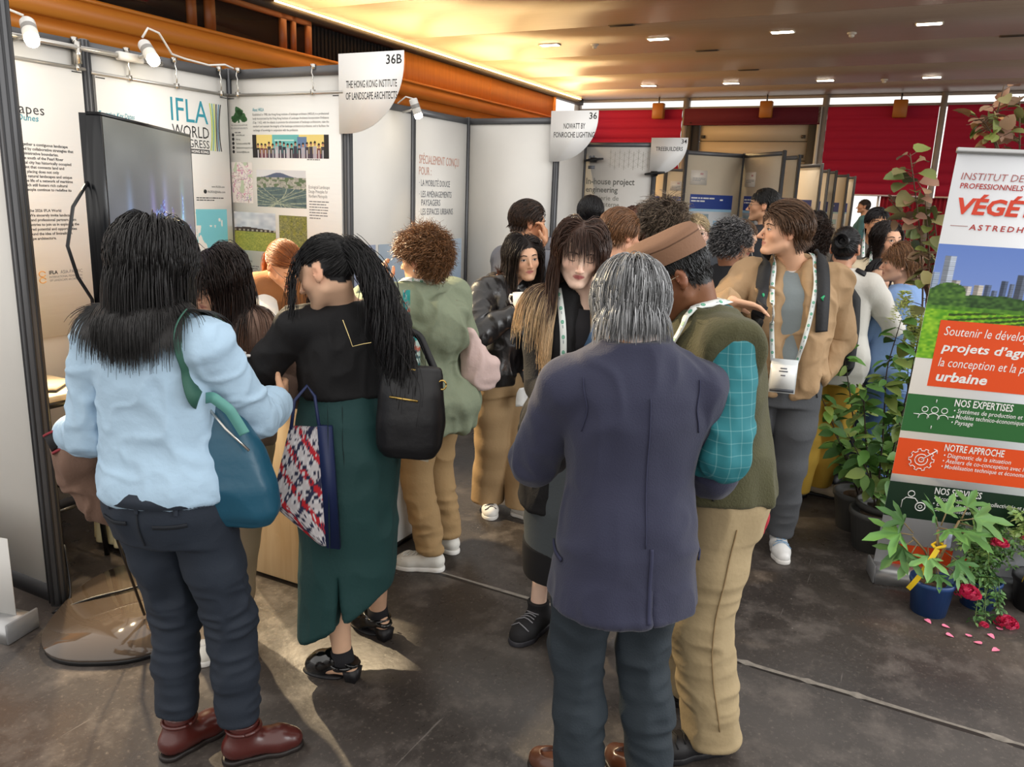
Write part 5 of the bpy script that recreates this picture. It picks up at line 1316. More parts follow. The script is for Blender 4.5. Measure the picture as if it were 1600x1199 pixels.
t = thing('display_plinth', 'low white box counter on a black plinth behind the green dress', 'counter', G(-.94, .46), ROT_V)
MB().box((.0, .0, .035), (.475, .31, .66), 0, .004).build('body', mat('laminate_white', '#dedbd6', .4), t); MB().box((.012, .012, 0), (.463, .298, .035)).build('plinth', M_blk, t); MB().box((-.008, -.008, .66), (.483, .318, .68), 0, .004).build('top', mat('laminate_white', '#dedbd6', .4), t)
def high_table(loc, rz, label, w=.55, d=.5, h=1.0, inset=.03):
    t = thing('bar_table', label, 'table', loc, rz, 'light wood bar tables on black frames')
    MB().box((-w/2, -d/2, h-.03), (w/2, d/2, h), 0, .004).build('table_top', M_top, t)
    for sx in (-1, 1):
        for sy in (-1, 1): MB().tube([(sx*(w/2-.06), sy*(d/2-.06), h-.03), (sx*(w/2-inset), sy*(d/2-inset), 0)], .013, 8).build('leg', M_blk, t)
    for z, f in ((.30, .7), (.55, .45)):
        x, y = w/2-.06+(.06-inset)*f, d/2-.06+(.06-inset)*f; mb = MB()
        for p, q in (((-x, -y), (x, -y)), ((x, -y), (x, y)), ((x, y), (-x, y)), ((-x, y), (-x, -y))): mb.tube([(*p, z), (*q, z)], .009, 8)
        mb.build('stretcher', M_blk, t)
    m = MB(); m.box((-w/2+.03, -d/2+.03, h-.065), (w/2-.03, d/2-.03, h-.03)); m.build('apron', M_blk, t)
    return t
high_table((-2.22, 3.55, 0), ROT_V, 'light wood table on black legs half hidden behind the near grey post', .42, .42, .86)
high_table((-.10, 6.25, 0), ROT_V, 'light wood bar table on black legs in front of the plain white partition', .5, .45, 1.0)
t = thing('stack_of_leaflets', 'small dark leaflet box lying on the light wood table by the post', 'leaflets', (-2.20, 3.55, .86), .2)
MB().box((-.12, -.09, 0), (.12, .09, .012), 0, .003).build('top_leaflet', mat('leaflet_dark', '#2a2b30', .5), t); MB().box((-.118, -.088, .012), (.118, .088, .02)).build('cover', mat('leaflet_cream', '#ddd2b4', .5), t)
# cloth-covered low table in the booth
def cloth_table():
    S = Solid((-.36, -.30, -.01), (.36, .30, .66), .008)
    S.loft([(.03, 0, 0, .25, .20), (.3, 0, 0, .24, .19), (.56, 0, 0, .225, .175), (.605, 0, 0, .215, .165)], .01, pw=5)
    t = thing('draped_table', 'low table under a cream cloth beside the television stand', 'table', (-1.84, 3.82, 0), ROT_V)
    V, Q = S.skin(); a = np.arctan2(V[:, 1], V[:, 0]); f = np.clip((.58-V[:, 2])/.5, 0, 1); V[:, :2] *= (1+.045*np.sin(a*11)*f+.03*np.sin(a*23+1)*f)[:, None]
    mesh_np('tablecloth', V, Q, mat('cloth_cream', '#e9dfb4', .8, bump=.2, bscale=30), t, True)
    for x in (-.18, .18):
        for y in (-.12, .12): MB().tube([(x, y, 0), (x, y, .3)], .015).build('leg', M_blk, t)
cloth_table()
def cup(loc, label, handle=0., saucer=False, s=1.0, group='white coffee cups'):
    t = thing('coffee_cup', label, 'cup', loc, handle, group); w = mat('china', '#ece9e4', .2, coat=.3); z = .012 if saucer else 0
    MB().lathe([(.0, z), (.028*s, z), (.035*s, z+.02*s), (.039*s, z+.072*s), (.036*s, z+.072*s), (.032*s, z+.02*s), (0, z+.012*s)], n=28).build('bowl', w, t, True)
    MB().tube([(.036*s, 0, z+.060*s), (.056*s, 0, z+.058*s), (.064*s, 0, z+.040*s), (.052*s, 0, z+.020*s), (.034*s, 0, z+.018*s)], .0052*s, 8).build('handle', w, t, True)
    MB().lathe([(0, z+.055*s), (.0365*s, z+.056*s)], n=24).build('coffee', mat('coffee', '#3a2416', .2), t)
    return t
cup((*G(-1.12, .54)[:2], 1.0315), 'white coffee cup standing on the pine counter', PI*.85)
sc = thing('saucer', 'white saucer lying on the pine counter by the cup', 'saucer', (*G(-1.24, .63)[:2], 1.031), 0); MB().lathe([(0, 0), (.035, 0), (.07, .012), (.068, .015), (.035, .005), (0, .004)], n=28).build('dish', mat('china', '#ece9e4', .2, coat=.3), sc, True)
MB().tube([(-.05, .02, .018), (.0, .01, .016), (.04, 0, .018)], [.006, .003, .003], 6).build('spoon', M_chrome, sc)

# ------------------------------------------------------------------ roll-up banners
def rollup_base(t, w):
    m = MB(); k = 14
    P = [(-.075+.0*0, .0), (-.075, .045), (-.055, .078), (0, .088), (.055, .078), (.075, .045), (.075, 0)]
    V = [(0, y, z) for y, z in P]+[(w, y, z) for y, z in P]; n = len(P)
    m.add(V, [(i, i+1, n+i+1, n+i) for i in range(n-1)]+[tuple(range(n-1, -1, -1)), tuple(range(n, 2*n)), (0, n, 2*n-1, n-1)]); m.build('cassette', mat('anodised', '#b4b5b6', .3, .75), t)
    for x in (-.012, w): MB().box((x, -.078, 0), (x+.012, .078, .09), 0, .006).build('end_cap', mat('end_cap', '#8b8c8e', .4, .3), t)
def big_banner():
    t = thing('rollup_banner', 'tall roll-up banner of a horticulture institute with skyline picture and orange box', 'banner', (1.845, 3.69, 0.0), math.radians(-12))
    W_ = .85; b = thing('banner_sheet', '', '', (0, 0, .08), 0); del b['label'], b['category']; b.parent = t; b.rotation_euler = (.09, .020, 0)
    rollup_base(t, W_)
    sheet = MB().box((0, 0, .0), (W_, .0015, 1.985)).build('sheet', mat('banner_white', '#e6e9ee', .35), b)
    MB().box((-.005, -.010, 1.975), (W_+.005, .012, 2.0), 0, .004).build('top_rail', mat('anodised', '#b4b5b6', .3, .75), b); MB().tube([(W_/2, .03, -.02), (W_/2, .03, 1.97)], .012, 8).build('pole', mat('anodised', '#b4b5b6', .3, .75), b)
    Y = -.0012; m = MB(); q = lambda x0, z0, x1, z1, mm, y=Y: m.quad([(x0, y, z0), (x1, y, z0), (x1, y, z1), (x0, y, z1)], mm)
    q(.0, .715, W_, .900, 0); q(0, .492, W_, .678, 1); q(0, .268, W_, .452, 2); q(.072, .945, .80, 1.258, 1, -.0022); q(.075, -.0, .345, .122, 1); q(.38, .0, .46, .09, 1); q(.03, 1.674, .10, 1.677, 3)
    FM = [mat('banner_green', '#2f6a36', .4), mat('banner_orange', '#e8521f', .4), mat('banner_dark', '#14301f', .4), mat('banner_greyred', '#b08a88', .4)]
    for V_, f_, k_ in zip(m.V, m.F, m.M): mesh_np('colour_field', V_, [[0, 1, 2, 3]], FM[k_], b)
    def city(u, v):
        x = u*.85; c = np.stack([.40+.22*v*0+.20*(1-v), .52+.16*(1-v), .80+.10*(1-v)], -1); hz = .50; c = np.where((v > hz)[..., None], c, 0)
        def bld(x0, x1, top, col, str_=60):
            mk = (x > x0) & (x < x1) & (v > hz-.05) & (v < top); s_ = (.86+.14*(np.sin(v*str_*6) > 0))[..., None]; sh = np.where(((x-x0)/(x1-x0) < .55)[..., None], .72, 1.06); c[mk] = (np.array(col)*s_*sh)[mk]
        bld(-.02, .03, .76, (.62, .68, .78)); bld(.035, .082, .90, (.74, .78, .85)); bld(.085, .12, .70, (.78, .76, .74)); bld(.13, .17, .66, (.82, .80, .78)); bld(.175, .215, .67, (.83, .80, .76)); bld(.22, .245, .68, (.40, .46, .58)); bld(.25, .275, .64, (.42, .48, .60)); bld(.28, .31, .72, (.34, .40, .52)); bld(.315, .335, .70, (.45, .50, .6)); bld(.34, .38, .78, (.40, .44, .52)); bld(.385, .42, .72, (.5, .5, .55)); bld(.44, .5, .8, (.45, .5, .58)); bld(.55, .62, .75, (.5, .52, .6)); bld(.68, .74, .85, (.55, .6, .68))
        f = n2(u, v, 60, 60, 81); e = n2(u, v, 14, 14, 82)
        mk = (v < .56+.04*e) & (v > .40); c[mk] = (np.stack([.10+.2*f, .22+.24*f, .08+.12*f], -1))[mk]
        tr = np.hypot((x-.07)/.085, (v-.53)/.15) < .8+.4*e; c[tr & (v > .42)] = (np.stack([.14+.25*f, .28+.28*f, .10+.12*f], -1))[tr & (v > .42)]
        mk = v < .44; g = np.stack([.30+.35*f, .58+.25*f, .08+.12*f], -1); c[mk] = g[mk]
        for k in range(7):
            ln = np.abs(v-.40+.05*k-.22*(x-.1)*(1+.25*k)) < .010; c[ln & mk & (x > .1)] *= .45
        mk = (v > .44) & (v < .475); c[mk] = (np.stack([.22+.2*f, .42+.2*f, .10+.1*f], -1))[mk]
        return c
    picture('picture_print', 0, 1.075, W_, 1.595, city, b, Y, (220, 140))
    wh, rd, rb = 0, 1, 2
    it = [('INSTITUT DES', .033, 1.870, .029, 3, {'w': .262, 'b': -.002, 'sh': .12}), ('PROFESSIONNELS DU', .036, 1.834, .022, 1, {'w': .30, 'b': .012, 'sh': .08}), ('VÉGÉTAL', .040, 1.729, .064, 2, {'w': .43, 'b': .035, 'sh': .14}), ('ASTREDHOR', .105, 1.662, .023, 1, {'w': .285, 'b': .018, 'ls': 1.4, 'sh': .1}),
          ('Soutenir le développement des', .097, 1.190, .042, 0, {'w': .56, 'sh': .15}), ('projets d’agriculture', .100, 1.117, .040, 0, {'w': .56, 'sh': .15, 'b': .022}), ('la conception et la production', .100, 1.044, .042, 0, {'w': .53, 'sh': .15}), ('urbaine', .102, .975, .044, 0, {'w': .215, 'sh': .15, 'b': .028}),
          ('NOS EXPERTISES', .205, .860, .034, 0, {'w': .245, 'b': .016}), ('NOTRE APPROCHE', .205, .636, .034, 0, {'w': .255, 'b': .016}), ('NOS SERVICES', .205, .412, .034, 0, {'w': .205, 'b': .016})]
    for z, L_ in ((.828, ('• Systèmes de production et durabilité', '• Modèles technico-économiques', '• Paysage')), (.604, ('• Diagnostic de la situation', '• Ateliers de co-conception avec les parties prenantes', '• Modélisation technique et économique')), (.380, ('• Accompagnement des collectivités et porteurs', '• Études de faisabilité', '• Suivi et mise en œuvre'))):
        for i, s_ in enumerate(L_): it.append((s_, .208, z-.0285*i, .0215, 0, {'sh': .12, 'b': .004, 'w': .0103*len(s_)}))
    lettering('lettering', it, b, -.0030, [mat('print_white', '#f0efec', .6), mat('banner_red', '#b0322c', .5), mat('banner_vermilion', '#d8432a', .5), mat('banner_rose', '#a8625f', .5)])
    ic = MB(); z0 = .805                                          # line icons: three people, target in a cog, person with a cog
    for cx_, r in ((.085, .013), (.127, .015), (.169, .013)):
        ic.tube([(cx_+r*math.cos(a), -.003, z0+.026+r*math.sin(a)) for a in np.linspace(0, 2*PI, 15)], .002, 5); ic.tube([(cx_+1.7*r*math.cos(a), -.003, z0-.014+1.5*r*math.sin(a)) for a in np.linspace(0, PI, 12)]+[(cx_-1.7*r, -.003, z0-.02)], .002, 5)
    for x0, x1, z in ((.04, .065, z0), (.19, .215, z0)): ic.tube([(x0, -.003, z), (x1, -.003, z)], .002, 5)
    for z in (z0+.07, z0-.06): ic.tube([(.127, -.003, z-.008), (.127, -.003, z+.008)], .002, 5)
    ic.build('icon', mat('print_white', '#f0efec', .6), b); ic = MB()
    c0 = (.115, .578)
    cog = []
    for k in range(10):
        for da, r in ((-.16, .046), (-.12, .056), (.12, .056), (.16, .046)): a = 2*PI*k/10+da; cog.append((c0[0]+r*math.cos(a), -.003, c0[1]+r*math.sin(a)))
    ic.tube(cog+[cog[0]], .0022, 5); ic.tube([(c0[0]+.028*math.cos(a), -.003, c0[1]+.028*math.sin(a)) for a in np.linspace(.9, 6.6, 18)], .0022, 5); ic.tube([(c0[0]+.012*math.cos(a), -.003, c0[1]+.012*math.sin(a)) for a in np.linspace(0, 6.3, 12)], .0022, 5); ic.tube([(c0[0], -.003, c0[1]), (c0[0]+.06, -.003, c0[1]+.055)], .0026, 5); ic.tube([(c0[0]+.045, -.003, c0[1]+.06), (c0[0]+.06, -.003, c0[1]+.055), (c0[0]+.062, -.003, c0[1]+.038)], .0024, 5)
    ic.build('icon', mat('print_white', '#f0efec', .6), b); ic = MB(); c0 = (.105, .37); ic.tube([(c0[0]+.015*math.cos(a), -.003, c0[1]+.028+.015*math.sin(a)) for a in np.linspace(0, 6.3, 14)], .0022, 5); ic.tube([(c0[0]-.034, -.003, c0[1]-.05), (c0[0]-.034, -.003, c0[1]-.01), (c0[0]-.02, -.003, c0[1]+.006), (c0[0]+.02, -.003, c0[1]+.006), (c0[0]+.034, -.003, c0[1]-.01), (c0[0]+.034, -.003, c0[1]-.02)], .0022, 5); ic.tube([(c0[0]+.05+.022*math.cos(a), -.003, c0[1]-.035+.022*math.sin(a)) for a in np.linspace(0, 6.3, 14)], .003, 5); ic.tube([(c0[0]+.05+.009*math.cos(a), -.003, c0[1]-.035+.009*math.sin(a)) for a in np.linspace(0, 6.3, 10)], .002, 5)
    ic.build('icon', mat('print_white', '#f0efec', .6), b)
big_banner()
t = thing('rollup_banner', 'edge of a white roll-up banner with a silver base at the picture’s lower corner by the partition', 'banner', (-2.62, 3.055, 0), math.radians(-14.5))
rollup_base(t, .70); MB().box((0.02, -.001, .085), (.68, .001, .42)).build('sheet', mat('banner_pale', '#dcdad6', .4), t)
t['label'] = 'low white banner on a silver cassette outside the near partition'
# ------------------------------------------------------------------ people, front group
def plaid(name, base, line, sx=9., lw=.06):
    m = bpy.data.materials.new(name); m.use_nodes = True; nt = m.node_tree; N = nt.nodes; L = nt.links; b = N['Principled BSDF']; tc = N.new('ShaderNodeTexCoord'); sp = N.new('ShaderNodeSeparateXYZ'); L.new(tc.outputs['Object'], sp.inputs[0]); out = None
    for ax, k in (('Y', sx), ('Z', sx), ('X', sx*.0+.001)):
        a = N.new('ShaderNodeMath'); a.operation = 'MULTIPLY'; L.new(sp.outputs[ax], a.inputs[0]); a.inputs[1].default_value = k
        f = N.new('ShaderNodeMath'); f.operation = 'FRACT'; L.new(a.outputs[0], f.inputs[0]); c = N.new('ShaderNodeMath'); c.operation = 'LESS_THAN'; L.new(f.outputs[0], c.inputs[0]); c.inputs[1].default_value = lw if ax != 'X' else 0
        if out is None: out = c.outputs[0]
        else:
            d = N.new('ShaderNodeMath'); d.operation = 'ADD'; L.new(out, d.inputs[0]); L.new(c.outputs[0], d.inputs[1]); out = d.outputs[0]
    x = N.new('ShaderNodeMix'); x.data_type = 'RGBA'; h = N.new('ShaderNodeMath'); h.operation = 'MULTIPLY'; L.new(out, h.inputs[0]); h.inputs[1].default_value = .15; L.new(h.outputs[0], x.inputs[0]); x.inputs[6].default_value = (*lin(base), 1); x.inputs[7].default_value = (*lin(line), 1); L.new(x.outputs[2], b.inputs['Base Color']); b.inputs['Roughness'].default_value = .8
    return m
def hstripes(name, c1, c2, k=34., duty=.42):
    m = bpy.data.materials.new(name); m.use_nodes = True; nt = m.node_tree; N = nt.nodes; L = nt.links; b = N['Principled BSDF']; tc = N.new('ShaderNodeTexCoord'); sp = N.new('ShaderNodeSeparateXYZ'); L.new(tc.outputs['Object'], sp.inputs[0])
    a = N.new('ShaderNodeMath'); a.operation = 'MULTIPLY'; L.new(sp.outputs['Z'], a.inputs[0]); a.inputs[1].default_value = k; f = N.new('ShaderNodeMath'); f.operation = 'FRACT'; L.new(a.outputs[0], f.inputs[0]); c = N.new('ShaderNodeMath'); c.operation = 'LESS_THAN'; L.new(f.outputs[0], c.inputs[0]); c.inputs[1].default_value = duty
    x = N.new('ShaderNodeMix'); x.data_type = 'RGBA'; L.new(c.outputs[0], x.inputs[0]); x.inputs[6].default_value = (*lin(c1), 1); x.inputs[7].default_value = (*lin(c2), 1); L.new(x.outputs[2], b.inputs['Base Color']); b.inputs['Roughness'].default_value = .8
    return m
def seam(p, name, grid, pts, w, m, parent, gap=.0015, th=.003):
    return p.ribbon(name, pts, w, m, th, gap, parent, 30, [grid], None, False, True)
M_sole_w = mat('sole_white', '#e4e1dc', .5); M_sole_b = mat('sole_black', '#17161a', .5); M_lace = mat('lace_white', '#e6e4e0', .7)
F1 = [(.010, (6, 6, 4), 1), (.005, (15, 15, 8), 3), (-.007, (7, 7, 6), 6), (-.005, (13, 13, 11), 16)]

# --- woman in the light blue shirt, seen from behind
def p_blue():
    p = Person('person in light blue shirt and navy trousers seen from behind, teal bag on shoulder', (-.995, 2.20), 10, H=1.70, sex='f', h=.006, headat=(-1.00, 2.21, 1.585), headw=18, head=(0, -12, 0), skin='#d6a684', hairc='#131010', lean=(-.015, -.01),
               feet=[('w', -1.035, 2.25, 34), ('w', -.815, 2.225, 66)], hands=[dict(w=(-1.395, 2.40, 1.01), hintw=(.40, -.6, -.7), dw=(-.5, .5, -.4)), dict(w=(-.765, 2.53, 1.13), hintw=(.35, -.5, -.8))], eyes='closed')
    sh = mat('cotton_light_blue', '#a9c4da', .85, bump=.55, bscale=26, bdist=.008)
    o = p.top('shirt', sh, hem=.930, off=.014, arm=(.060, .054, .046), fore=.62, flare=[(.92, .004, .006), (.98, .020, .024), (1.10, .016, .020), (1.28, .004, .008), (1.42, 0, 0)], fold=F1+[(.008, (30, 30, 14), 9, p.el[0], .16), (.008, (30, 30, 14), 11, p.el[1], .16)], neck=.058, cuff=.010)
    p.collar('collar', sh, .066, 1.415, .045, .010, .012, o)
    S = p.grids[0]
    tm = mat('wool_navy', '#1b2431', .8, bump=.15, bscale=150, var=.06, vscale=9)
    t = p.trousers(tm, hip=.012, leg=(.092, .065, .056), hem=.148, waist=.985, fold=[(.007, (13, 13, 8), 2), (.010, (11, 11, 22), 5, p.ank[0]+[0, 0, .06], .20), (.010, (11, 11, 22), 8, p.ank[1]+[0, 0, .06], .20), (.009, (14, 14, 26), 12, p.kn[1], .22), (.009, (14, 14, 26), 13, p.kn[0], .22)], seat=1)
    T = p.tr
    ring = [p.at(.20*math.sin(a), -.16*math.cos(a), .945) for a in np.linspace(-2.2, 2.2, 14)]; p.ribbon('waistband', ring, .040, tm, .003, .002, t, 60, [T], None, False)
    for x in (-.11, 0.0, .12): seam(p, 'belt_loop', T, [p.at(x, -.17, .972), p.at(x, -.175, .912)], .012, tm, t, .004)
    for s_ in (-1, 1): seam(p, 'pocket_welt', T, [p.at(s_*.045, -.18, .868), p.at(s_*.145, -.15, .874)], .012, mat('wool_navy_dark', '#111720', .8), t)
    seam(p, 'seat_seam', T, [p.at(0, -.18, .92), p.at(0, -.19, .86), p.at(0, -.15, .80)], .004, mat('wool_navy_dark', '#111720', .8), t)
    p.shoes(mat('leather_burgundy', '#4b1d19', .3, coat=.3, bump=.05, bscale=60), mat('sole_brown', '#1c1513', .5), kind='boot', L=.262)
    for i in (0, 1):
        u_ = nrm(p.kn[i]-p.ank[i]); c = p.ank[i]+u_*.030; t_ = math.radians(p.feet[i][2]); fw = np.array([math.sin(t_), math.cos(t_), 0]); rt = np.array([fw[1], -fw[0], 0]); MB().tube([c+rt*.049*math.cos(q)+fw*(.052*math.sin(q)-.004) for q in np.linspace(0, 2*PI, 24)], .0065, 6).build('boot_strap', mat('leather_burgundy', '#4b1d19', .3, coat=.3), p.root, True); MB().tube([c-rt*.05*sg_+fw*.0 for sg_ in (1.06, 1.16)], .010, 4).build('buckle', M_chrome, p.root)
    p.hair_long(5200, .325, 0, seed=2, layer=.030, jit=.014, back=.50, rad=.0014, var=.22, grav=.30)
    seam(p, 'wristband', p.B, [p.wr[0]+np.array([math.cos(a), 0, math.sin(a)])*.035 for a in np.linspace(0, 6.1, 10)], .030, M_blk, p.root, .004)
    return p
P1 = p_blue()
def bag(name, label, lo, hi, h, fn, m, cat='bag'):
    S = Solid(lo, hi, h); fn(S); t = thing(name, label, cat, ((lo[0]+hi[0])/2, (lo[1]+hi[1])/2, 0)); return t, S
def world_strap(name, pts, w, m, t, persons, gap=.008, th=.003, n=50, parent=None):
    """a strap given in world points, pushed clear of the clothes of those who carry it"""
    P = np.array(pts, float); d = np.concatenate([[0], np.cumsum(np.linalg.norm(np.diff(P, axis=0), axis=1))]); tt = np.linspace(0, d[-1], n); q = np.stack([np.interp(tt, d, P[:, j]) for j in range(3)], 1)
    for _ in range(5): q[1:-1] = q[1:-1]*.5+(q[:-2]+q[2:])*.25
    N = np.tile(np.array([0, -1., .2]), (n, 1))
    for p in persons:
        def unL(l): h = math.radians(p.hdg); return np.stack([l[:, 0]*math.cos(h)+l[:, 1]*math.sin(h), -l[:, 0]*math.sin(h)+l[:, 1]*math.cos(h), l[:, 2]], 1)
        def toL(w_): h = math.radians(p.hdg); v = w_-p.pos; return np.stack([v[:, 0]*math.cos(h)-v[:, 1]*math.sin(h), v[:, 0]*math.sin(h)+v[:, 1]*math.cos(h), v[:, 2]], 1)
        l = toL(q)
        for it in range(4):
            for g in p.grids:
                inn = (l > g.lo+.02).all(1) & (l < g.lo+g.h*g.n-.02).all(1)
                if inn.any():
                    dd = g.sample(l[inn]); k2 = (dd < .07)[:, None]; l[inn] = np.where(k2, g.snap(l[inn], gap, 2), l[inn])
            if it < 3: l[1:-1] = l[1:-1]*.6+(l[:-2]+l[2:])*.2
        q0 = q.copy(); q = unL(l)+p.pos; e = np.clip((np.arange(n)-n*.78)/(n*.2), 0, 1)[:, None]; q = q*(1-e)+q0*e
        for g in p.grids:
            dd = g.sample(l); gn = unL(g.grad(l)); k = (dd < .05)[:, None]; N = np.where(k, gn, N)
    for _ in range(8): N[1:-1] = N[1:-1]*.5+(N[:-2]+N[2:])*.25
    T = np.gradient(q, axis=0); T /= np.linalg.norm(T, axis=1)[:, None]+1e-9; Sd = np.cross(T, N); Sd /= np.linalg.norm(Sd, axis=1)[:, None]+1e-9; N = np.cross(Sd, T)
    V = np.concatenate([q-Sd*w/2, q+Sd*w/2, q+Sd*w/2+N*th, q-Sd*w/2+N*th])-np.array(t.location); F = []
    for a, b in ((0, 1), (1, 2), (2, 3), (3, 0)): i = np.arange(n-1); F.append(np.stack([a*n+i, a*n+i+1, b*n+i+1, b*n+i], 1))
    F.append(np.array([[0, n, 2*n, 3*n], [n-1, 4*n-1, 3*n-1, 2*n-1]]))
    return mesh_np(name, V, F, m, parent or t, True)
def world_solid(name, S, m, t, fold=None, rel=1):
    V, Q = S.skin(); V = relax(V, Q, rel)
    if fold: V = folds(V, normals(V, Q), fold); V = relax(V, Q, 1, .3)
    return mesh_np(name, V-np.array(t.location), Q, m, t, True)

def teal_bag():
    m = mat('nylon_teal', '#1b4f66', .38, bump=.3, bscale=22, bdist=.008)
    def f(S):
        S.loft([(.84, -.795, 2.19, .095, .045), (.875, -.795, 2.187, .118, .068), (.96, -.805, 2.185, .120, .074), (1.06, -.825, 2.185, .108, .062), (1.15, -.850, 2.185, .082, .038), (1.215, -.872, 2.18, .045, .020), (1.24, -.882, 2.175, .03, .012)], .01, pw=2.8)
    t, S = bag('shoulder_bag', 'teal nylon shoulder bag on a green strap over the light blue shirt', (-1.0, 2.05, .76), (-.55, 2.50, 1.30), .006, f, m)
    o = world_solid('pouch', S, m, t, [(.008, (9, 9, 4), 4)])
    world_strap('strap', [(-.86, 2.42, 1.24), (-.88, 2.34, 1.40), (-.895, 2.22, 1.47), (-.895, 2.10, 1.44), (-.885, 2.06, 1.38), (-.866, 2.05, 1.31), (-.845, 2.05, 1.25), (-.855, 2.09, 1.23), (-.872, 2.14, 1.215)], .050, mat('webbing_green', '#2f5c4e', .7), t, [P1], .006, .004)
    world_strap('handle', [(-.872, 2.14, 1.22), (-.82, 2.11, 1.235), (-.775, 2.11, 1.20), (-.74, 2.12, 1.13)], .030, mat('webbing_teal', '#5d9a92', .6), t, [], .004, .003)
    MB().box((-.892+.775, 2.125-2.275, 1.20), (-.852+.775, 2.14-2.275, 1.235), 0, .003).build('strap_tab', mat('tab_brown', '#5a4636', .6), t)
    MB().tube([(-.075, -.135, 1.20), (-.02, -.150, 1.14), (.045, -.155, 1.08)], .004, 6).build('zipper', M_chrome, t)
teal_bag()
def tweed_bag():
    t = thing('shopper_bag', 'red white and navy woven bag with dark blue edge hanging beside the green dress', 'bag', (-.685, 2.50, 0)); m = bpy.data.materials.new('tweed'); m.use_nodes = True; nt = m.node_tree; a = nt.nodes.new('ShaderNodeAttribute'); a.attribute_name = 'Col'; nt.links.new(a.outputs['Color'], nt.nodes['Principled BSDF'].inputs['Base Color']); nt.nodes['Principled BSDF'].inputs['Roughness'].default_value = .85
    n = 60; u, v = np.meshgrid(np.linspace(0, 1, n), np.linspace(0, 1, n)); x = -.115+.215*u; z = .62+.42*v
    x0 = np.interp(v, [0, .35, 1], [.055, -.11, -.04]); x1 = np.interp(v, [0, 1], [.075, .055]); X = x0+(x1-x0)*u; th = .028*np.sin(u*PI)**.6*np.sin(np.clip(v*1.1, 0, 1)*PI)**.5
    c = np.ones(u.shape+(3,))*np.array([.80, .78, .79]); cell = _hash((u*26).astype(int), (v*34).astype(int), 0*(u*26).astype(int), 4)
    big = ((X*14+z*9) % 1); big2 = ((X*14-z*9) % 1); c[(big < .30)] = (.72, .12, .18); c[(big2 < .26)] = (.16, .18, .30); c[(big < .3) & (big2 < .26)] = (.75, .10, .14); c[cell > .80] = (.86, .85, .86); c[(cell < .16)] = (.14, .15, .26)
    rgb = np.where(c <= .04045, c/12.92, ((c+.055)/1.055)**2.4).reshape(-1, 3)
    A = np.stack([X, .0-th, z], -1).reshape(-1, 3); B = np.stack([X, .012+th*.5, z], -1).reshape(-1, 3); i = np.arange(n*n).reshape(n, n)
    F = np.stack([i[:-1, :-1], i[:-1, 1:], i[1:, 1:], i[1:, :-1]], -1).reshape(-1, 4)
    mesh_np('panel', np.concatenate([A, B]), np.concatenate([F, F[:, ::-1]+n*n]), m, t, True, None, np.concatenate([rgb, rgb]))
    nv = mat('satin_navy', '#1c2a55', .5)
    MB().add([(.052, -.004, 1.045), (.095, .01, 1.04), (.115, .02, .60), (.075, -.004, .615), (.052, .02, 1.045), (.095, .034, 1.04), (.115, .044, .60), (.075, .02, .615)], [(0, 3, 2, 1), (4, 5, 6, 7), (0, 1, 5, 4), (1, 2, 6, 5), (2, 3, 7, 6), (3, 0, 4, 7)]).build('gusset', nv, t)
    MB().tube([(-.035, 0, 1.03), (-.03, .03, 1.12), (.0, .08, 1.16), (.03, .06, 1.13), (.055, .01, 1.04)], .006, 6).build('handle', nv, t, True)
tweed_bag()
def folded_coat():
    m = mat('wool_mauve_brown', '#745a4c', .9, bump=.2, bscale=120); E_, W_ = np.array([-1.27, 2.24, 1.13]), np.array([-1.33, 2.42, 1.0])
    def f(S):
        S.chain([(-1.33, 2.37, 1.02), (-1.30, 2.33, .98), (-1.26, 2.34, 1.0)], [.060, .062, .050], .05); S.chain([(-1.37, 2.36, .99), (-1.35, 2.35, .92)], [.052, .045], .05); S.chain([(-1.28, 2.36, .98), (-1.275, 2.36, .90), (-1.285, 2.36, .80)], [.050, .055, .046], .05, sq=((0, 1, 0), .8)); S.chain([(-1.31, 2.37, .88), (-1.32, 2.37, .82)], [.04, .035], .05)
        S.chain([(-1.235, 2.37, .95), (-1.24, 2.37, .76)], [.030, .024], .04)
    t, S = bag('folded_coat', 'mauve brown coat folded over the forearm of the person in light blue', (-1.52, 2.18, .58), (-1.05, 2.52, 1.16), .007, f, m, 'coat'); world_solid('cloth', S, m, t, [(.018, (9, 9, 5), 21), (.008, (22, 22, 9), 22), (-.012, (9, 9, 6), 24)])
    l = np.array(t.location); MB().tube([np.array(q)-l for q in ((-1.375, 2.315, 1.055), (-1.350, 2.305, 1.015))], .045, 20).build('cuff', mat('knit_black', '#18171b', .8), t, True)
    for q in ((-1.377, 2.316, 1.060), (-1.348, 2.304, 1.011)): MB().tube([np.array(q)-l, np.array(q)-l+np.array([.003, -.001, -.006])], .0465, 20).build('cuff_edge', mat('knit_red', '#8a2b35', .8), t, True)
folded_coat()

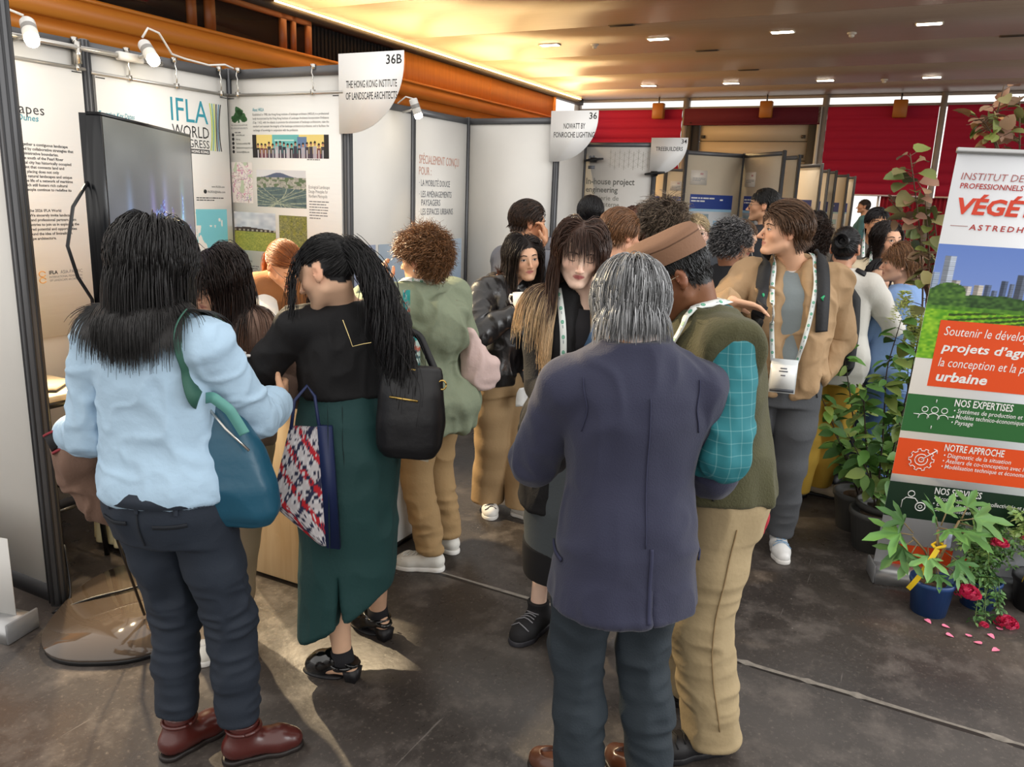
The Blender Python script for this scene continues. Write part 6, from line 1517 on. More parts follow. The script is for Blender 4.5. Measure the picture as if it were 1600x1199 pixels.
# --- woman in the black top and long dark green dress
def p_green():
    p = Person('person with a black ponytail in a black cropped top over a long dark green dress', (-.590, 2.74), -22, H=1.665, sex='f', h=.006, headat=(-.640, 2.675, 1.535), headw=-78, head=(0, -24, 4), skin='#dcb294', hairc='#121013', lean=(.0, .02), neckr=.95,
               feet=[('w', -.600, 2.675, -74), ('w', -.520, 2.985, -52)], thin=1., hands=[dict(w=(-.92, 2.93, 1.05), hintw=(-.5, -.7, -.4)), dict(w=(-.60, 3.02, 1.06), hintw=(.9, -.5, -.3))], eyes='low')
    dm = mat('crepe_green', '#173f3f', .75, bump=.2, bscale=60, var=.06, vscale=5)
    def cutfn(S):
        c = p.L((-.585, 2.60, .16)); d = p.Ld((.32, -.03, .22)); n = np.cross(np.cross(nrm(d), (0, 0, 1)), nrm(d)); n = -n if n[2] > 0 else n
        S.cut(p.L((-.75, 2.6, .165)), n)
        a, b = p.L((-.592, 2.54, .46)), p.L((-.580, 2.54, .08)); S.cone(a, b, .008, .036, .004, 's', sq=(p.Ld((0, 1, 0)), 7.))
    o = p.skirt(dm, [(.14, -.01, -.02, .178, .150), (.30, -.008, -.015, .176, .150), (.55, 0, -.012, .176, .150), (.75, 0, -.014, .184, .156), (.90, 0, -.016, .190, .150), (1.0, 0, -.008, .172, .130), (1.10, 0, 0, .152, .112), (1.17, 0, .004, .150, .110)], [(.010, (5, 5, 2.2), 31), (.005, (16, 16, 7), 33)], 'dress', extra=cutfn)
    S = p.grids[0]; seam(p, 'back_seam', S, [p.L((-.60, 2.5, z)) for z in (1.12, .95, .8, .6, .5)], .005, mat('crepe_dark', '#0e2a2b', .8), o)
    seam(p, 'side_seam', S, [p.L((-.55, 2.5, 1.12)), p.L((-.55, 2.5, .95)), p.L((-.545, 2.5, .86))], .004, mat('crepe_dark', '#0e2a2b', .8), o)
    tb = mat('jersey_black', '#0d0c0f', .8, bump=.15, bscale=90)
    p.top('cropped_top', tb, hem=1.125, off=.016, arm=(.060, .052, .040), fore=.97, fold=[(.008, (10, 10, 6), 41), (.006, (26, 26, 12), 42), (.007, (28, 28, 13), 43, p.el[0], .15)], neck=.066, crew=1.405, flare=[(1.12, .006, .006), (1.25, .0, .0)])
    p.shoes(mat('patent_black', '#0b0b0d', .12, coat=.6), M_sole_b, L=.245, kind='heel')
    for i in (0, 1):
        a = p.ank[i]; u_ = nrm(p.kn[i]-a); MB().tube([a-u_*.035, a+u_*.035], [.044, .041], 20).build('sock', mat('sock_black', '#15141a', .85), p.root, True)
        t = math.radians(p.feet[i][2]); fw = np.array([math.sin(t), math.cos(t), 0]); rt = np.array([fw[1], -fw[0], 0]); c = a-u_*.018
        MB().tube([c+rt*.046*math.cos(q)+fw*(.050*math.sin(q)) for q in np.linspace(0, 2*PI, 22)], .006, 6).build('ankle_strap', mat('patent_black', '#0b0b0d', .12, coat=.6), p.root, True); MB().tube([c+rt*.052*s_+fw*.02 for s_ in (1, 1.12)], .009, 8).build('buckle', mat('brass', '#c2a25c', .25, .9), p.root, True)
    tie = (.0, -.112, .040)
    p.hair_tied(tie, 3000, 7, .0012)
    T = p.W(np.array([tie]))[0]; rng = np.random.default_rng(5); n = 2800; q = T+rng.normal(0, .014, (n, 3)); d = np.tile(p.Wd(np.array([[.0, -1., -.9]])), (n, 1))+rng.normal(0, .16, (n, 3))
    p.strands('ponytail', q, d, .44*(1+rng.normal(0, .16, n)), 20, .22, p.Ld((.22, -.05, -1)), .01, .03, .016, 22, .0014, seed=9, gridgap=.012)
    q2, nn = p.scalp_roots(160, 17, lambda q: (q[:, 1] > .03) & (np.abs(q[:, 0]) > .02)); p.strands('loose_strands', p.W(q2), p.Wd(np.stack([np.sign(q2[:, 0])*.8, .7+0*q2[:, 0], -.5+0*q2[:, 0]], 1)), .20, 12, .3, (0, 0, -1), .012, .05, .004, 40, .0012, seed=11, body=False)
    m = MB(); 
    ax = nrm(p.Wd(np.array([[0, -1, .25]]))[0]); e1 = nrm(np.cross(ax, (0, 0, 1))); e2 = np.cross(ax, e1); m.tube([T+ax*.004+(e1*math.cos(a)+e2*math.sin(a))*.021*(1+.1*math.sin(7*a)) for a in np.linspace(0, 2*PI, 30)], .009, 8); m.build('hair_tie', M_blk, p.root, True)
    g = p.grids[1]; nk = [p.L((-.545, 2.5, 1.40)), p.L((-.525, 2.5, 1.345)), p.L((-.515, 2.5, 1.315)), p.L((-.48, 2.5, 1.325)), p.L((-.455, 2.5, 1.33))]; MB().tube(g.push(np.array(nk), .006, 6), .0015, 6).build('necklace', mat('gold', '#d8c38a', .25, .9), p.root, True)
    return p
P2 = p_green()
def black_bag():
    m = mat('nylon_black', '#121216', .5, bump=.2, bscale=30)
    def f(S):
        S.loft([(.920, -.345, 2.625, .085, .05), (.955, -.345, 2.625, .108, .066), (1.055, -.342, 2.625, .112, .072), (1.145, -.340, 2.625, .108, .06), (1.205, -.335, 2.625, .10, .035), (1.225, -.335, 2.625, .09, .02)], .01, pw=3.2)
    t, S = bag('handbag', 'black nylon handbag with a gold zip on the arm beside the green dress', (-.56, 2.46, .84), (-.12, 2.8, 1.30), .006, f, m); world_solid('pouch', S, m, t, [(.008, (9, 9, 5), 51)])
    l = np.array(t.location); gd = mat('brass', '#c2a25c', .25, .9)
    MB().tube([np.array(q)-l for q in ((-.405, 2.551, 1.140), (-.36, 2.548, 1.135), (-.31, 2.55, 1.128))], .004, 6).build('pocket_zip', gd, t); MB().tube([np.array(q)-l for q in ((-.42, 2.60, 1.227), (-.33, 2.60, 1.223), (-.245, 2.62, 1.197))], .0045, 6).build('zip', gd, t); MB().tube([np.array((-.235+.014*math.cos(a), 2.60, 1.175+.016*math.sin(a)))-l for a in np.linspace(0, 6.3, 14)], .003, 6).build('ring', gd, t)
    MB().tube([np.array(q)-l for q in ((-.325, 2.562, 1.175), (-.328, 2.553, 1.085), (-.326, 2.566, .945))], .003, 6).build('piping', M_blk, t)
    world_strap('handle', [(-.41, 2.63, 1.21), (-.43, 2.66, 1.29), (-.40, 2.74, 1.34), (-.33, 2.74, 1.32), (-.26, 2.68, 1.19)], .026, m, t, [], .004, .004)
black_bag()
tote = thing('cotton_tote', 'cream cotton bag corner peeking out under the black handbag', 'bag', (-.33, 2.70, 0)); MB().add([(-.10, 0, .94), (.06, 0, .92), (.04, 0, .865), (-.10, .0, .895), (-.10, .05, .94), (.06, .05, .92), (.04, .05, .865), (-.10, .05, .895)], [(0, 3, 2, 1), (4, 5, 6, 7), (0, 1, 5, 4), (1, 2, 6, 5), (2, 3, 7, 6), (3, 0, 4, 7)]).build('cloth', mat('cotton_cream', '#e3d9c4', .85), tote)

# --- man in the navy jacket, seen from behind
def p_suit():
    p = Person('person with grey hair in a navy jacket and dark jeans seen from behind', (.345, 2.13), -6, H=1.665, sex='m', h=.006, headat=(.318, 2.20, 1.512), headw=-2, head=(0, -20, 2), skin='#c99a7c', hairc='#8b8c8e', lean=(-.01, .03), wide=1.02, shoulder=.052, eyes='closed',
               feet=[('w', .245, 2.13, -48), ('w', .470, 2.14, -34)], hands=[dict(w=(.16, 2.46, 1.02), hintw=(-.55, -.5, -.7)), dict(w=(.49, 2.45, 1.02), hintw=(.55, -.5, -.7))])
    m = mat('wool_navy_jacket', '#26283f', .85, bump=.2, bscale=220, var=.05, vscale=8, sheen=.15)
    def vent(S):
        S.cone((.035, -.24, .90), (.045, -.24, .60), .0015, .005, .002, 's', sq=((0, 1, 0), 28.))
    o = p.top('jacket', m, hem=.685, off=.024, arm=(.070, .066, .055), fore=.94, flare=[(.60, .050, .050), (.72, .036, .038), (.90, .004, .010), (1.05, -.008, .002), (1.25, .002, .006), (1.42, 0, 0)], fold=[(.008, (6, 6, 2.6), 61), (.005, (14, 14, 7), 62), (-.006, (6, 6, 5), 65), (.009, (22, 22, 12), 63, p.el[0], .17), (.009, (22, 22, 12), 64, p.el[1], .17)], neck=.062, shoulder=.058, extra=vent, pw=2.5)
    p.collar('shirt_collar', mat('shirt_pink', '#e8d6cf', .8), .072, 1.42, .052, .008, .014)
    p.collar('collar', m, .082, 1.375, .046, .014, .004, o)
    S = p.grids[0]; dk = mat('jacket_seam', '#2b2d45', .9)
    seam(p, 'back_vent', S, [p.at(.030, -.20, z) for z in (.92, .82, .75, .70)], .010, dk, o, .001); seam(p, 'centre_seam', S, [p.at(.012, -.19, z) for z in (1.34, 1.2, 1.0, .92)], .003, dk, o, .0005)
    seam(p, 'pocket', S, [p.at(-.22, -.08, .84), p.at(-.225, .03, .855)], .012, dk, o, .002, .006); seam(p, 'pocket', S, [p.at(.22, -.08, .84), p.at(.225, .02, .855)], .012, dk, o, .002, .006)
    for s_, i in ((-1, 0), (1, 1)): seam(p, 'armhole_seam', S, [p.sh[i]+np.array([-s_*.025, -.10, .06]), p.sh[i]+np.array([-s_*.028, -.14, -.03]), p.sh[i]+np.array([-s_*.010, -.12, -.10])], .003, dk, o, .0005)
    p.trousers(mat('denim_dark', '#1f2931', .8, bump=.2, bscale=160, var=.08, vscale=7), hip=.016, leg=(.100, .074, .068), hem=.075, fold=[(.007, (14, 14, 9), 71), (.007, (12, 12, 18), 72, p.kn[0], .25), (.007, (12, 12, 18), 73, p.kn[1], .25), (.009, (11, 11, 20), 74, p.ank[0]+[0, 0, .08], .2), (.009, (11, 11, 20), 75, p.ank[1]+[0, 0, .08], .2)], seat=1)
    p.shoes(mat('leather_tan', '#54301f', .35, coat=.3), mat('sole_brown', '#1c1513', .5), L=.275, kind='shoe')
    def sw(q):
        t = np.clip((.095-q[:, 2])/.06, 0, 1)[:, None]; a = np.stack([q[:, 0]*4-.2, -.8-q[:, 1]*3, -.1+0*q[:, 0]], 1); b = np.stack([q[:, 0]*1.2, -.25+0*q[:, 0], -1+0*q[:, 0]], 1); return a*(1-t)+b*t
    p.hair_short(4200, .085, swirl=sw, lift=.05, seed=13, rad=.0013, layer=.042, var=.5, grav=.26, jit=.035, top=1.2, Lf=lambda q: np.clip(.55+(q[:, 2]+.06)*6, .5, 1))
    p.hair_short(900, .045, swirl=sw, lift=.03, seed=14, rad=.0012, layer=.008, var=.3, col='#2c2b2d', grav=.2, jit=.06, pick=lambda q: (q[:, 2] < -.02), name='nape_hair')
    return p
P3 = p_suit()

# --- man in the olive fleece vest and brown cap
M_beads = None
def p_vest():
    p = Person('person in an olive fleece vest, brown cap and glasses with khaki trousers', (.665, 2.42), -96, H=1.735, sex='m', h=.006, headat=(.482, 2.405, 1.588), headw=-82, head=(0, -34, 0), skin='#7d5238', hairc='#121010', lean=(.02, .10), wide=1.08, belly=.035, eyes='low', lipc='#7c4338',
               feet=[('w', .70, 2.33, -106), ('w', .70, 2.60, -84)], hands=[dict(w=(.47, 2.34, 1.05), hintw=(.45, -1.0, -.5)), dict(w=(.36, 2.62, 1.08), hintw=(.5, .6, -.5))])
    tm = plaid('plaid_teal', '#1f6f78', '#a5d2d0', 30, .08)
    p.top('shirt', tm, hem=.98, off=.012, arm=(.066, .060, .048), fore=.95, fold=[(.010, (10, 10, 7), 81), (.006, (24, 24, 12), 82), (-.009, (9, 9, 7), 83)], neck=.060, shoulder=.050, crew=1.425)
    vm = mat('fleece_olive', '#4b4930', .95, bump=.35, bscale=170, var=.10, vscale=14, sheen=.06)
    def arm(S):
        for i in (0, 1):
            S.chain([p.sh[i]*.56+p.el[i]*.44, p.el[i]], [.070, .084], .010, mode='s'); sg = (-1, 1)[i]; S.cut(p.sh[i]+np.array([sg*.046, 0, 0]), (sg, 0, -.22), .16)
    v = p.top('vest', vm, hem=.905, off=.030, arm=(.085, .09, .05), fore=-.95, sleeves=(0, 0), flare=[(.86, .006, .010), (1.0, .008, .010), (1.2, .008, .008), (1.4, .006, .004)], fold=[(.010, (7, 7, 3), 91), (.007, (16, 16, 5), 92)], neck=.070, crew=1.415, shoulder=.090, nb=.066, extra=arm)
    p.collar('collar', vm, .084, 1.392, .062, .012, .014, v, .35)
    g = p.grids[1]; seam(p, 'pocket_zip', g, [p.L((.60, 2.22, 1.04)), p.L((.61, 2.22, .95))], .008, mat('zip_dark', '#23221a', .6), v, .002)
    p.trousers(mat('cotton_khaki', '#a18e6c', .85, bump=.2, bscale=60, var=.05), hip=.022, leg=(.112, .088, .082), hem=.055, flare=.004, fold=[(.008, (10, 10, 5), 101), (.009, (10, 10, 18), 102, p.ank[0]+[0, 0, .10], .26), (.008, (12, 12, 20), 103, p.kn[0], .25)], seat=1)
    seam(p, 'side_seam', p.tr, [p.at(-.20, .0, .84), p.tr.snap(np.array([(p.hj[0]+p.kn[0])/2-[.12, 0, 0]]), .001)[0], p.kn[0]-[.09, 0, 0], (p.kn[0]+p.ank[0])/2-[.09, 0, 0], p.ank[0]+np.array([-.09, 0, .06])], .004, mat('khaki_dark', '#8a7350', .9), p.root, .0008)
    p.shoes(mat('leather_black', '#1b1a1d', .5), M_sole_b, L=.275, kind='boot2', sm=mat('lace_black', '#0e0e10', .7))
    p.hair_short(1700, .026, flow=(0, -.6, -.8), lift=.10, seed=19, rad=.0013, layer=.006, var=.2, pick=lambda q: q[:, 2] < .058)
    # folded boat-shaped cap
    mb = MB(); n = 40; rings = []; a_ = np.linspace(0, 2*PI, n, endpoint=False)
    for lv in range(7):
        pts = []
        for a in a_:
            x, y = .081*math.cos(a), .107*math.sin(a)-.012; up = .045+.012*math.sin(a)
            if lv <= 3: f = lv/3; pts.append(((x*(1+.03*f)), y*(1+.03*f), up+.060*f+.012*f*abs(math.sin(a))**2))
            else: f = (lv-3)/3; pts.append((x*1.03*(1-f), (y*1.03)*(1-.12*f), up+.060+.012*abs(math.sin(a))**2+.030*math.sin(f*PI/2)*(.35+.65*(1-abs(math.sin(a))**3))-.004*math.sin(f*PI*2)))
        rings.append([p.Hd(*q) for q in pts])
    V = [q for r in rings for q in r]; F = [(i*n+j, i*n+(j+1) % n, (i+1)*n+(j+1) % n, (i+1)*n+j) for i in range(6) for j in range(n)]
    cm = mat('cap_brown', '#7c5a43', .8, bump=.15, bscale=120); cap = mb.add(V, F).build('cap', cm, p.root, True)
    MB().tube([p.Hd(.0825*math.cos(a), .109*math.sin(a)-.012, .050+.042+.012*math.sin(a)+.006*abs(math.sin(a))) for a in np.linspace(0, 2*PI, 40)], .0022, 5).build('cap_seam', mat('cap_dark', '#5d412f', .9), cap, True)
    p.spectacles('#c9bda4')
    p.lanyard([p.at(.0, -.10, 1.455), p.at(-.085, -.06, 1.455), p.at(-.125, .03, 1.44), p.at(-.10, .17, 1.33), p.at(-.05, .24, 1.2), p.at(.0, .25, 1.1)], n=70, w=.024); p.lanyard([p.at(.0, -.10, 1.455), p.at(.085, -.06, 1.455), p.at(.115, .05, 1.44), p.at(.08, .19, 1.3), p.at(.02, .25, 1.1)], n=60, w=.024)
    return p
P4 = p_vest()
rc = thing('red_cloth', 'red cloth hanging at the hip behind the olive fleece vest', 'cloth', (.86, 2.60, 0)); S = Solid((-.06, -.08, .58), (.10, .08, .96), .006); S.chain([(0, 0, .90), (.015, 0, .74), (.03, 0, .68)], [.035, .030, .006], .02, sq=((0, 1, 0), .6)); V, Q = S.skin(); V = folds(V, normals(V, Q), [(.008, (20, 20, 6), 3)]); mesh_np('cloth', V, Q, mat('cotton_red', '#a51f2e', .8), rc, True)
# --- woman with ombre hair in the long black coat, facing the view
def p_coat():
    p = Person('person with long brown hair fading to blonde, black coat and white lanyard, looking down', (.262, 3.04), 176, H=1.725, sex='f', h=.0052, headat=(.232, 2.955, 1.610), headw=180, head=(0, -15, -5), wide=.93, skin='#f2ceb8', hairc='#432c21', lean=(0, .03), eyes='closed', lipc='#a8434c', thin=.60,
               feet=[('w', .275, 2.99, 190), ('w', .145, 3.075, 216)], hands=[dict(w=(.40, 2.72, 1.06), hintw=(.6, .7, -.5)), dict(w=(.20, 2.72, 1.04), hintw=(-.25, .5, -.9))])
    bk = mat('wool_black', '#121114', .85, bump=.2, bscale=150)
    p.skirt(mat('skirt_grey', '#4d5357', .85, bump=.15, bscale=80), [(.36, 0, .01, .185, .172), (.6, 0, .02, .185, .180), (.9, 0, .005, .172, .142), (1.02, 0, 0, .135, .10)], [(.010, (6, 6, 2), 111)], 'skirt'); p.skirt(mat('skirt_black', '#161518', .85), [(.30, 0, .01, .188, .174), (.36, 0, .01, .193, .180), (.44, 0, .01, .193, .180)], (), 'skirt_band')
    p.top('knit_top', mat('knit_top_black', '#17151a', .8), hem=.98, off=.010, arm=(.05, .046, .038), fore=.5, neck=.072, crew=1.385)
    def opening(S): S.chain([p.at(0, .16, .70), p.at(0, .17, 1.0), p.at(0, .15, 1.26), p.at(0, .10, 1.40)], [.050, .050, .052, .05], .01, mode='s', sq=((1, 0, 0), 1.25))
    o = p.top('coat', bk, hem=.60, off=.024, arm=(.066, .058, .048), fore=.95, flare=[(.58, .052, .06), (.9, .036, .036), (1.1, .014, .014), (1.4, 0, 0)], fold=[(.009, (8, 8, 4), 113), (.006, (18, 18, 9), 114)], neck=.068, extra=opening)
    p.shoes(mat('suede_black', '#1a191c', .8), mat('sole_chunky', '#34343a', .5), L=.255, kind='boot2', sm=mat('lace_grey', '#8b8b90', .6), wmul=1.12)
    q, nn = p.scalp_roots(4200, 21, None)
    rng = np.random.default_rng(21); sd = np.sign(q[:, 0]-.004)*np.clip((q[:, 1]+.05)/.08, 0, 1)+np.clip(q[:, 0]*6, -.5, .5); d = p.tang(np.stack([sd*.7, -.30+0*sd, -.55-.8*(q[:, 2] < .05)], 1), nn); d = d/(np.linalg.norm(d, axis=1)[:, None]+1e-6)+nn*.03
    L_ = .52*(.78+.22*np.clip((q[:, 2]+.06)/.17, 0, 1))*(1+rng.normal(0, .07, len(q)))
    p.strands('hair', p.W(q), p.Wd(d), L_, 20, .30, np.stack([np.sign(q[:, 0])*.02, .06+0*q[:, 0], -1+0*q[:, 0]], 1), .026, .014, .003, 20, .0014, None, '#e0c095', .62, seed=22, gridgap=.010, var=.22, throat=True, hug=.62)
    qb, nb = p.scalp_roots(260, 23, lambda q: (q[:, 1] > .030) & (np.abs(q[:, 0]) < .060) & (q[:, 2] > .050))
    db = p.tang(np.stack([qb[:, 0]*5, np.full(len(qb), 1.), np.full(len(qb), -.6)], 1), nb)+nb*.04
    p.strands('fringe', p.W(qb), p.Wd(db), .078*(1+rng.normal(0, .12, len(qb))), 9, .26, p.Ld((0, -.1, -1)), .008, .03, 0, 30, .0010, '#4a3024', None, .5, 24, body=False)
    g = p.grids
    p.ribbon('crossbody_strap', [p.at(-.06, .05, 1.44), p.at(-.02, .16, 1.30), p.at(.06, .19, 1.15), p.at(.14, .17, 1.02)], .030, mat('webbing_blue', '#3b5877', .7), .003, .008, n=50)
    p.lanyard([p.at(.105, .02, 1.45), p.at(.092, .13, 1.33), p.at(.085, .2, 1.18), p.at(.075, .22, 1.0)], n=60, w=.024); p.lanyard([p.at(-.075, .04, 1.45), p.at(-.07, .14, 1.32), p.at(-.045, .2, 1.18), p.at(-.01, .22, 1.0)], n=60, w=.024)
    return p
P5 = p_coat()
# --- woman holding a cup, black leather jacket and striped top
def p_cup():
    p = Person('person in a black leather jacket and striped top holding a white cup', (-.055, 4.27), 128, H=1.615, sex='f', h=.006, headat=(.038, 4.215, 1.490), headw=160, head=(0, -3, 6), skin='#dcae8f', hairc='#1d1310', eyes='open', lipc='#a8555a', lean=(0, .01),
               feet=[('w', .09, 4.30, 120), ('w', -.115, 4.375, 172)], hands=[dict(w=(.12, 4.10, .98), hintw=(.5, .3, -.5)), dict(w=(.005, 4.015, 1.225), hintw=(-.7, -.4, -.6), dw=(.55, .10, .55), nw=(.5, -.4, -.1), curl=1.25, th=.9)])
    p.top('striped_top', hstripes('stripe_black_white', '#141317', '#c9c6c2'), hem=.92, off=.012, arm=(.05, .046, .038), fore=.4, neck=.062, crew=1.40)
    def opening(S): S.chain([p.at(.01, .17, .85), p.at(.01, .17, 1.1), p.at(.02, .15, 1.28), p.at(0, .10, 1.40)], [.055, .05, .045, .05], .01, mode='s', sq=((1, 0, 0), 1.2))
    p.top('leather_jacket', mat('leather_jacket', '#1b191a', .32, coat=.2, bump=.25, bscale=40), hem=.86, off=.028, arm=(.074, .068, .048), fore=.98, flare=[(.85, .004, .004), (.95, .022, .022), (1.2, .012, .012), (1.4, 0, 0)], fold=[(.012, (9, 9, 7), 121), (.007, (22, 22, 14), 122)], neck=.062, extra=opening)
    p.trousers(mat('cotton_beige', '#a98c66', .85, bump=.15, bscale=60), hip=.020, leg=(.104, .096, .092), hem=.07, fold=[(.010, (8, 8, 2.5), 123)], flare=.004)
    p.shoes(mat('canvas_white', '#e2dfd9', .6), M_sole_w, L=.245, kind='sneaker', sm=mat('stripe_black', '#222226', .6))
    p.hair_long(3800, .47, -.012, seed=31, layer=.030, jit=.018, back=.6, rad=.0014, var=.22, tip='#4a2a1e', tipat=.6, curl=.004, cfreq=18)
    p.ribbon('badge', [p.at(.06, .2, .86), p.at(.065, .2, .75)], .075, mat('badge_white', '#e9e9e6', .4), .002, .006, n=8, grids=[p.tr], body=False)
    m = MB(); m.lathe([(0, -.004), (.0045, 0), (0, .004)], tuple(p.Hd(-.079, .0, -.045)), 10); m.build('earring', mat('pearl', '#e8e2d8', .2), p.root, True)
    return p
P6 = p_cup()
cup((.030, 4.045, 1.245), 'white cup held up by the person in the striped top', PI*.0+2.6, False, 1.12)
# --- young man in the tan bomber jacket
def p_young():
    p = Person('young person in a tan bomber jacket and grey t-shirt gesturing with one hand', (1.345, 3.90), 196, H=1.81, sex='m', h=.0055, wide=.94, headat=(1.258, 3.83, 1.690), headw=267, head=(0, 3, 0), skin='#dfae8e', hairc='#5a402c', eyes='open', lipc='#b5736a',
               feet=[('w', 1.465, 3.985, 188), ('w', 1.23, 4.02, 205)], hands=[dict(w=(1.485, 3.84, .96), hintw=(.7, .5, -.1), dw=(-.12, .05, -1)), dict(w=(.985, 3.60, 1.375), hintw=(-.9, .0, -1.0), dw=(.95, -.25, -.18), nw=(.1, -.35, -.9), curl=.30, th=.4)], lean=(0, .0))
    p.top('white_undershirt', mat('tee_white', '#dcd9d4', .85), hem=.91, off=.008, arm=(.05, .05, .04), fore=-.5, neck=.062, crew=1.425)
    p.top('tshirt', mat('tee_grey', '#7f888a', .85, bump=.12, bscale=70), hem=.945, off=.014, arm=(.06, .055, .05), fore=-.4, flare=[(.9, .006, .006), (1.4, 0, 0)], fold=[(.007, (9, 9, 4), 131)], neck=.068, crew=1.405)
    def opening(S): S.chain([p.at(-.02, .18, .85), p.at(-.02, .19, 1.05), p.at(-.01, .17, 1.25), p.at(0, .12, 1.40), p.at(0, .07, 1.47)], [.085, .080, .070, .062, .060], .01, mode='s', sq=((0, 1, 0), .9))
    tan = mat('bomber_tan', '#a98a66', .8, bump=.2, bscale=50)
    o = p.top('bomber_jacket', tan, hem=.845, off=.028, arm=(.070, .062, .048), fore=.93, flare=[(.84, -.004, .002), (.90, .020, .022), (1.1, .016, .018), (1.4, 0, 0)], fold=[(.012, (8, 8, 6), 133), (.007, (18, 18, 12), 134), (-.009, (8, 8, 6), 136), (.008, (22, 22, 12), 135, p.el[0], .2)], neck=.066, extra=opening, cuff=-.002)
    p.collar('collar', tan, .074, 1.405, .024, .010, .016, o, .5)
    t = p.trousers(mat('chino_grey', '#4c4e52', .8, bump=.15, bscale=90), hip=.018, leg=(.102, .076, .064), hem=.085, fold=[(.008, (9, 9, 5), 137), (.008, (11, 11, 18), 138, p.ank[0]+[0, 0, .08], .22)])
    seam(p, 'pocket_slit', p.tr, [p.at(-.16, .16, .94), p.at(-.20, .10, .84)], .006, mat('chino_dark', '#333539', .8), t, .002)
    p.shoes(mat('leather_white', '#e5e4e2', .4), M_sole_w, L=.275, kind='sneaker', sm=mat('lace_blue', '#7fa3c4', .6))
    def sw(q):
        f = np.clip((q[:, 2]-.050)/.03, 0, 1)[:, None]; a = np.stack([-.35+q[:, 0]*2, -.55+0*q[:, 0], .55+0*q[:, 0]], 1); b = np.stack([q[:, 0]*.5, -.55+0*q[:, 0], -.85+0*q[:, 0]], 1); return a*f+b*(1-f)
    p.hair_short(4200, .070, swirl=sw, lift=.20, seed=41, rad=.0013, layer=.034, var=.3, grav=.08, jit=.04, top=1.3, Lf=lambda q: np.where(q[:, 2] < .02, .45, 1.))
    p.lanyard([p.at(-.07, -.02, 1.475), p.at(-.10, .10, 1.38), p.at(-.085, .2, 1.2), p.at(-.055, .22, 1.015)], n=70, w=.022); p.lanyard([p.at(.07, -.02, 1.475), p.at(.088, .10, 1.38), p.at(.075, .2, 1.2), p.at(.05, .22, 1.015)], n=70, w=.022)
    a = p.at(.055, .185, 1.035); b = p.at(-.06, .185, 1.035)
    q = p.grids[1].push(np.array([a, b, a-[0, 0, .16], b-[0, 0, .16]]), .012, 6); y = q[:, 1].max()+.004
    m = MB(); m.box((-.062, y, .875*p.k), (.060, y+.003, 1.03*p.k)); bd = m.build('badge', mat('badge_sleeve', '#cfd3d4', .25), p.root)
    m = MB(); m.box((-.056, y+.003, .895*p.k), (.054, y+.0042, 1.005*p.k), 0); m.box((-.056, y+.004, .880*p.k), (.054, y+.0046, .894*p.k), 1); m.build('badge_card', [mat('badge_white', '#e9e9e6', .4), mat('badge_bar', '#3a3d44', .5)], bd)
    m = MB(); 
    for i, (z, w) in enumerate(((.985, .030), (.972, .040), (.953, .022))): m.box((-w/2, y+.0044, z*p.k), (w/2, y+.0050, (z+.006)*p.k))
    m.build('print', mat('print_slate', '#6d6f76', .6), bd)
    return p
P7 = p_young()
def backpack(name, label, p, m, w=.15, z0=.98, z1=1.42, dep=.10, strapw=.060, back=True, zip_=True):
    t = thing(name, label, 'backpack', tuple(p.root.location), p.root.rotation_euler[2])
    y = -.155*p.k-dep*.6
    S = Solid((-w-.05, y-dep-.06, z0*p.k-.06), (w+.05, y+dep+.06, z1*p.k+.06), .008); k = p.k
    S.loft([(z0*k, 0, y, w*.85, dep*.6), ((z0+.05)*k, 0, y, w, dep*.9), ((z0*.5+z1*.5)*k, 0, y, w, dep), ((z1-.08)*k, 0, y, w*.9, dep*.8), (z1*k, 0, y, w*.5, dep*.4)], .01, pw=3)
    for g in p.grids: pass
    V, Q = S.skin(); V = relax(V, Q, 1); mesh_np('pack', V, Q, m, t, True)
    if zip_: MB().tube([(-w*.8, y-dep*.95, (z0+.2)*k), (0, y-dep*1.06, (z0+.2)*k), (w*.8, y-dep*.95, (z0+.2)*k)], .004, 6).build('zip', M_blk, t)
    for s_ in (-1, 1):
        pts = [p.at(s_*.105, -.075, 1.44), p.at(s_*.112, .0, 1.46), p.at(s_*.120, .06, 1.43), p.at(s_*.128, .13, 1.36), p.at(s_*.135, .17, 1.22), p.at(s_*.138, .17, 1.16)]
        o = p.ribbon('strap', pts, strapw, m, .010, .006, t, 50, snap='front')
        if p is P7: q, Sd, N, T, th = p.last; MB().tube([q[33]+N[33]*.013-T[33]*.012, q[33]+N[33]*.016+Sd[33]*.012, q[33]+N[33]*.013+T[33]*.012+Sd[33]*.006], [.004, .007, .003], 6).build('emblem', mat('emblem_green', '#23a06a', .5), o, True)
    return t
backpack('backpack', 'black backpack worn over the tan bomber jacket', P7, mat('pack_black', '#17171a', .7, bump=.15, bscale=90))
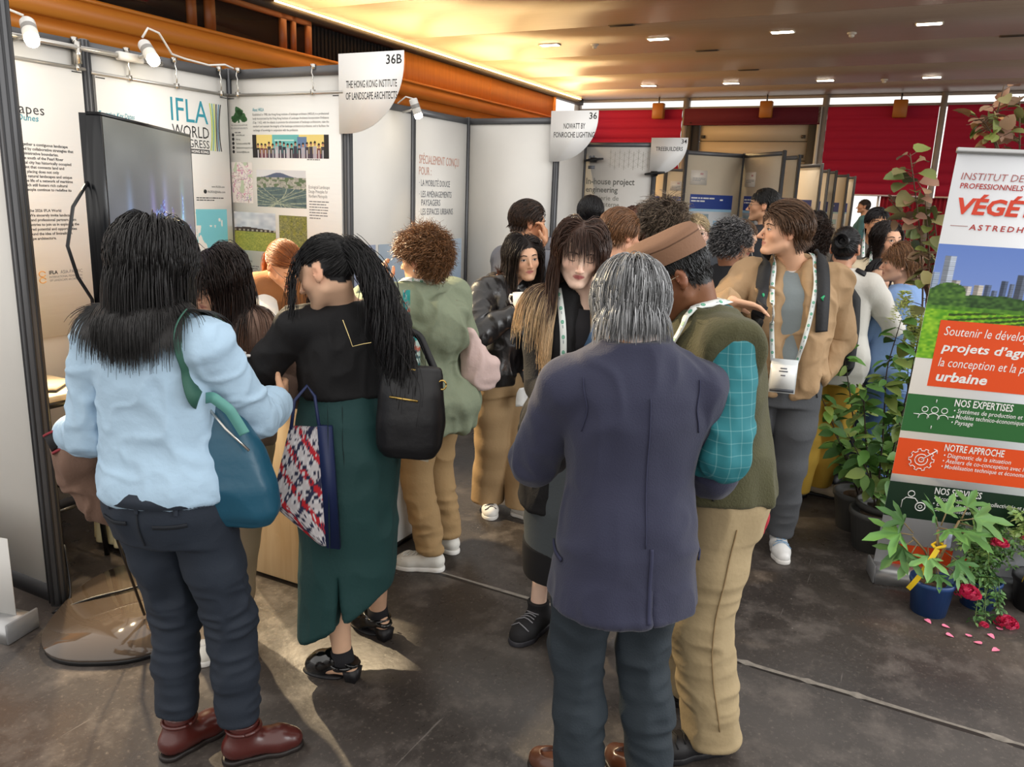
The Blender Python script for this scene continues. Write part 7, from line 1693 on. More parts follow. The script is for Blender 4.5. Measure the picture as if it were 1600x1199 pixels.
# --- woman in the sage green parka
def p_parka():
    p = Person('person with short curly brown hair in a sage green parka and beige trousers', (-.405, 3.70), -48, H=1.625, sex='f', h=.006, headat=(-.432, 3.655, 1.505), headw=-66, head=(0, -4, 0), skin='#e2b090', hairc='#7d5433', lean=(-.02, .04), wide=1.12, eyes='low',
               feet=[('w', -.375, 3.595, -86), ('w', -.310, 3.815, -58)], hands=[dict(w=(-.60, 3.70, 1.37), hintw=(-.5, -.7, -.8), dw=(-.3, .3, .8), curl=.9), dict(w=(-.45, 3.95, 1.0), hintw=(.8, -.3, -.5))])
    pm = mat('cotton_sage', '#7e8770', .85, bump=.4, bscale=30, bdist=.012)
    def tie(S):
        S.ell(p.at(.02, -.125, 1.23), (.130, .085, .120), None, .05); S.ell(p.at(.02, -.12, 1.33), (.15, .07, .055), None, .05)
    o = p.top('parka', pm, hem=.74, off=.026, arm=(.078, .070, .056), fore=.95, flare=[(.73, .045, .045), (.85, .055, .055), (.93, .035, .035), (1.0, .012, .014), (1.1, .022, .022), (1.3, .01, .01), (1.42, 0, 0)], fold=[(.018, (7, 7, 4.5), 141), (.008, (16, 16, 9), 142), (-.012, (7, 7, 5), 143)], neck=.074, extra=tie, shoulder=.064)
    p.collar('hood_edge', pm, .100, 1.385, .035, .020, .020, o); p.collar('jumper_collar', mat('knit_burgundy', '#5e1d2c', .85), .074, 1.39, .055, .014, .012); 
    ring = [p.at(.112*math.cos(a), .105*math.sin(a)-.012, 1.455-.035*math.sin(a)) for a in np.linspace(PI*.85, PI*2.15, 16)]
    p.lanyard(ring, n=50, w=.024, every=.05, snap=True)
    p.trousers(mat('cotton_camel', '#a3855c', .85, bump=.2, bscale=50), hip=.02, leg=(.106, .078, .060), hem=.105, fold=[(.010, (8, 8, 6), 145), (.010, (10, 10, 20), 146, p.ank[0]+[0, 0, .1], .25), (.010, (10, 10, 20), 147, p.ank[1]+[0, 0, .1], .25)])
    p.shoes(mat('mesh_white', '#dbd8d0', .6), M_sole_w, L=.262, kind='sneaker', sm=M_lace, wmul=1.05)
    p.hair_short(5200, .052, flow=(0, -.3, -.5), lift=.35, hug=False, seed=51, rad=.0013, layer=.026, curl=.009, cfreq=120, var=.32, jit=.16, grav=.12, top=1.35, tip='#7a5535')
    p.hair_short(900, .05, flow=(.2, .6, -.2), lift=.4, seed=52, rad=.0012, layer=.03, curl=.008, cfreq=110, col='#8a6440', pick=lambda q: q[:, 2] > .04, jit=.15, name='light_curls')
    m = MB(); m.lathe([(0, -.006), (.006, 0), (0, .006)], tuple(p.Hd(-.079, -.002, -.045)), 10); m.build('earring', mat('pearl', '#e8e2d8', .2), p.root, True)
    return p
P8 = p_parka()
def pink_tote():
    m = mat('cotton_pink', '#cdb4ae', .85, bump=.3, bscale=40)
    t = thing('tote_bag', 'pale pink cotton tote bag hanging behind the sage green parka', 'bag', (-.165, 3.74, 0), .4); S = Solid((-.14, -.14, .86), (.14, .14, 1.30), .007)
    S.loft([(.90, .02, 0, .05, .03), (.94, .02, 0, .085, .05), (1.02, .01, 0, .078, .045), (1.10, -.03, 0, .045, .028), (1.17, -.06, 0, .018, .014)], .01); world_t = t; V, Q = S.skin(); V = folds(V, normals(V, Q), [(.012, (14, 14, 6), 3), (-.010, (16, 16, 7), 5)]); mesh_np('pouch', V, Q, m, t, True)
    MB().tube([(-.06, 0, 1.16), (-.09, .0, 1.24), (-.12, .0, 1.32)], .006, 8).build('handle', mat('cord_brown', '#6b4a35', .7), t, True)
    t = thing('tote_bag', 'turquoise flowered bag strap and pouch between the green parka and black handbag', 'bag', (-.475, 3.44, 0), -.3)
    def flw(u, v): 
        n = n2(u, v, 5, 14, 7); k = n2(u, v, 9, 26, 8); c = np.ones(u.shape+(3,))*np.array([.25, .68, .68]); c[n > .62] = (.80, .90, .88); c[k > .70] = (.10, .42, .50); c[(n2(u, v, 8, 20, 11) > .74)] = (.85, .50, .42); return c
    n = (14, 60); uu, vv = np.meshgrid(np.linspace(0, 1, n[0]), np.linspace(0, 1, n[1])); rgb = flw(uu, vv); rgb = np.where(rgb <= .04045, rgb/12.92, ((rgb+.055)/1.055)**2.4); w = np.where(vv > .5, .014, .014+.05*np.clip((.5-vv)/.06, 0, 1)); V = np.stack([(uu-.5)*2*w, -.02*np.sin(uu*PI)*(vv < .5), 1.03+.36*vv], -1).reshape(-1, 3); i = np.arange(n[0]*n[1]).reshape(n[1], n[0]); F = np.stack([i[:-1, :-1], i[:-1, 1:], i[1:, 1:], i[1:, :-1]], -1).reshape(-1, 4)
    B = V.copy(); B[:, 1] += .015; mesh_np('pouch', np.concatenate([V, B]), np.concatenate([F, F[:, ::-1]+len(V)]), mat('printed_cloth', rough=.8, attr='Col'), t, True, None, np.concatenate([rgb.reshape(-1, 3)]*2))
pink_tote()
# --- woman with the copper hair leaning at the counter
def p_copper():
    p = Person('person with copper hair leaning over the counter in a brown sleeveless coat and white sleeves', (-1.40, 4.20), 118, H=1.62, sex='f', h=.007, headat=(-1.135, 3.905, 1.435), headw=128, head=(0, -40, 0), skin='#e0ac8b', hairc='#b0642a', lean=(.05, .32), eyes='low',
               feet=[('w', -1.36, 4.32, 110), ('w', -1.46, 4.12, 125)], hands=[dict(w=(-.90, 3.95, 1.08), hintw=(.3, .5, -.6)), dict(w=(-.93, 3.80, 1.09), hintw=(-.5, -.5, -.7))])
    p.top('white_blouse', mat('blouse_white', '#e8e4de', .85, bump=.2, bscale=40), hem=.95, off=.012, arm=(.060, .068, .050), shoulder=.05, fore=.95, fold=[(.012, (12, 12, 9), 151)], neck=.06)
    bm = mat('wool_camel', '#8f5e38', .9, bump=.2, bscale=110)
    def arm(S):
        for i in (0, 1): S.chain([p.sh[i]*.5+p.el[i]*.5, p.el[i]], [.075, .09], .010, mode='s')
    o = p.top('sleeveless_coat', bm, hem=.5, off=.034, arm=(.08, .08, .05), fore=-.95, sleeves=(0, 0), flare=[(.5, .05, .05), (.9, .02, .02), (1.4, .0, .0)], fold=[(.010, (7, 7, 4), 153)], neck=.07, extra=arm, shoulder=.090, nb=.07)
    p.collar('collar', bm, .085, 1.40, .04, .014, .01, o)
    p.trousers(mat('navy_plain', '#20242c', .85), leg=(.10, .08, .07)); p.shoes(mat('leather_black', '#1b1a1d', .5), M_sole_b)
    p.hair_tied((0, -.105, -.02), 3200, 61, .0013); q = p.W(np.array([[0, -.105, -.02]]))[0]; rng = np.random.default_rng(3); p.strands('ponytail', q+rng.normal(0, .01, (700, 3)), np.tile(p.Wd(np.array([[0, -.8, -.6]])), (700, 1))+rng.normal(0, .1, (700, 3)), .12, 10, .3, (0, 0, -1), .01, .03, 0, 30, .0013, seed=62)
    p.spectacles('#6f6a66'); return p
P9 = p_copper()
# --- woman with long brown hair facing the one in light blue
def p_latte():
    p = Person('person with long brown hair in a mauve jumper facing the light blue shirt', (-1.075, 2.86), 196, H=1.625, sex='f', h=.006, headat=(-1.055, 2.79, 1.480), headw=214, head=(0, -24, -6), skin='#e3b497', hairc='#22140f', eyes='closed', lipc='#a86a62', lean=(0, .03),
               feet=[('w', -1.125, 2.86, 192), ('w', -1.235, 2.95, 200)], hands=[dict(w=(-.915, 2.66, 1.155), hintw=(.6, .5, -.7), dw=(-.1, -.3, .6), nw=(-.6, .1, 0), curl=1.1), dict(w=(-1.12, 2.62, 1.05), hintw=(-.6, .4, -.5))])
    p.top('jumper', mat('knit_mauve', '#8d7264', .9, bump=.3, bscale=120), hem=.90, off=.018, arm=(.064, .058, .046), fore=.96, flare=[(.9, .004, .004), (1.0, .018, .018), (1.4, 0, 0)], fold=[(.010, (9, 9, 6), 161)], neck=.062)
    p.trousers(mat('linen_beige', '#a58f74', .85, bump=.15, bscale=60), leg=(.106, .104, .108), hem=.05, fold=[(.010, (7, 7, 2), 163)])
    p.shoes(mat('leather_cream', '#dedad0', .5), M_sole_w, L=.25, kind='sneaker', sm=M_lace)
    p.hair_long(3600, .40, .0, seed=71, layer=.028, jit=.016, back=.15, rad=.0014, tip='#5b3a26', tipat=.62, curl=.004, cfreq=20, bangs=200)
    return p
P10 = p_latte()
cup((-.945, 2.625, 1.175), 'white cup held beside the right sleeve of the light blue shirt', .6, False, 1.1)
# ------------------------------------------------------------------ the crowd farther down the aisle
def crowd(label, x, y, H, body, face, sex='f', z=None, hair=None, skin='#dcae8f', hairc='#2a1c14', top='#2b2d33', legs='#2a2c33', sleeve=1., pitch=0, roll=0, hands=None, eyes='open', lean=(0, 0), tname='jacket', off=.022, hem=.82, glasses=None, crew=1.41, flare=None, shoes='#1b1a1d', lany=False, h=.0085, legr=(.10, .078, .066), scarf=None, collar=None, bare=False, feet=None, kind='shoe', fold=((.010, (8, 8, 5), 3),)):
    p = Person(label, (x, y), body, H=H, sex=sex, h=h, headat=None if z is None else (x+.03*math.sin(math.radians(face)), y+.03*math.cos(math.radians(face)), z), headw=face, head=(0, pitch, roll), skin=skin, hairc=hairc, eyes=eyes, hands=hands, lean=lean, feet=feet)
    tm = mat('cloth_'+top.strip('#'), top, .85, bump=.15, bscale=60)
    p.top(tname, tm, hem=hem, off=off, arm=(.068, .060, .048), fore=sleeve, fold=list(fold), crew=crew, flare=flare or [(.8, .012, .012), (1.1, .010, .010), (1.4, 0, 0)])
    if collar: p.collar('collar', mat('cloth_'+collar.strip('#'), collar, .8), .068, 1.41, .035, .010, .012)
    p.trousers(mat('legs_'+legs.strip('#'), legs, .85), leg=legr, fold=[(.008, (9, 9, 5), 5)])
    p.shoes(mat('shoe_'+shoes.strip('#'), shoes, .5), M_sole_b if shoes != '#e2dfd9' else M_sole_w, kind=kind, L=.255)
    if hair: hair(p)
    if glasses: p.spectacles(glasses)
    if lany:
        p.lanyard([p.at(.07, -.02, 1.46), p.at(.085, .10, 1.36), p.at(.06, .2, 1.15), p.at(.0, .2, 1.0)], n=40, w=.022); p.lanyard([p.at(-.07, -.02, 1.46), p.at(-.085, .10, 1.36), p.at(-.06, .2, 1.15), p.at(-.0, .2, 1.0)], n=40, w=.022)
    return p
def swept(p, n=2200, L=.06, **k):
    def sw(q):
        f = np.clip((q[:, 2]-.045)/.03, 0, 1)[:, None]; a = np.stack([.15+q[:, 0]*3, -.9+0*q[:, 0], .25+0*q[:, 0]], 1); b = np.stack([q[:, 0]*.5, -.55+0*q[:, 0], -.85+0*q[:, 0]], 1); return a*f+b*(1-f)
    return p.hair_short(n, L, swirl=sw, lift=.10, rad=.0018, layer=.022, grav=.10, jit=.05, top=1.3, Lf=lambda q: np.where(q[:, 2] < .03, .4, 1.), **k)
def cropped(p, n=2000, L=.030, **k): return p.hair_short(n, L, flow=(0, -.4, -.4), lift=.25, rad=.0018, layer=.012, jit=.10, top=1.5, **k)
def longh(p, L=.34, n=1900, **k): k.setdefault('back', .5); return p.hair_long(n, L, rad=.0020, jit=.02, layer=.018, **k)
def curly(p, L=.07, n=2600, **k):
    k.setdefault('lift', .35); return p.hair_short(n, L, flow=(0, -.2, -.6), hug=False, rad=.0018, layer=.030, curl=.012, cfreq=95, jit=.14, grav=.14, top=1.2, **k)
def tied(p, tie=(0, -.11, -.01), L=.16, n=2000, **k):
    p.hair_tied(tie, n, 5, .0018, **k); q = p.W(np.array([tie]))[0]; rng = np.random.default_rng(3); p.strands('ponytail', q+rng.normal(0, .010, (500, 3)), np.tile(p.Wd(np.array([[0, -.9, -.4]])), (500, 1))+rng.normal(0, .12, (500, 3)), L*(1+rng.normal(0, .1, 500)), 10, .3, (0, 0, -1), .01, .03, 0, 30, .0018, seed=6, gridgap=.01, col=k.get('col'))
def bun(p, tie=(0, -.118, .045), r=.040):
    p.hair_tied(tie, 2600, 5, .0016, var=.3); c = np.array(tie)+np.array([0, -.016, 0]); rng = np.random.default_rng(4); n = 700; P = []
    for i in range(n):
        ph = rng.uniform(0, 2*PI); tl = rng.normal(0, .35); rr = r*(.55+.45*rng.uniform()); t = np.linspace(0, 2.6, 12)+ph
        P.append(p.W(c+np.stack([rr*np.cos(t), .55*rr*np.sin(t*.0+tl*2)+0*t-.01*np.cos(t), rr*np.sin(t)], 1)))
    p.tubes('bun', np.stack(P), .0019, None, .25, 8, .9)

crowd('person in grey jacket, swept dark hair, hand at mouth, beyond the striped top', .035, 4.80, 1.775, 60, 78, 'm', 1.655, lambda p: swept(p, tip='#5a4030'), skin='#d9a27e', hairc='#2e2018', top='#6d6e75', hands=[None, dict(w=(.17, 4.72, 1.53), hintw=(.3, -.6, -.9), dw=(-.1, .1, 1), nw=(-1, .2, 0), curl=1.1)], collar='#e3e0da', h=.0075, pitch=-8)
crowd('person in a dark blue shirt with black hair seen behind the one with ombre hair', .47, 5.35, 1.825, 20, 20, 'm', 1.705, lambda p: cropped(p, 2600, .045), hairc='#151316', top='#2c3248', skin='#c99a7c', lean=(-.05, 0), hands=[dict(p=(-.32, .05, .95), hint=(-.7, -.6, 0)), None])
crowd('person with brown slicked-back hair and a white collar, ear towards the view', .50, 4.12, 1.755, 40, 62, 'm', 1.635, lambda p: swept(p, 3000, .075), hairc='#7a5538', top='#23252c', collar='#ece9e4', skin='#dba586', h=.007, pitch=-4)
crowd('person with shoulder-length brown hair smiling beside the curly grey hair', .80, 5.50, 1.76, 200, 200, 'f', 1.645, lambda p: longh(p, .26), hairc='#5a3526', top='#1d1b20', hands=[None, dict(w=(.98, 5.3, 1.36), hintw=(-.4, .5, -.8), dw=(.4, 0, .8), curl=.8)])
crowd('person with curly grey-brown hair in black, back turned, before the brown-haired smiling one', .90, 5.02, 1.78, 15, -10, 'f', 1.665, lambda p: curly(p, .10, 3200, tip='#857462'), hairc='#574a40', top='#1b1c22')
crowd('person with short dark hair half hidden by the curly grey hair', .935, 6.1, 1.78, 190, 190, 'm', 1.665, cropped, hairc='#33271f', top='#34363c')
crowd('person with pale blonde hair and glasses behind the brown cap', 1.135, 5.15, 1.73, 185, 190, 'f', 1.618, lambda p: tied(p, (0, -.1, -.03), .1, var=.12), hairc='#e0c79c', skin='#ecc6b0', top='#3c4046', glasses='#3a3330')
crowd('person in black with a head of tight grey-black curls and a lanyard', 1.205, 4.62, 1.69, 60, 40, 'f', 1.570, lambda p: curly(p, .032, 3600, tip='#8c8a8a', lift=.15), hairc='#343336', skin='#a9765a', top='#17181d', lany=False, lean=(0, .05), pitch=-25)
crowd('person with brown hair in a low ponytail, head bowed, in a dark blue jacket', 1.435, 5.25, 1.715, 150, 140, 'f', 1.590, lambda p: tied(p, (0, -.1, .0), .14), hairc='#7a5c44', top='#1f2c3a', lany=True, pitch=-22)
crowd('standing tall person in a black hooded jacket with glasses by the poster partitions', 1.905, 6.25, 1.925, -60, -72, 'm', 1.805, lambda p: cropped(p, 2600, .032), hairc='#1b1816', skin='#c59573', top='#26272c', glasses='#2a2624', off=.034, hands=[dict(p=(-.12, .3, 1.25), hint=(-.7, -.3, -.7), curl=.6), None])
crowd('person with dark curly hair behind the tan bomber jacket', 1.99, 5.45, 1.69, 10, 0, 'f', 1.58, lambda p: curly(p, .06, 3000), hairc='#33231b', top='#3d3834')
crowd('person with long dark hair and glasses near the poster partitions', 2.42, 6.6, 1.775, 200, 205, 'f', 1.655, lambda p: longh(p, .30), hairc='#1d1513', top='#8f867b', glasses='#7d756c')
crowd('person half seen behind the young head in the tan jacket, long dark hair', 2.22, 7.2, 1.80, 190, 190, 'f', 1.68, lambda p: longh(p, .28), hairc='#241914', top='#3a3b40')
PB = crowd('person with a black hair bun, black backpack, white blouse and yellow trousers', 1.890, 4.66, 1.70, 28, 32, 'f', 1.580, lambda p: bun(p), hairc='#17161a', skin='#c99577', top='#d5d1c8', legs='#c9a13c', tname='blouse', off=.024, hem=.80, h=.0065, flare=[(.8, .02, .02), (1.0, .03, .03), (1.4, 0, 0)], feet=[('w', 1.80, 4.74, 40), ('w', 1.985, 4.865, 120)], legr=(.11, .10, .10), shoes='#bfae95', hands=[dict(w=(2.12, 4.98, 1.02)), dict(w=(2.2, 4.80, 1.02), hintw=(.6, -.6, -.4))], glasses='#9a938a')
backpack('backpack', 'black backpack on the person with the hair bun and yellow trousers', PB, mat('pack_black', '#17171a', .7), w=.155, z0=.88, z1=1.40, dep=.09)
crowd('older person with short brown hair in a light blue jacket, arms folded, facing the aisle', 2.285, 4.72, 1.605, -50, -72, 'f', 1.500, lambda p: p.hair_short(3000, .075, flow=(0, -.6, -.5), lift=.12, rad=.0017, layer=.024, jit=.06, grav=.2, top=1.1, tip='#8c6a48'), hairc='#7d5638', skin='#dcae92', top='#7f9dcb', legs='#44618c', tname='blue_jacket', off=.030, hem=.80, collar='#7f9dcb', h=.007, hands=[dict(p=(.10, .26, 1.10), hint=(-.8, -.3, -.6)), dict(p=(-.12, .28, 1.08), hint=(.8, -.3, -.6))], legr=(.11, .10, .10))
crowd('person in a cream t-shirt with dark wavy hair and glasses, facing the view', 2.425, 5.35, 1.725, 190, 168, 'f', 1.610, lambda p: (longh(p, .20, curl=.008, cfreq=50)), hairc='#251a16', skin='#dba888', top='#dccbac', legs='#2b2c33', tname='tshirt', sleeve=-.45, glasses='#1d1b1c', lany=True, hands=[None, dict(w=(2.22, 5.12, 1.16), hintw=(-.6, .3, -.7))])
crowd('person smiling with short dark hair and glasses, black jacket over a grey shirt', 2.75, 6.25, 1.815, 190, 186, 'm', 1.70, lambda p: cropped(p, 2400, .05), hairc='#181417', skin='#c9946f', top='#5d5851', glasses='#6f675e', lany=True, tname='shirt')
crowd('person in dark clothes with a spotted scarf behind the light blue jacket', 2.30, 5.08, 1.50, 200, 200, 'f', 1.385, lambda p: longh(p, .1), hairc='#1b1618', top='#1a1a20', scarf=True)
crowd('bearded person in a teal jumper leaning at the bright window far off', 6.45, 15.2, 1.97, -60, -78, 'm', 1.86, lambda p: cropped(p, 800, .03), hairc='#2b201a', skin='#b98a6c', top='#3d6468', legs='#2c3038', h=.012)
crowd('person in front of the red blind, dark hair, half hidden by the leaves', 3.35, 7.6, 1.78, 190, 190, 'f', 1.665, lambda p: cropped(p, 1600, .06), hairc='#2a1c18', top='#6b3236', h=.01)
# ------------------------------------------------------------------ potted plants round the banner
def leaf_mesh(kind):
    """flat outline points (x across, y along) with a fold; returns verts, faces for a unit leaf"""
    if kind == 'round': w = [(0, .0), (.30, .06), (.47, .30), (.44, .60), (.25, .86), (0, 1.0)]
    elif kind == 'oval': w = [(0, 0), (.17, .15), (.27, .42), (.22, .70), (.09, .90), (0, 1.0)]
    elif kind == 'small': w = [(0, 0), (.2, .25), (.24, .55), (.12, .85), (0, 1.0)]
    elif kind == 'petal': w = [(0, 0), (.25, .3), (.42, .7), (.3, .95), (0, 1.0)]
    k = len(w); V = [(0, y, 0) for x, y in w]+[(x, y, x*.35) for x, y in w]+[(-x, y, x*.35) for x, y in w]; F = []
    for i in range(k-1): F += [(i, k+i, k+i+1, i+1), (i, i+1, 2*k+i+1, 2*k+i)]
    return np.array(V, float), np.array(F)
def lobed():
    V = [(0, 0, 0)]; F = []; lob = [(-1.9, .55), (-.95, .85), (0, 1.0), (.95, .85), (1.9, .55)]
    pts = []
    for i, (a, r) in enumerate(lob):
        for da, rr in ((-.30, .42), (-.20, .72), (0, 1.0), (.20, .72), (.30, .42)): pts.append((math.sin(a+da)*r*rr, .15+math.cos(a+da)*r*rr*.85, .05*(1-rr)-.10*rr*rr))
    V += pts; n = len(pts); F = [(0, i+2, i+1, i+1) for i in range(n-1)]; return np.array(V, float), np.array([(f[0], f[1], f[2], f[2]) for f in F])
def leaves(name, items, kind, parent, mname, cols, rng, rough=.55):
    """items: (position, direction, up, size)"""
    U, F = lobed() if kind == 'fig' else leaf_mesh(kind); tri = kind == 'fig'; VV_, FF, CC = [], [], []; n = 0
    cols = np.array([lin(c) for c in cols])
    for p, d, u, sz in items:
        d = nrm(d); x = nrm(np.cross(d, u)); z = np.cross(x, d); V = np.array(U); V[:, 2] -= .18*V[:, 1]**2
        VV_.append(np.asarray(p)+sz*(V[:, :1]*x+V[:, 1:2]*d+V[:, 2:]*z)); FF.append(F+n); n += len(U); c = cols[rng.integers(len(cols))]*rng.uniform(.75, 1.25); CC.append(np.tile(c, (len(U), 1))*(1-.12*np.abs(U[:, :1])))
    FF = np.concatenate(FF); FF = FF[:, :3] if tri else FF
    return mesh_np(name, np.concatenate(VV_), FF, mat('leaf_'+mname, rough=rough, attr='Col', spec=.4), parent, not tri, None, np.clip(np.concatenate(CC), 0, 1))
def pot(t, r0, r1, h, m, soil=True):
    MB().lathe([(0, 0), (r0, 0), (r1, h*.86), (r1*1.06, h*.88), (r1*1.06, h), (r1*.97, h), (r1*.95, h*.9), (0, h*.88)], n=28).build('pot', m, t, True)
    MB().lathe([(0, h*.90), (r1*.95, h*.89)], n=20).build('soil', mat('soil', '#4a3a2c', .95, var=.4, vscale=60, bump=.8, bscale=60), t)
M_blue = mat('pot_blue', '#1c3f73', .5); M_gpot = mat('pot_grey', '#4d4c4a', .6); M_bpot = mat('pot_black', '#1c1c1e', .5); M_stem = mat('stem_brown', '#5a4632', .8); M_gst = mat('stem_green', '#5f7a3a', .7)
def branchy(t, stems, rng, kind, mname, cols, size, per, spread=1., stemr=.006, lift=.2, stemm=None, petiole=.03, tip_only=0.):
    items = []; mb = MB()
    for P in stems:
        P = np.array(P, float); k = 22; tt = np.linspace(0, 1, k); idx = np.linspace(0, 1, len(P)); S = np.stack([np.interp(tt, idx, P[:, j]) for j in range(3)], 1)
        for _ in range(3): S[1:-1] = S[1:-1]*.5+(S[:-2]+S[2:])*.25
        mb.tube(S, np.interp(tt, [0, 1], [stemr, stemr*.35]), 6); L = np.linalg.norm(np.diff(S, axis=0), axis=1).sum(); n = int(L*per)
        for i in range(n):
            f = rng.uniform(tip_only, 1); q = np.array([np.interp(f, tt, S[:, j]) for j in range(3)]); a = rng.uniform(0, 2*PI); d = nrm([math.cos(a), math.sin(a), rng.uniform(-.5, .6)+lift]); e = q+d*petiole*rng.uniform(.5, 1.4)*spread; mb.tube([q, e], stemr*.25, 4, 0, False)
            dd = nrm(d+np.array([0, 0, -.45])+rng.normal(0, .3, 3)); items.append((e, dd, nrm([rng.normal(0, .4), rng.normal(0, .4)-.3, 1]), size*rng.uniform(.6, 1.15)))
    mb.build('stems', stemm or M_stem, t, True); return leaves('foliage', items, kind, t, mname, cols, rng)
rng = np.random.default_rng(77)
# young tree with round bronze-green leaves behind the banner
t = thing('potted_tree', 'slender young tree with round bronze-green leaves standing by the banner edge', 'plant', (2.075, 4.12, 0)); pot(t, .11, .14, .24, M_gpot)
branchy(t, [[(0, 0, .22), (.03, 0, .8), (.05, 0, 1.3), (-.03, 0, 1.7), (-.14, .0, 2.08)], [(.04, 0, 1.15), (.06, -.05, 1.4), (.05, -.04, 1.62), (.0, -.04, 1.80)], [(.0, 0, 1.62), (-.06, .04, 1.74), (-.19, .06, 1.86)], [(.06, 0, 1.35), (.03, 0, 1.6), (-.04, 0, 1.90)]], rng, 'round', 'bronze', ['#6e7040', '#7d7448', '#8c6f54', '#5f6a3a', '#95705c', '#77803f'], .090, 26, stemr=.007, petiole=.045, tip_only=.40)
t = thing('potted_tree', 'young tree with bronze leaves whose crown shows above the banner top', 'plant', (2.62, 4.15, 0)); pot(t, .11, .14, .24, M_gpot)
branchy(t, [[(0, 0, .22), (-.02, 0, 1.0), (-.10, 0, 1.7), (-.22, 0, 2.12), (-.34, .0, 2.26)], [(-.08, 0, 1.6), (.0, 0, 2.0), (.02, 0, 2.32)], [(-.1, 0, 1.75), (-.1, .04, 2.1), (-.14, .06, 2.38)], [(-.15, 0, 1.9), (-.25, .05, 2.2), (-.26, .0, 2.42)]], rng, 'round', 'bronze', ['#6e7040', '#7d7448', '#8c6f54', '#a0785c', '#95705c', '#77803f', '#b08050'], .080, 30, stemr=.007, petiole=.05, tip_only=.35)
# hydrangea bushes
def panicle(t, c, L, rng, r=.062):
    items = []
    for i in range(320):
        f = rng.uniform(0, 1); a = rng.uniform(0, 2*PI); rr = r*(1-f*.75)*rng.uniform(.6, 1); q = np.array(c)+np.array([rr*math.cos(a), rr*math.sin(a), f*L]); items.append((q, nrm([math.cos(a), math.sin(a), .5]), (0, 0, 1), .022))
    return items
def hydrangea(label, loc, stems, heads, n, seed):
    rng = np.random.default_rng(seed); t = thing('hydrangea', label, 'plant', loc, 0, None); pot(t, .10, .13, .22, M_gpot)
    branchy(t, stems, rng, 'oval', 'hydrangea', ['#4f7a34', '#5c8a3c', '#41682e', '#6d9448', '#7c8f45'], .105, n, stemr=.0055, stemm=mat('stem_dark', '#3a2e26', .8), petiole=.02, lift=.3, tip_only=.12)
    its = []
    for c, L in heads: its += panicle(t, c, L*1.25, rng)
    if its: leaves('blossom', its, 'small', t, 'cream', ['#d9db90', '#c9d478', '#e6e4b0', '#b5c868'], rng)
hydrangea('hydrangea with cream flower heads and green leaves beside the banner', (2.0, 4.05, 0), [[(0, 0, .2), (-.03, 0, .7), (-.06, 0, 1.0), (-.02, 0, 1.26)], [(.02, .02, .2), (.06, 0, .8), (.10, 0, 1.22)], [(0, 0, .2), (-.12, -.02, .6), (-.17, 0, .92)], [(0, -.02, .2), (-.10, -.05, .45), (-.24, -.06, .66)], [(0, 0, .2), (.06, -.04, .5), (.05, -.05, .95)]], [((-.02, 0, 1.24), .13), ((.06, -.02, 1.16), .10), ((.10, 0, 1.10), .10)], 44, 5)
hydrangea('smaller hydrangea with one pale green flower head leaning towards the yellow trousers', (2.02, 4.33, 0), [[(0, 0, .2), (-.10, 0, .7), (-.22, 0, 1.12)], [(0, 0, .2), (-.18, -.05, .55), (-.34, -.05, .85)], [(0, 0, .2), (-.02, -.08, .5), (-.1, -.1, .8)], [(0, 0, .2), (-.1, -.10, .4), (-.26, -.16, .62)]], [((-.22, 0, 1.10), .11)], 40, 6)
hydrangea('low bushy hydrangea without flowers at the foot of the banner', (2.22, 4.40, 0), [[(0, 0, .2), (-.05, -.05, .5), (-.12, -.1, .72)], [(0, 0, .2), (.05, -.05, .5), (.05, -.1, .75)], [(0, 0, .2), (-.1, -.1, .38), (-.2, -.14, .5)], [(0, 0, .2), (.0, -.08, .42), (-.05, -.16, .60)], [(0, 0, .2), (.02, -.02, .8), (.0, 0, 1.0)]], [], 46, 7)
# fig in a blue pot with a yellow tag
t = thing('potted_fig', 'young fig with lobed leaves in a blue pot, yellow ribbon tied on', 'plant', (1.965, 3.36, 0)); pot(t, .075, .092, .165, M_blue)
items = []; mb = MB(); mb.tube([(0, 0, .15), (.0, 0, .28), (-.01, .01, .40)], [.009, .008, .006], 8); mb.tube([(0, 0, .22), (.05, .02, .34), (.09, .03, .44)], [.007, .006, .005], 8); mb.tube([(0, 0, .2), (-.06, .0, .30), (-.12, .01, .36)], .005, 8)
for (px, py, pz), (dx, dy, dz), sz in (((-.02, 0, .42), (-.3, -.2, .6), .15), ((-.12, .01, .37), (-1, -.1, .15), .20), ((-.12, 0, .35), (-.9, -.3, -.5), .17), ((-.10, .0, .33), (-.6, -.5, -.6), .15), ((.09, .03, .44), (.8, -.2, .25), .20), ((.09, .03, .43), (.9, -.3, -.15), .17), ((.06, .02, .40), (.3, -.7, .1), .17), ((-.01, .01, .41), (.1, -.8, .25), .16), ((.0, .01, .42), (.25, .1, .9), .12), ((-.05, 0, .32), (-.3, -.8, -.3), .15), ((.03, 0, .30), (.5, -.8, -.3), .14), ((0, 0, .24), (-.2, -.9, -.5), .10), ((.02, 0, .24), (.7, -.4, -.3), .12), ((-.12, .01, .38), (-.7, .2, .7), .16), ((.1, .03, .45), (.4, .3, .7), .13)):
    d = nrm((dx, dy, dz)); e = np.array((px, py, pz))+d*.06; mb.tube([(px, py, pz), e], .003, 5); items.append((e, d+np.array([0, 0, -.15]), nrm((-.1, -.5, 1)), sz*.85))
mb.build('stems', mat('stem_fig', '#7a6a4a', .8), t, True); leaves('foliage', items, 'fig', t, 'fig', ['#5d8a46', '#6f9a58', '#4c7a3c'], np.random.default_rng(3))
rb = MB(); V = []
for i in range(14): f = i/13; c = np.array([-.035-.10*f-.02*math.sin(f*3), -.055-.02*math.sin(f*PI), .335-.20*f-.02*math.sin(f*PI)]); V += [tuple(c+np.array([-.011, 0, .008])), tuple(c+np.array([.011, 0, -.008]))]
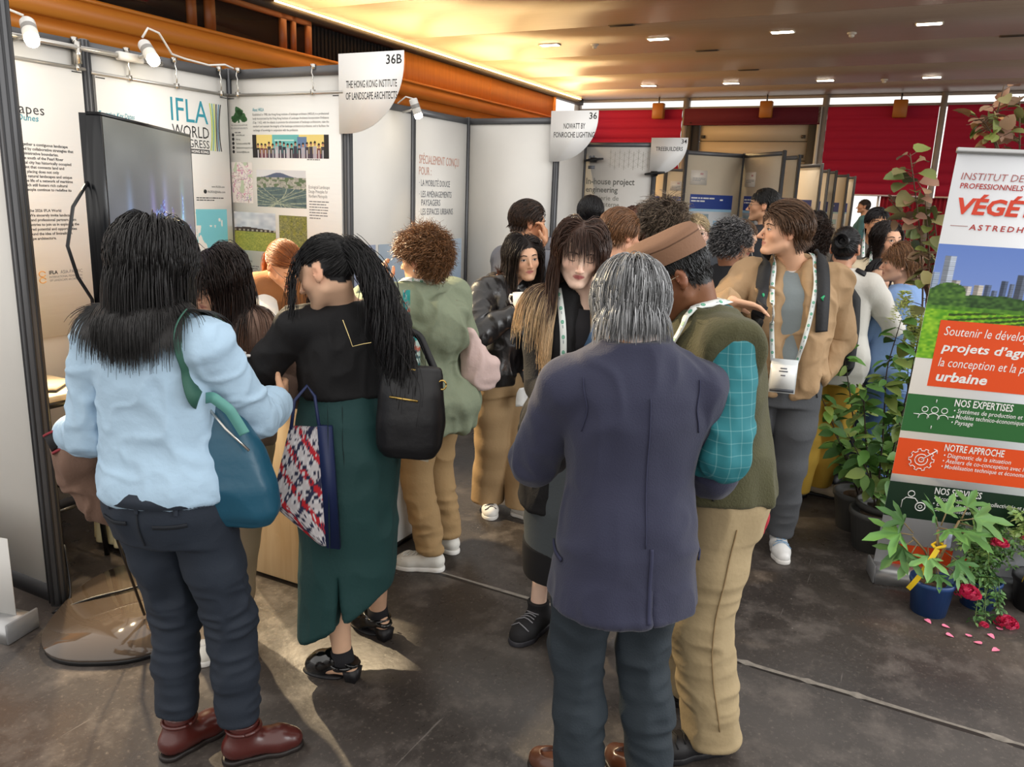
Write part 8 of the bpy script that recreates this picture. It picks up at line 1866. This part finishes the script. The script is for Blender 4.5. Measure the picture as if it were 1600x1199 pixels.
rb.add(V, [(2*i, 2*i+1, 2*i+3, 2*i+2) for i in range(13)]); rb.tube([(-.04, -.05, .335), (.0, -.045, .345), (.02, -.02, .34), (.0, .02, .335), (-.03, .0, .33), (-.04, -.05, .335)], .007, 6); rb.build('ribbon', mat('ribbon_yellow', '#e2c01f', .45), t)
MB().box((.005, -.035, .33), (.035, -.02, .40), 0, .005).build('tag', mat('tag_grey', '#9aa0b4', .5), t)
# roses
def rose(t, c, r, rng, name='bloom'):
    its = []
    for i in range(64):
        f = i/64; a = i*2.4; e = 1.9*(1-f)+.05; d = nrm([math.cos(a)*math.sin(e), math.sin(a)*math.sin(e)-.25, math.cos(e)+.1]); q = np.array(c)+d*r*(.30+.45*(1-f)); u_ = nrm(np.array([0, -.3, 1])+d*.4+rng.normal(0, .25, 3)); its.append((q-u_*r*.2, u_+d*.35, d, r*(.50+.25*(1-f))))
    return leaves(name, its, 'petal', t, 'rose', ['#e0426a', '#d2305c', '#ea5f82', '#c42350'], rng, .5)
def rosebush(label, loc, potm, r, blooms, seed, n=15, h=.30, potr=(.07, .085, .14), cols=('#48703a', '#3c6030', '#587f45', '#6a8c50'), sz=.030, rad=.17):
    rng = np.random.default_rng(seed); t = thing('rose_bush', label, 'plant', loc); pot(t, *potr, potm); stems = []
    for i in range(n):
        a = 2*PI*i/n+rng.uniform(-.3, .3); q = rad*rng.uniform(.4, 1.1); stems.append([(0, 0, potr[2]*.9), (math.cos(a)*q*.5, math.sin(a)*q*.5, potr[2]+h*.6), (math.cos(a)*q, math.sin(a)*q, potr[2]+h*rng.uniform(.3, 1.0))])
    for c, q in blooms:
        c = np.array(c)
        for j in range(3): stems.append([(0, 0, potr[2]*.9), tuple(c*.45+np.array([.02*j-.02, .01, max(.18, c[2]*.5+.12)])), tuple(c+np.array([rng.uniform(-.03, .03), .02, -q*.2]))])
    branchy(t, stems, rng, 'small', 'rosebush', list(cols), sz, 190, stemr=.003, stemm=M_gst, petiole=.012)
    for c, q in blooms: rose(t, c, q, rng)
    return t
rosebush('rose bush in a blue pot with large open pink bloom hanging in front', (2.235, 3.44, 0), M_blue, .16, [((-.15, -.15, .13), .052), ((-.02, -.11, .36), .036), ((.02, -.20, .015), .045), ((-.10, -.23, .02), .02)], 11, 17, .27, (.07, .088, .14))
rosebush('dense light green potted bush with a yellow tag at the banner’s far corner', (2.50, 3.42, 0), M_bpot, .2, [((-.13, -.02, .36), .020)], 12, 26, .36, (.09, .11, .16), ('#8aa860', '#7c9c54', '#a0b878', '#6a8a48'), .036, .19)
tg = thing('plant_tag', 'small yellow plant tag stuck among the rose leaves', 'tag', (2.36, 3.32, 0), .3); MB().box((-.018, -.002, .265), (.018, .002, .295), 0, .001).build('card', mat('ribbon_yellow', '#e2c01f', .45), tg); MB().tube([(0, 0, .27), (.03, .04, .16)], .002, 5).build('stake', mat('ribbon_yellow', '#e2c01f', .45), tg)
# fallen petals
first = None; words_ = ('nearest the blue fig pot', 'second from the fig pot', 'in the middle of the scatter', 'below the middle of the scatter', 'lone one lower in the scatter', 'far end of the scatter', 'closest to the viewer', 'tiny one near the rose bush')
for i, (x, y, r) in enumerate(((1.92, 3.24, .3), (1.99, 3.21, 1.2), (2.05, 3.16, 2.4), (1.965, 3.13, .9), (2.03, 3.10, 4), (2.14, 3.13, .2), (2.07, 3.03, 5), (2.23, 3.22, 2))):
    lab = 'fallen pink rose petal on the dark floor, '+words_[i]
    if first is None:
        U, F = leaf_mesh('petal'); U = np.array(U)*.034; U[:, 2] = np.abs(U[:, 0])*.25+.15*U[:, 1]+.001; first = mesh_np('petal', U, F, mat('petal_pink', '#e87fa0', .5), None, True); tag(first, lab, 'petal', 'fallen rose petals'); first.location = (x, y, .0005); first.rotation_euler = (0, 0, r)
    else: dup(first, (x, y, .0005), r, lab)
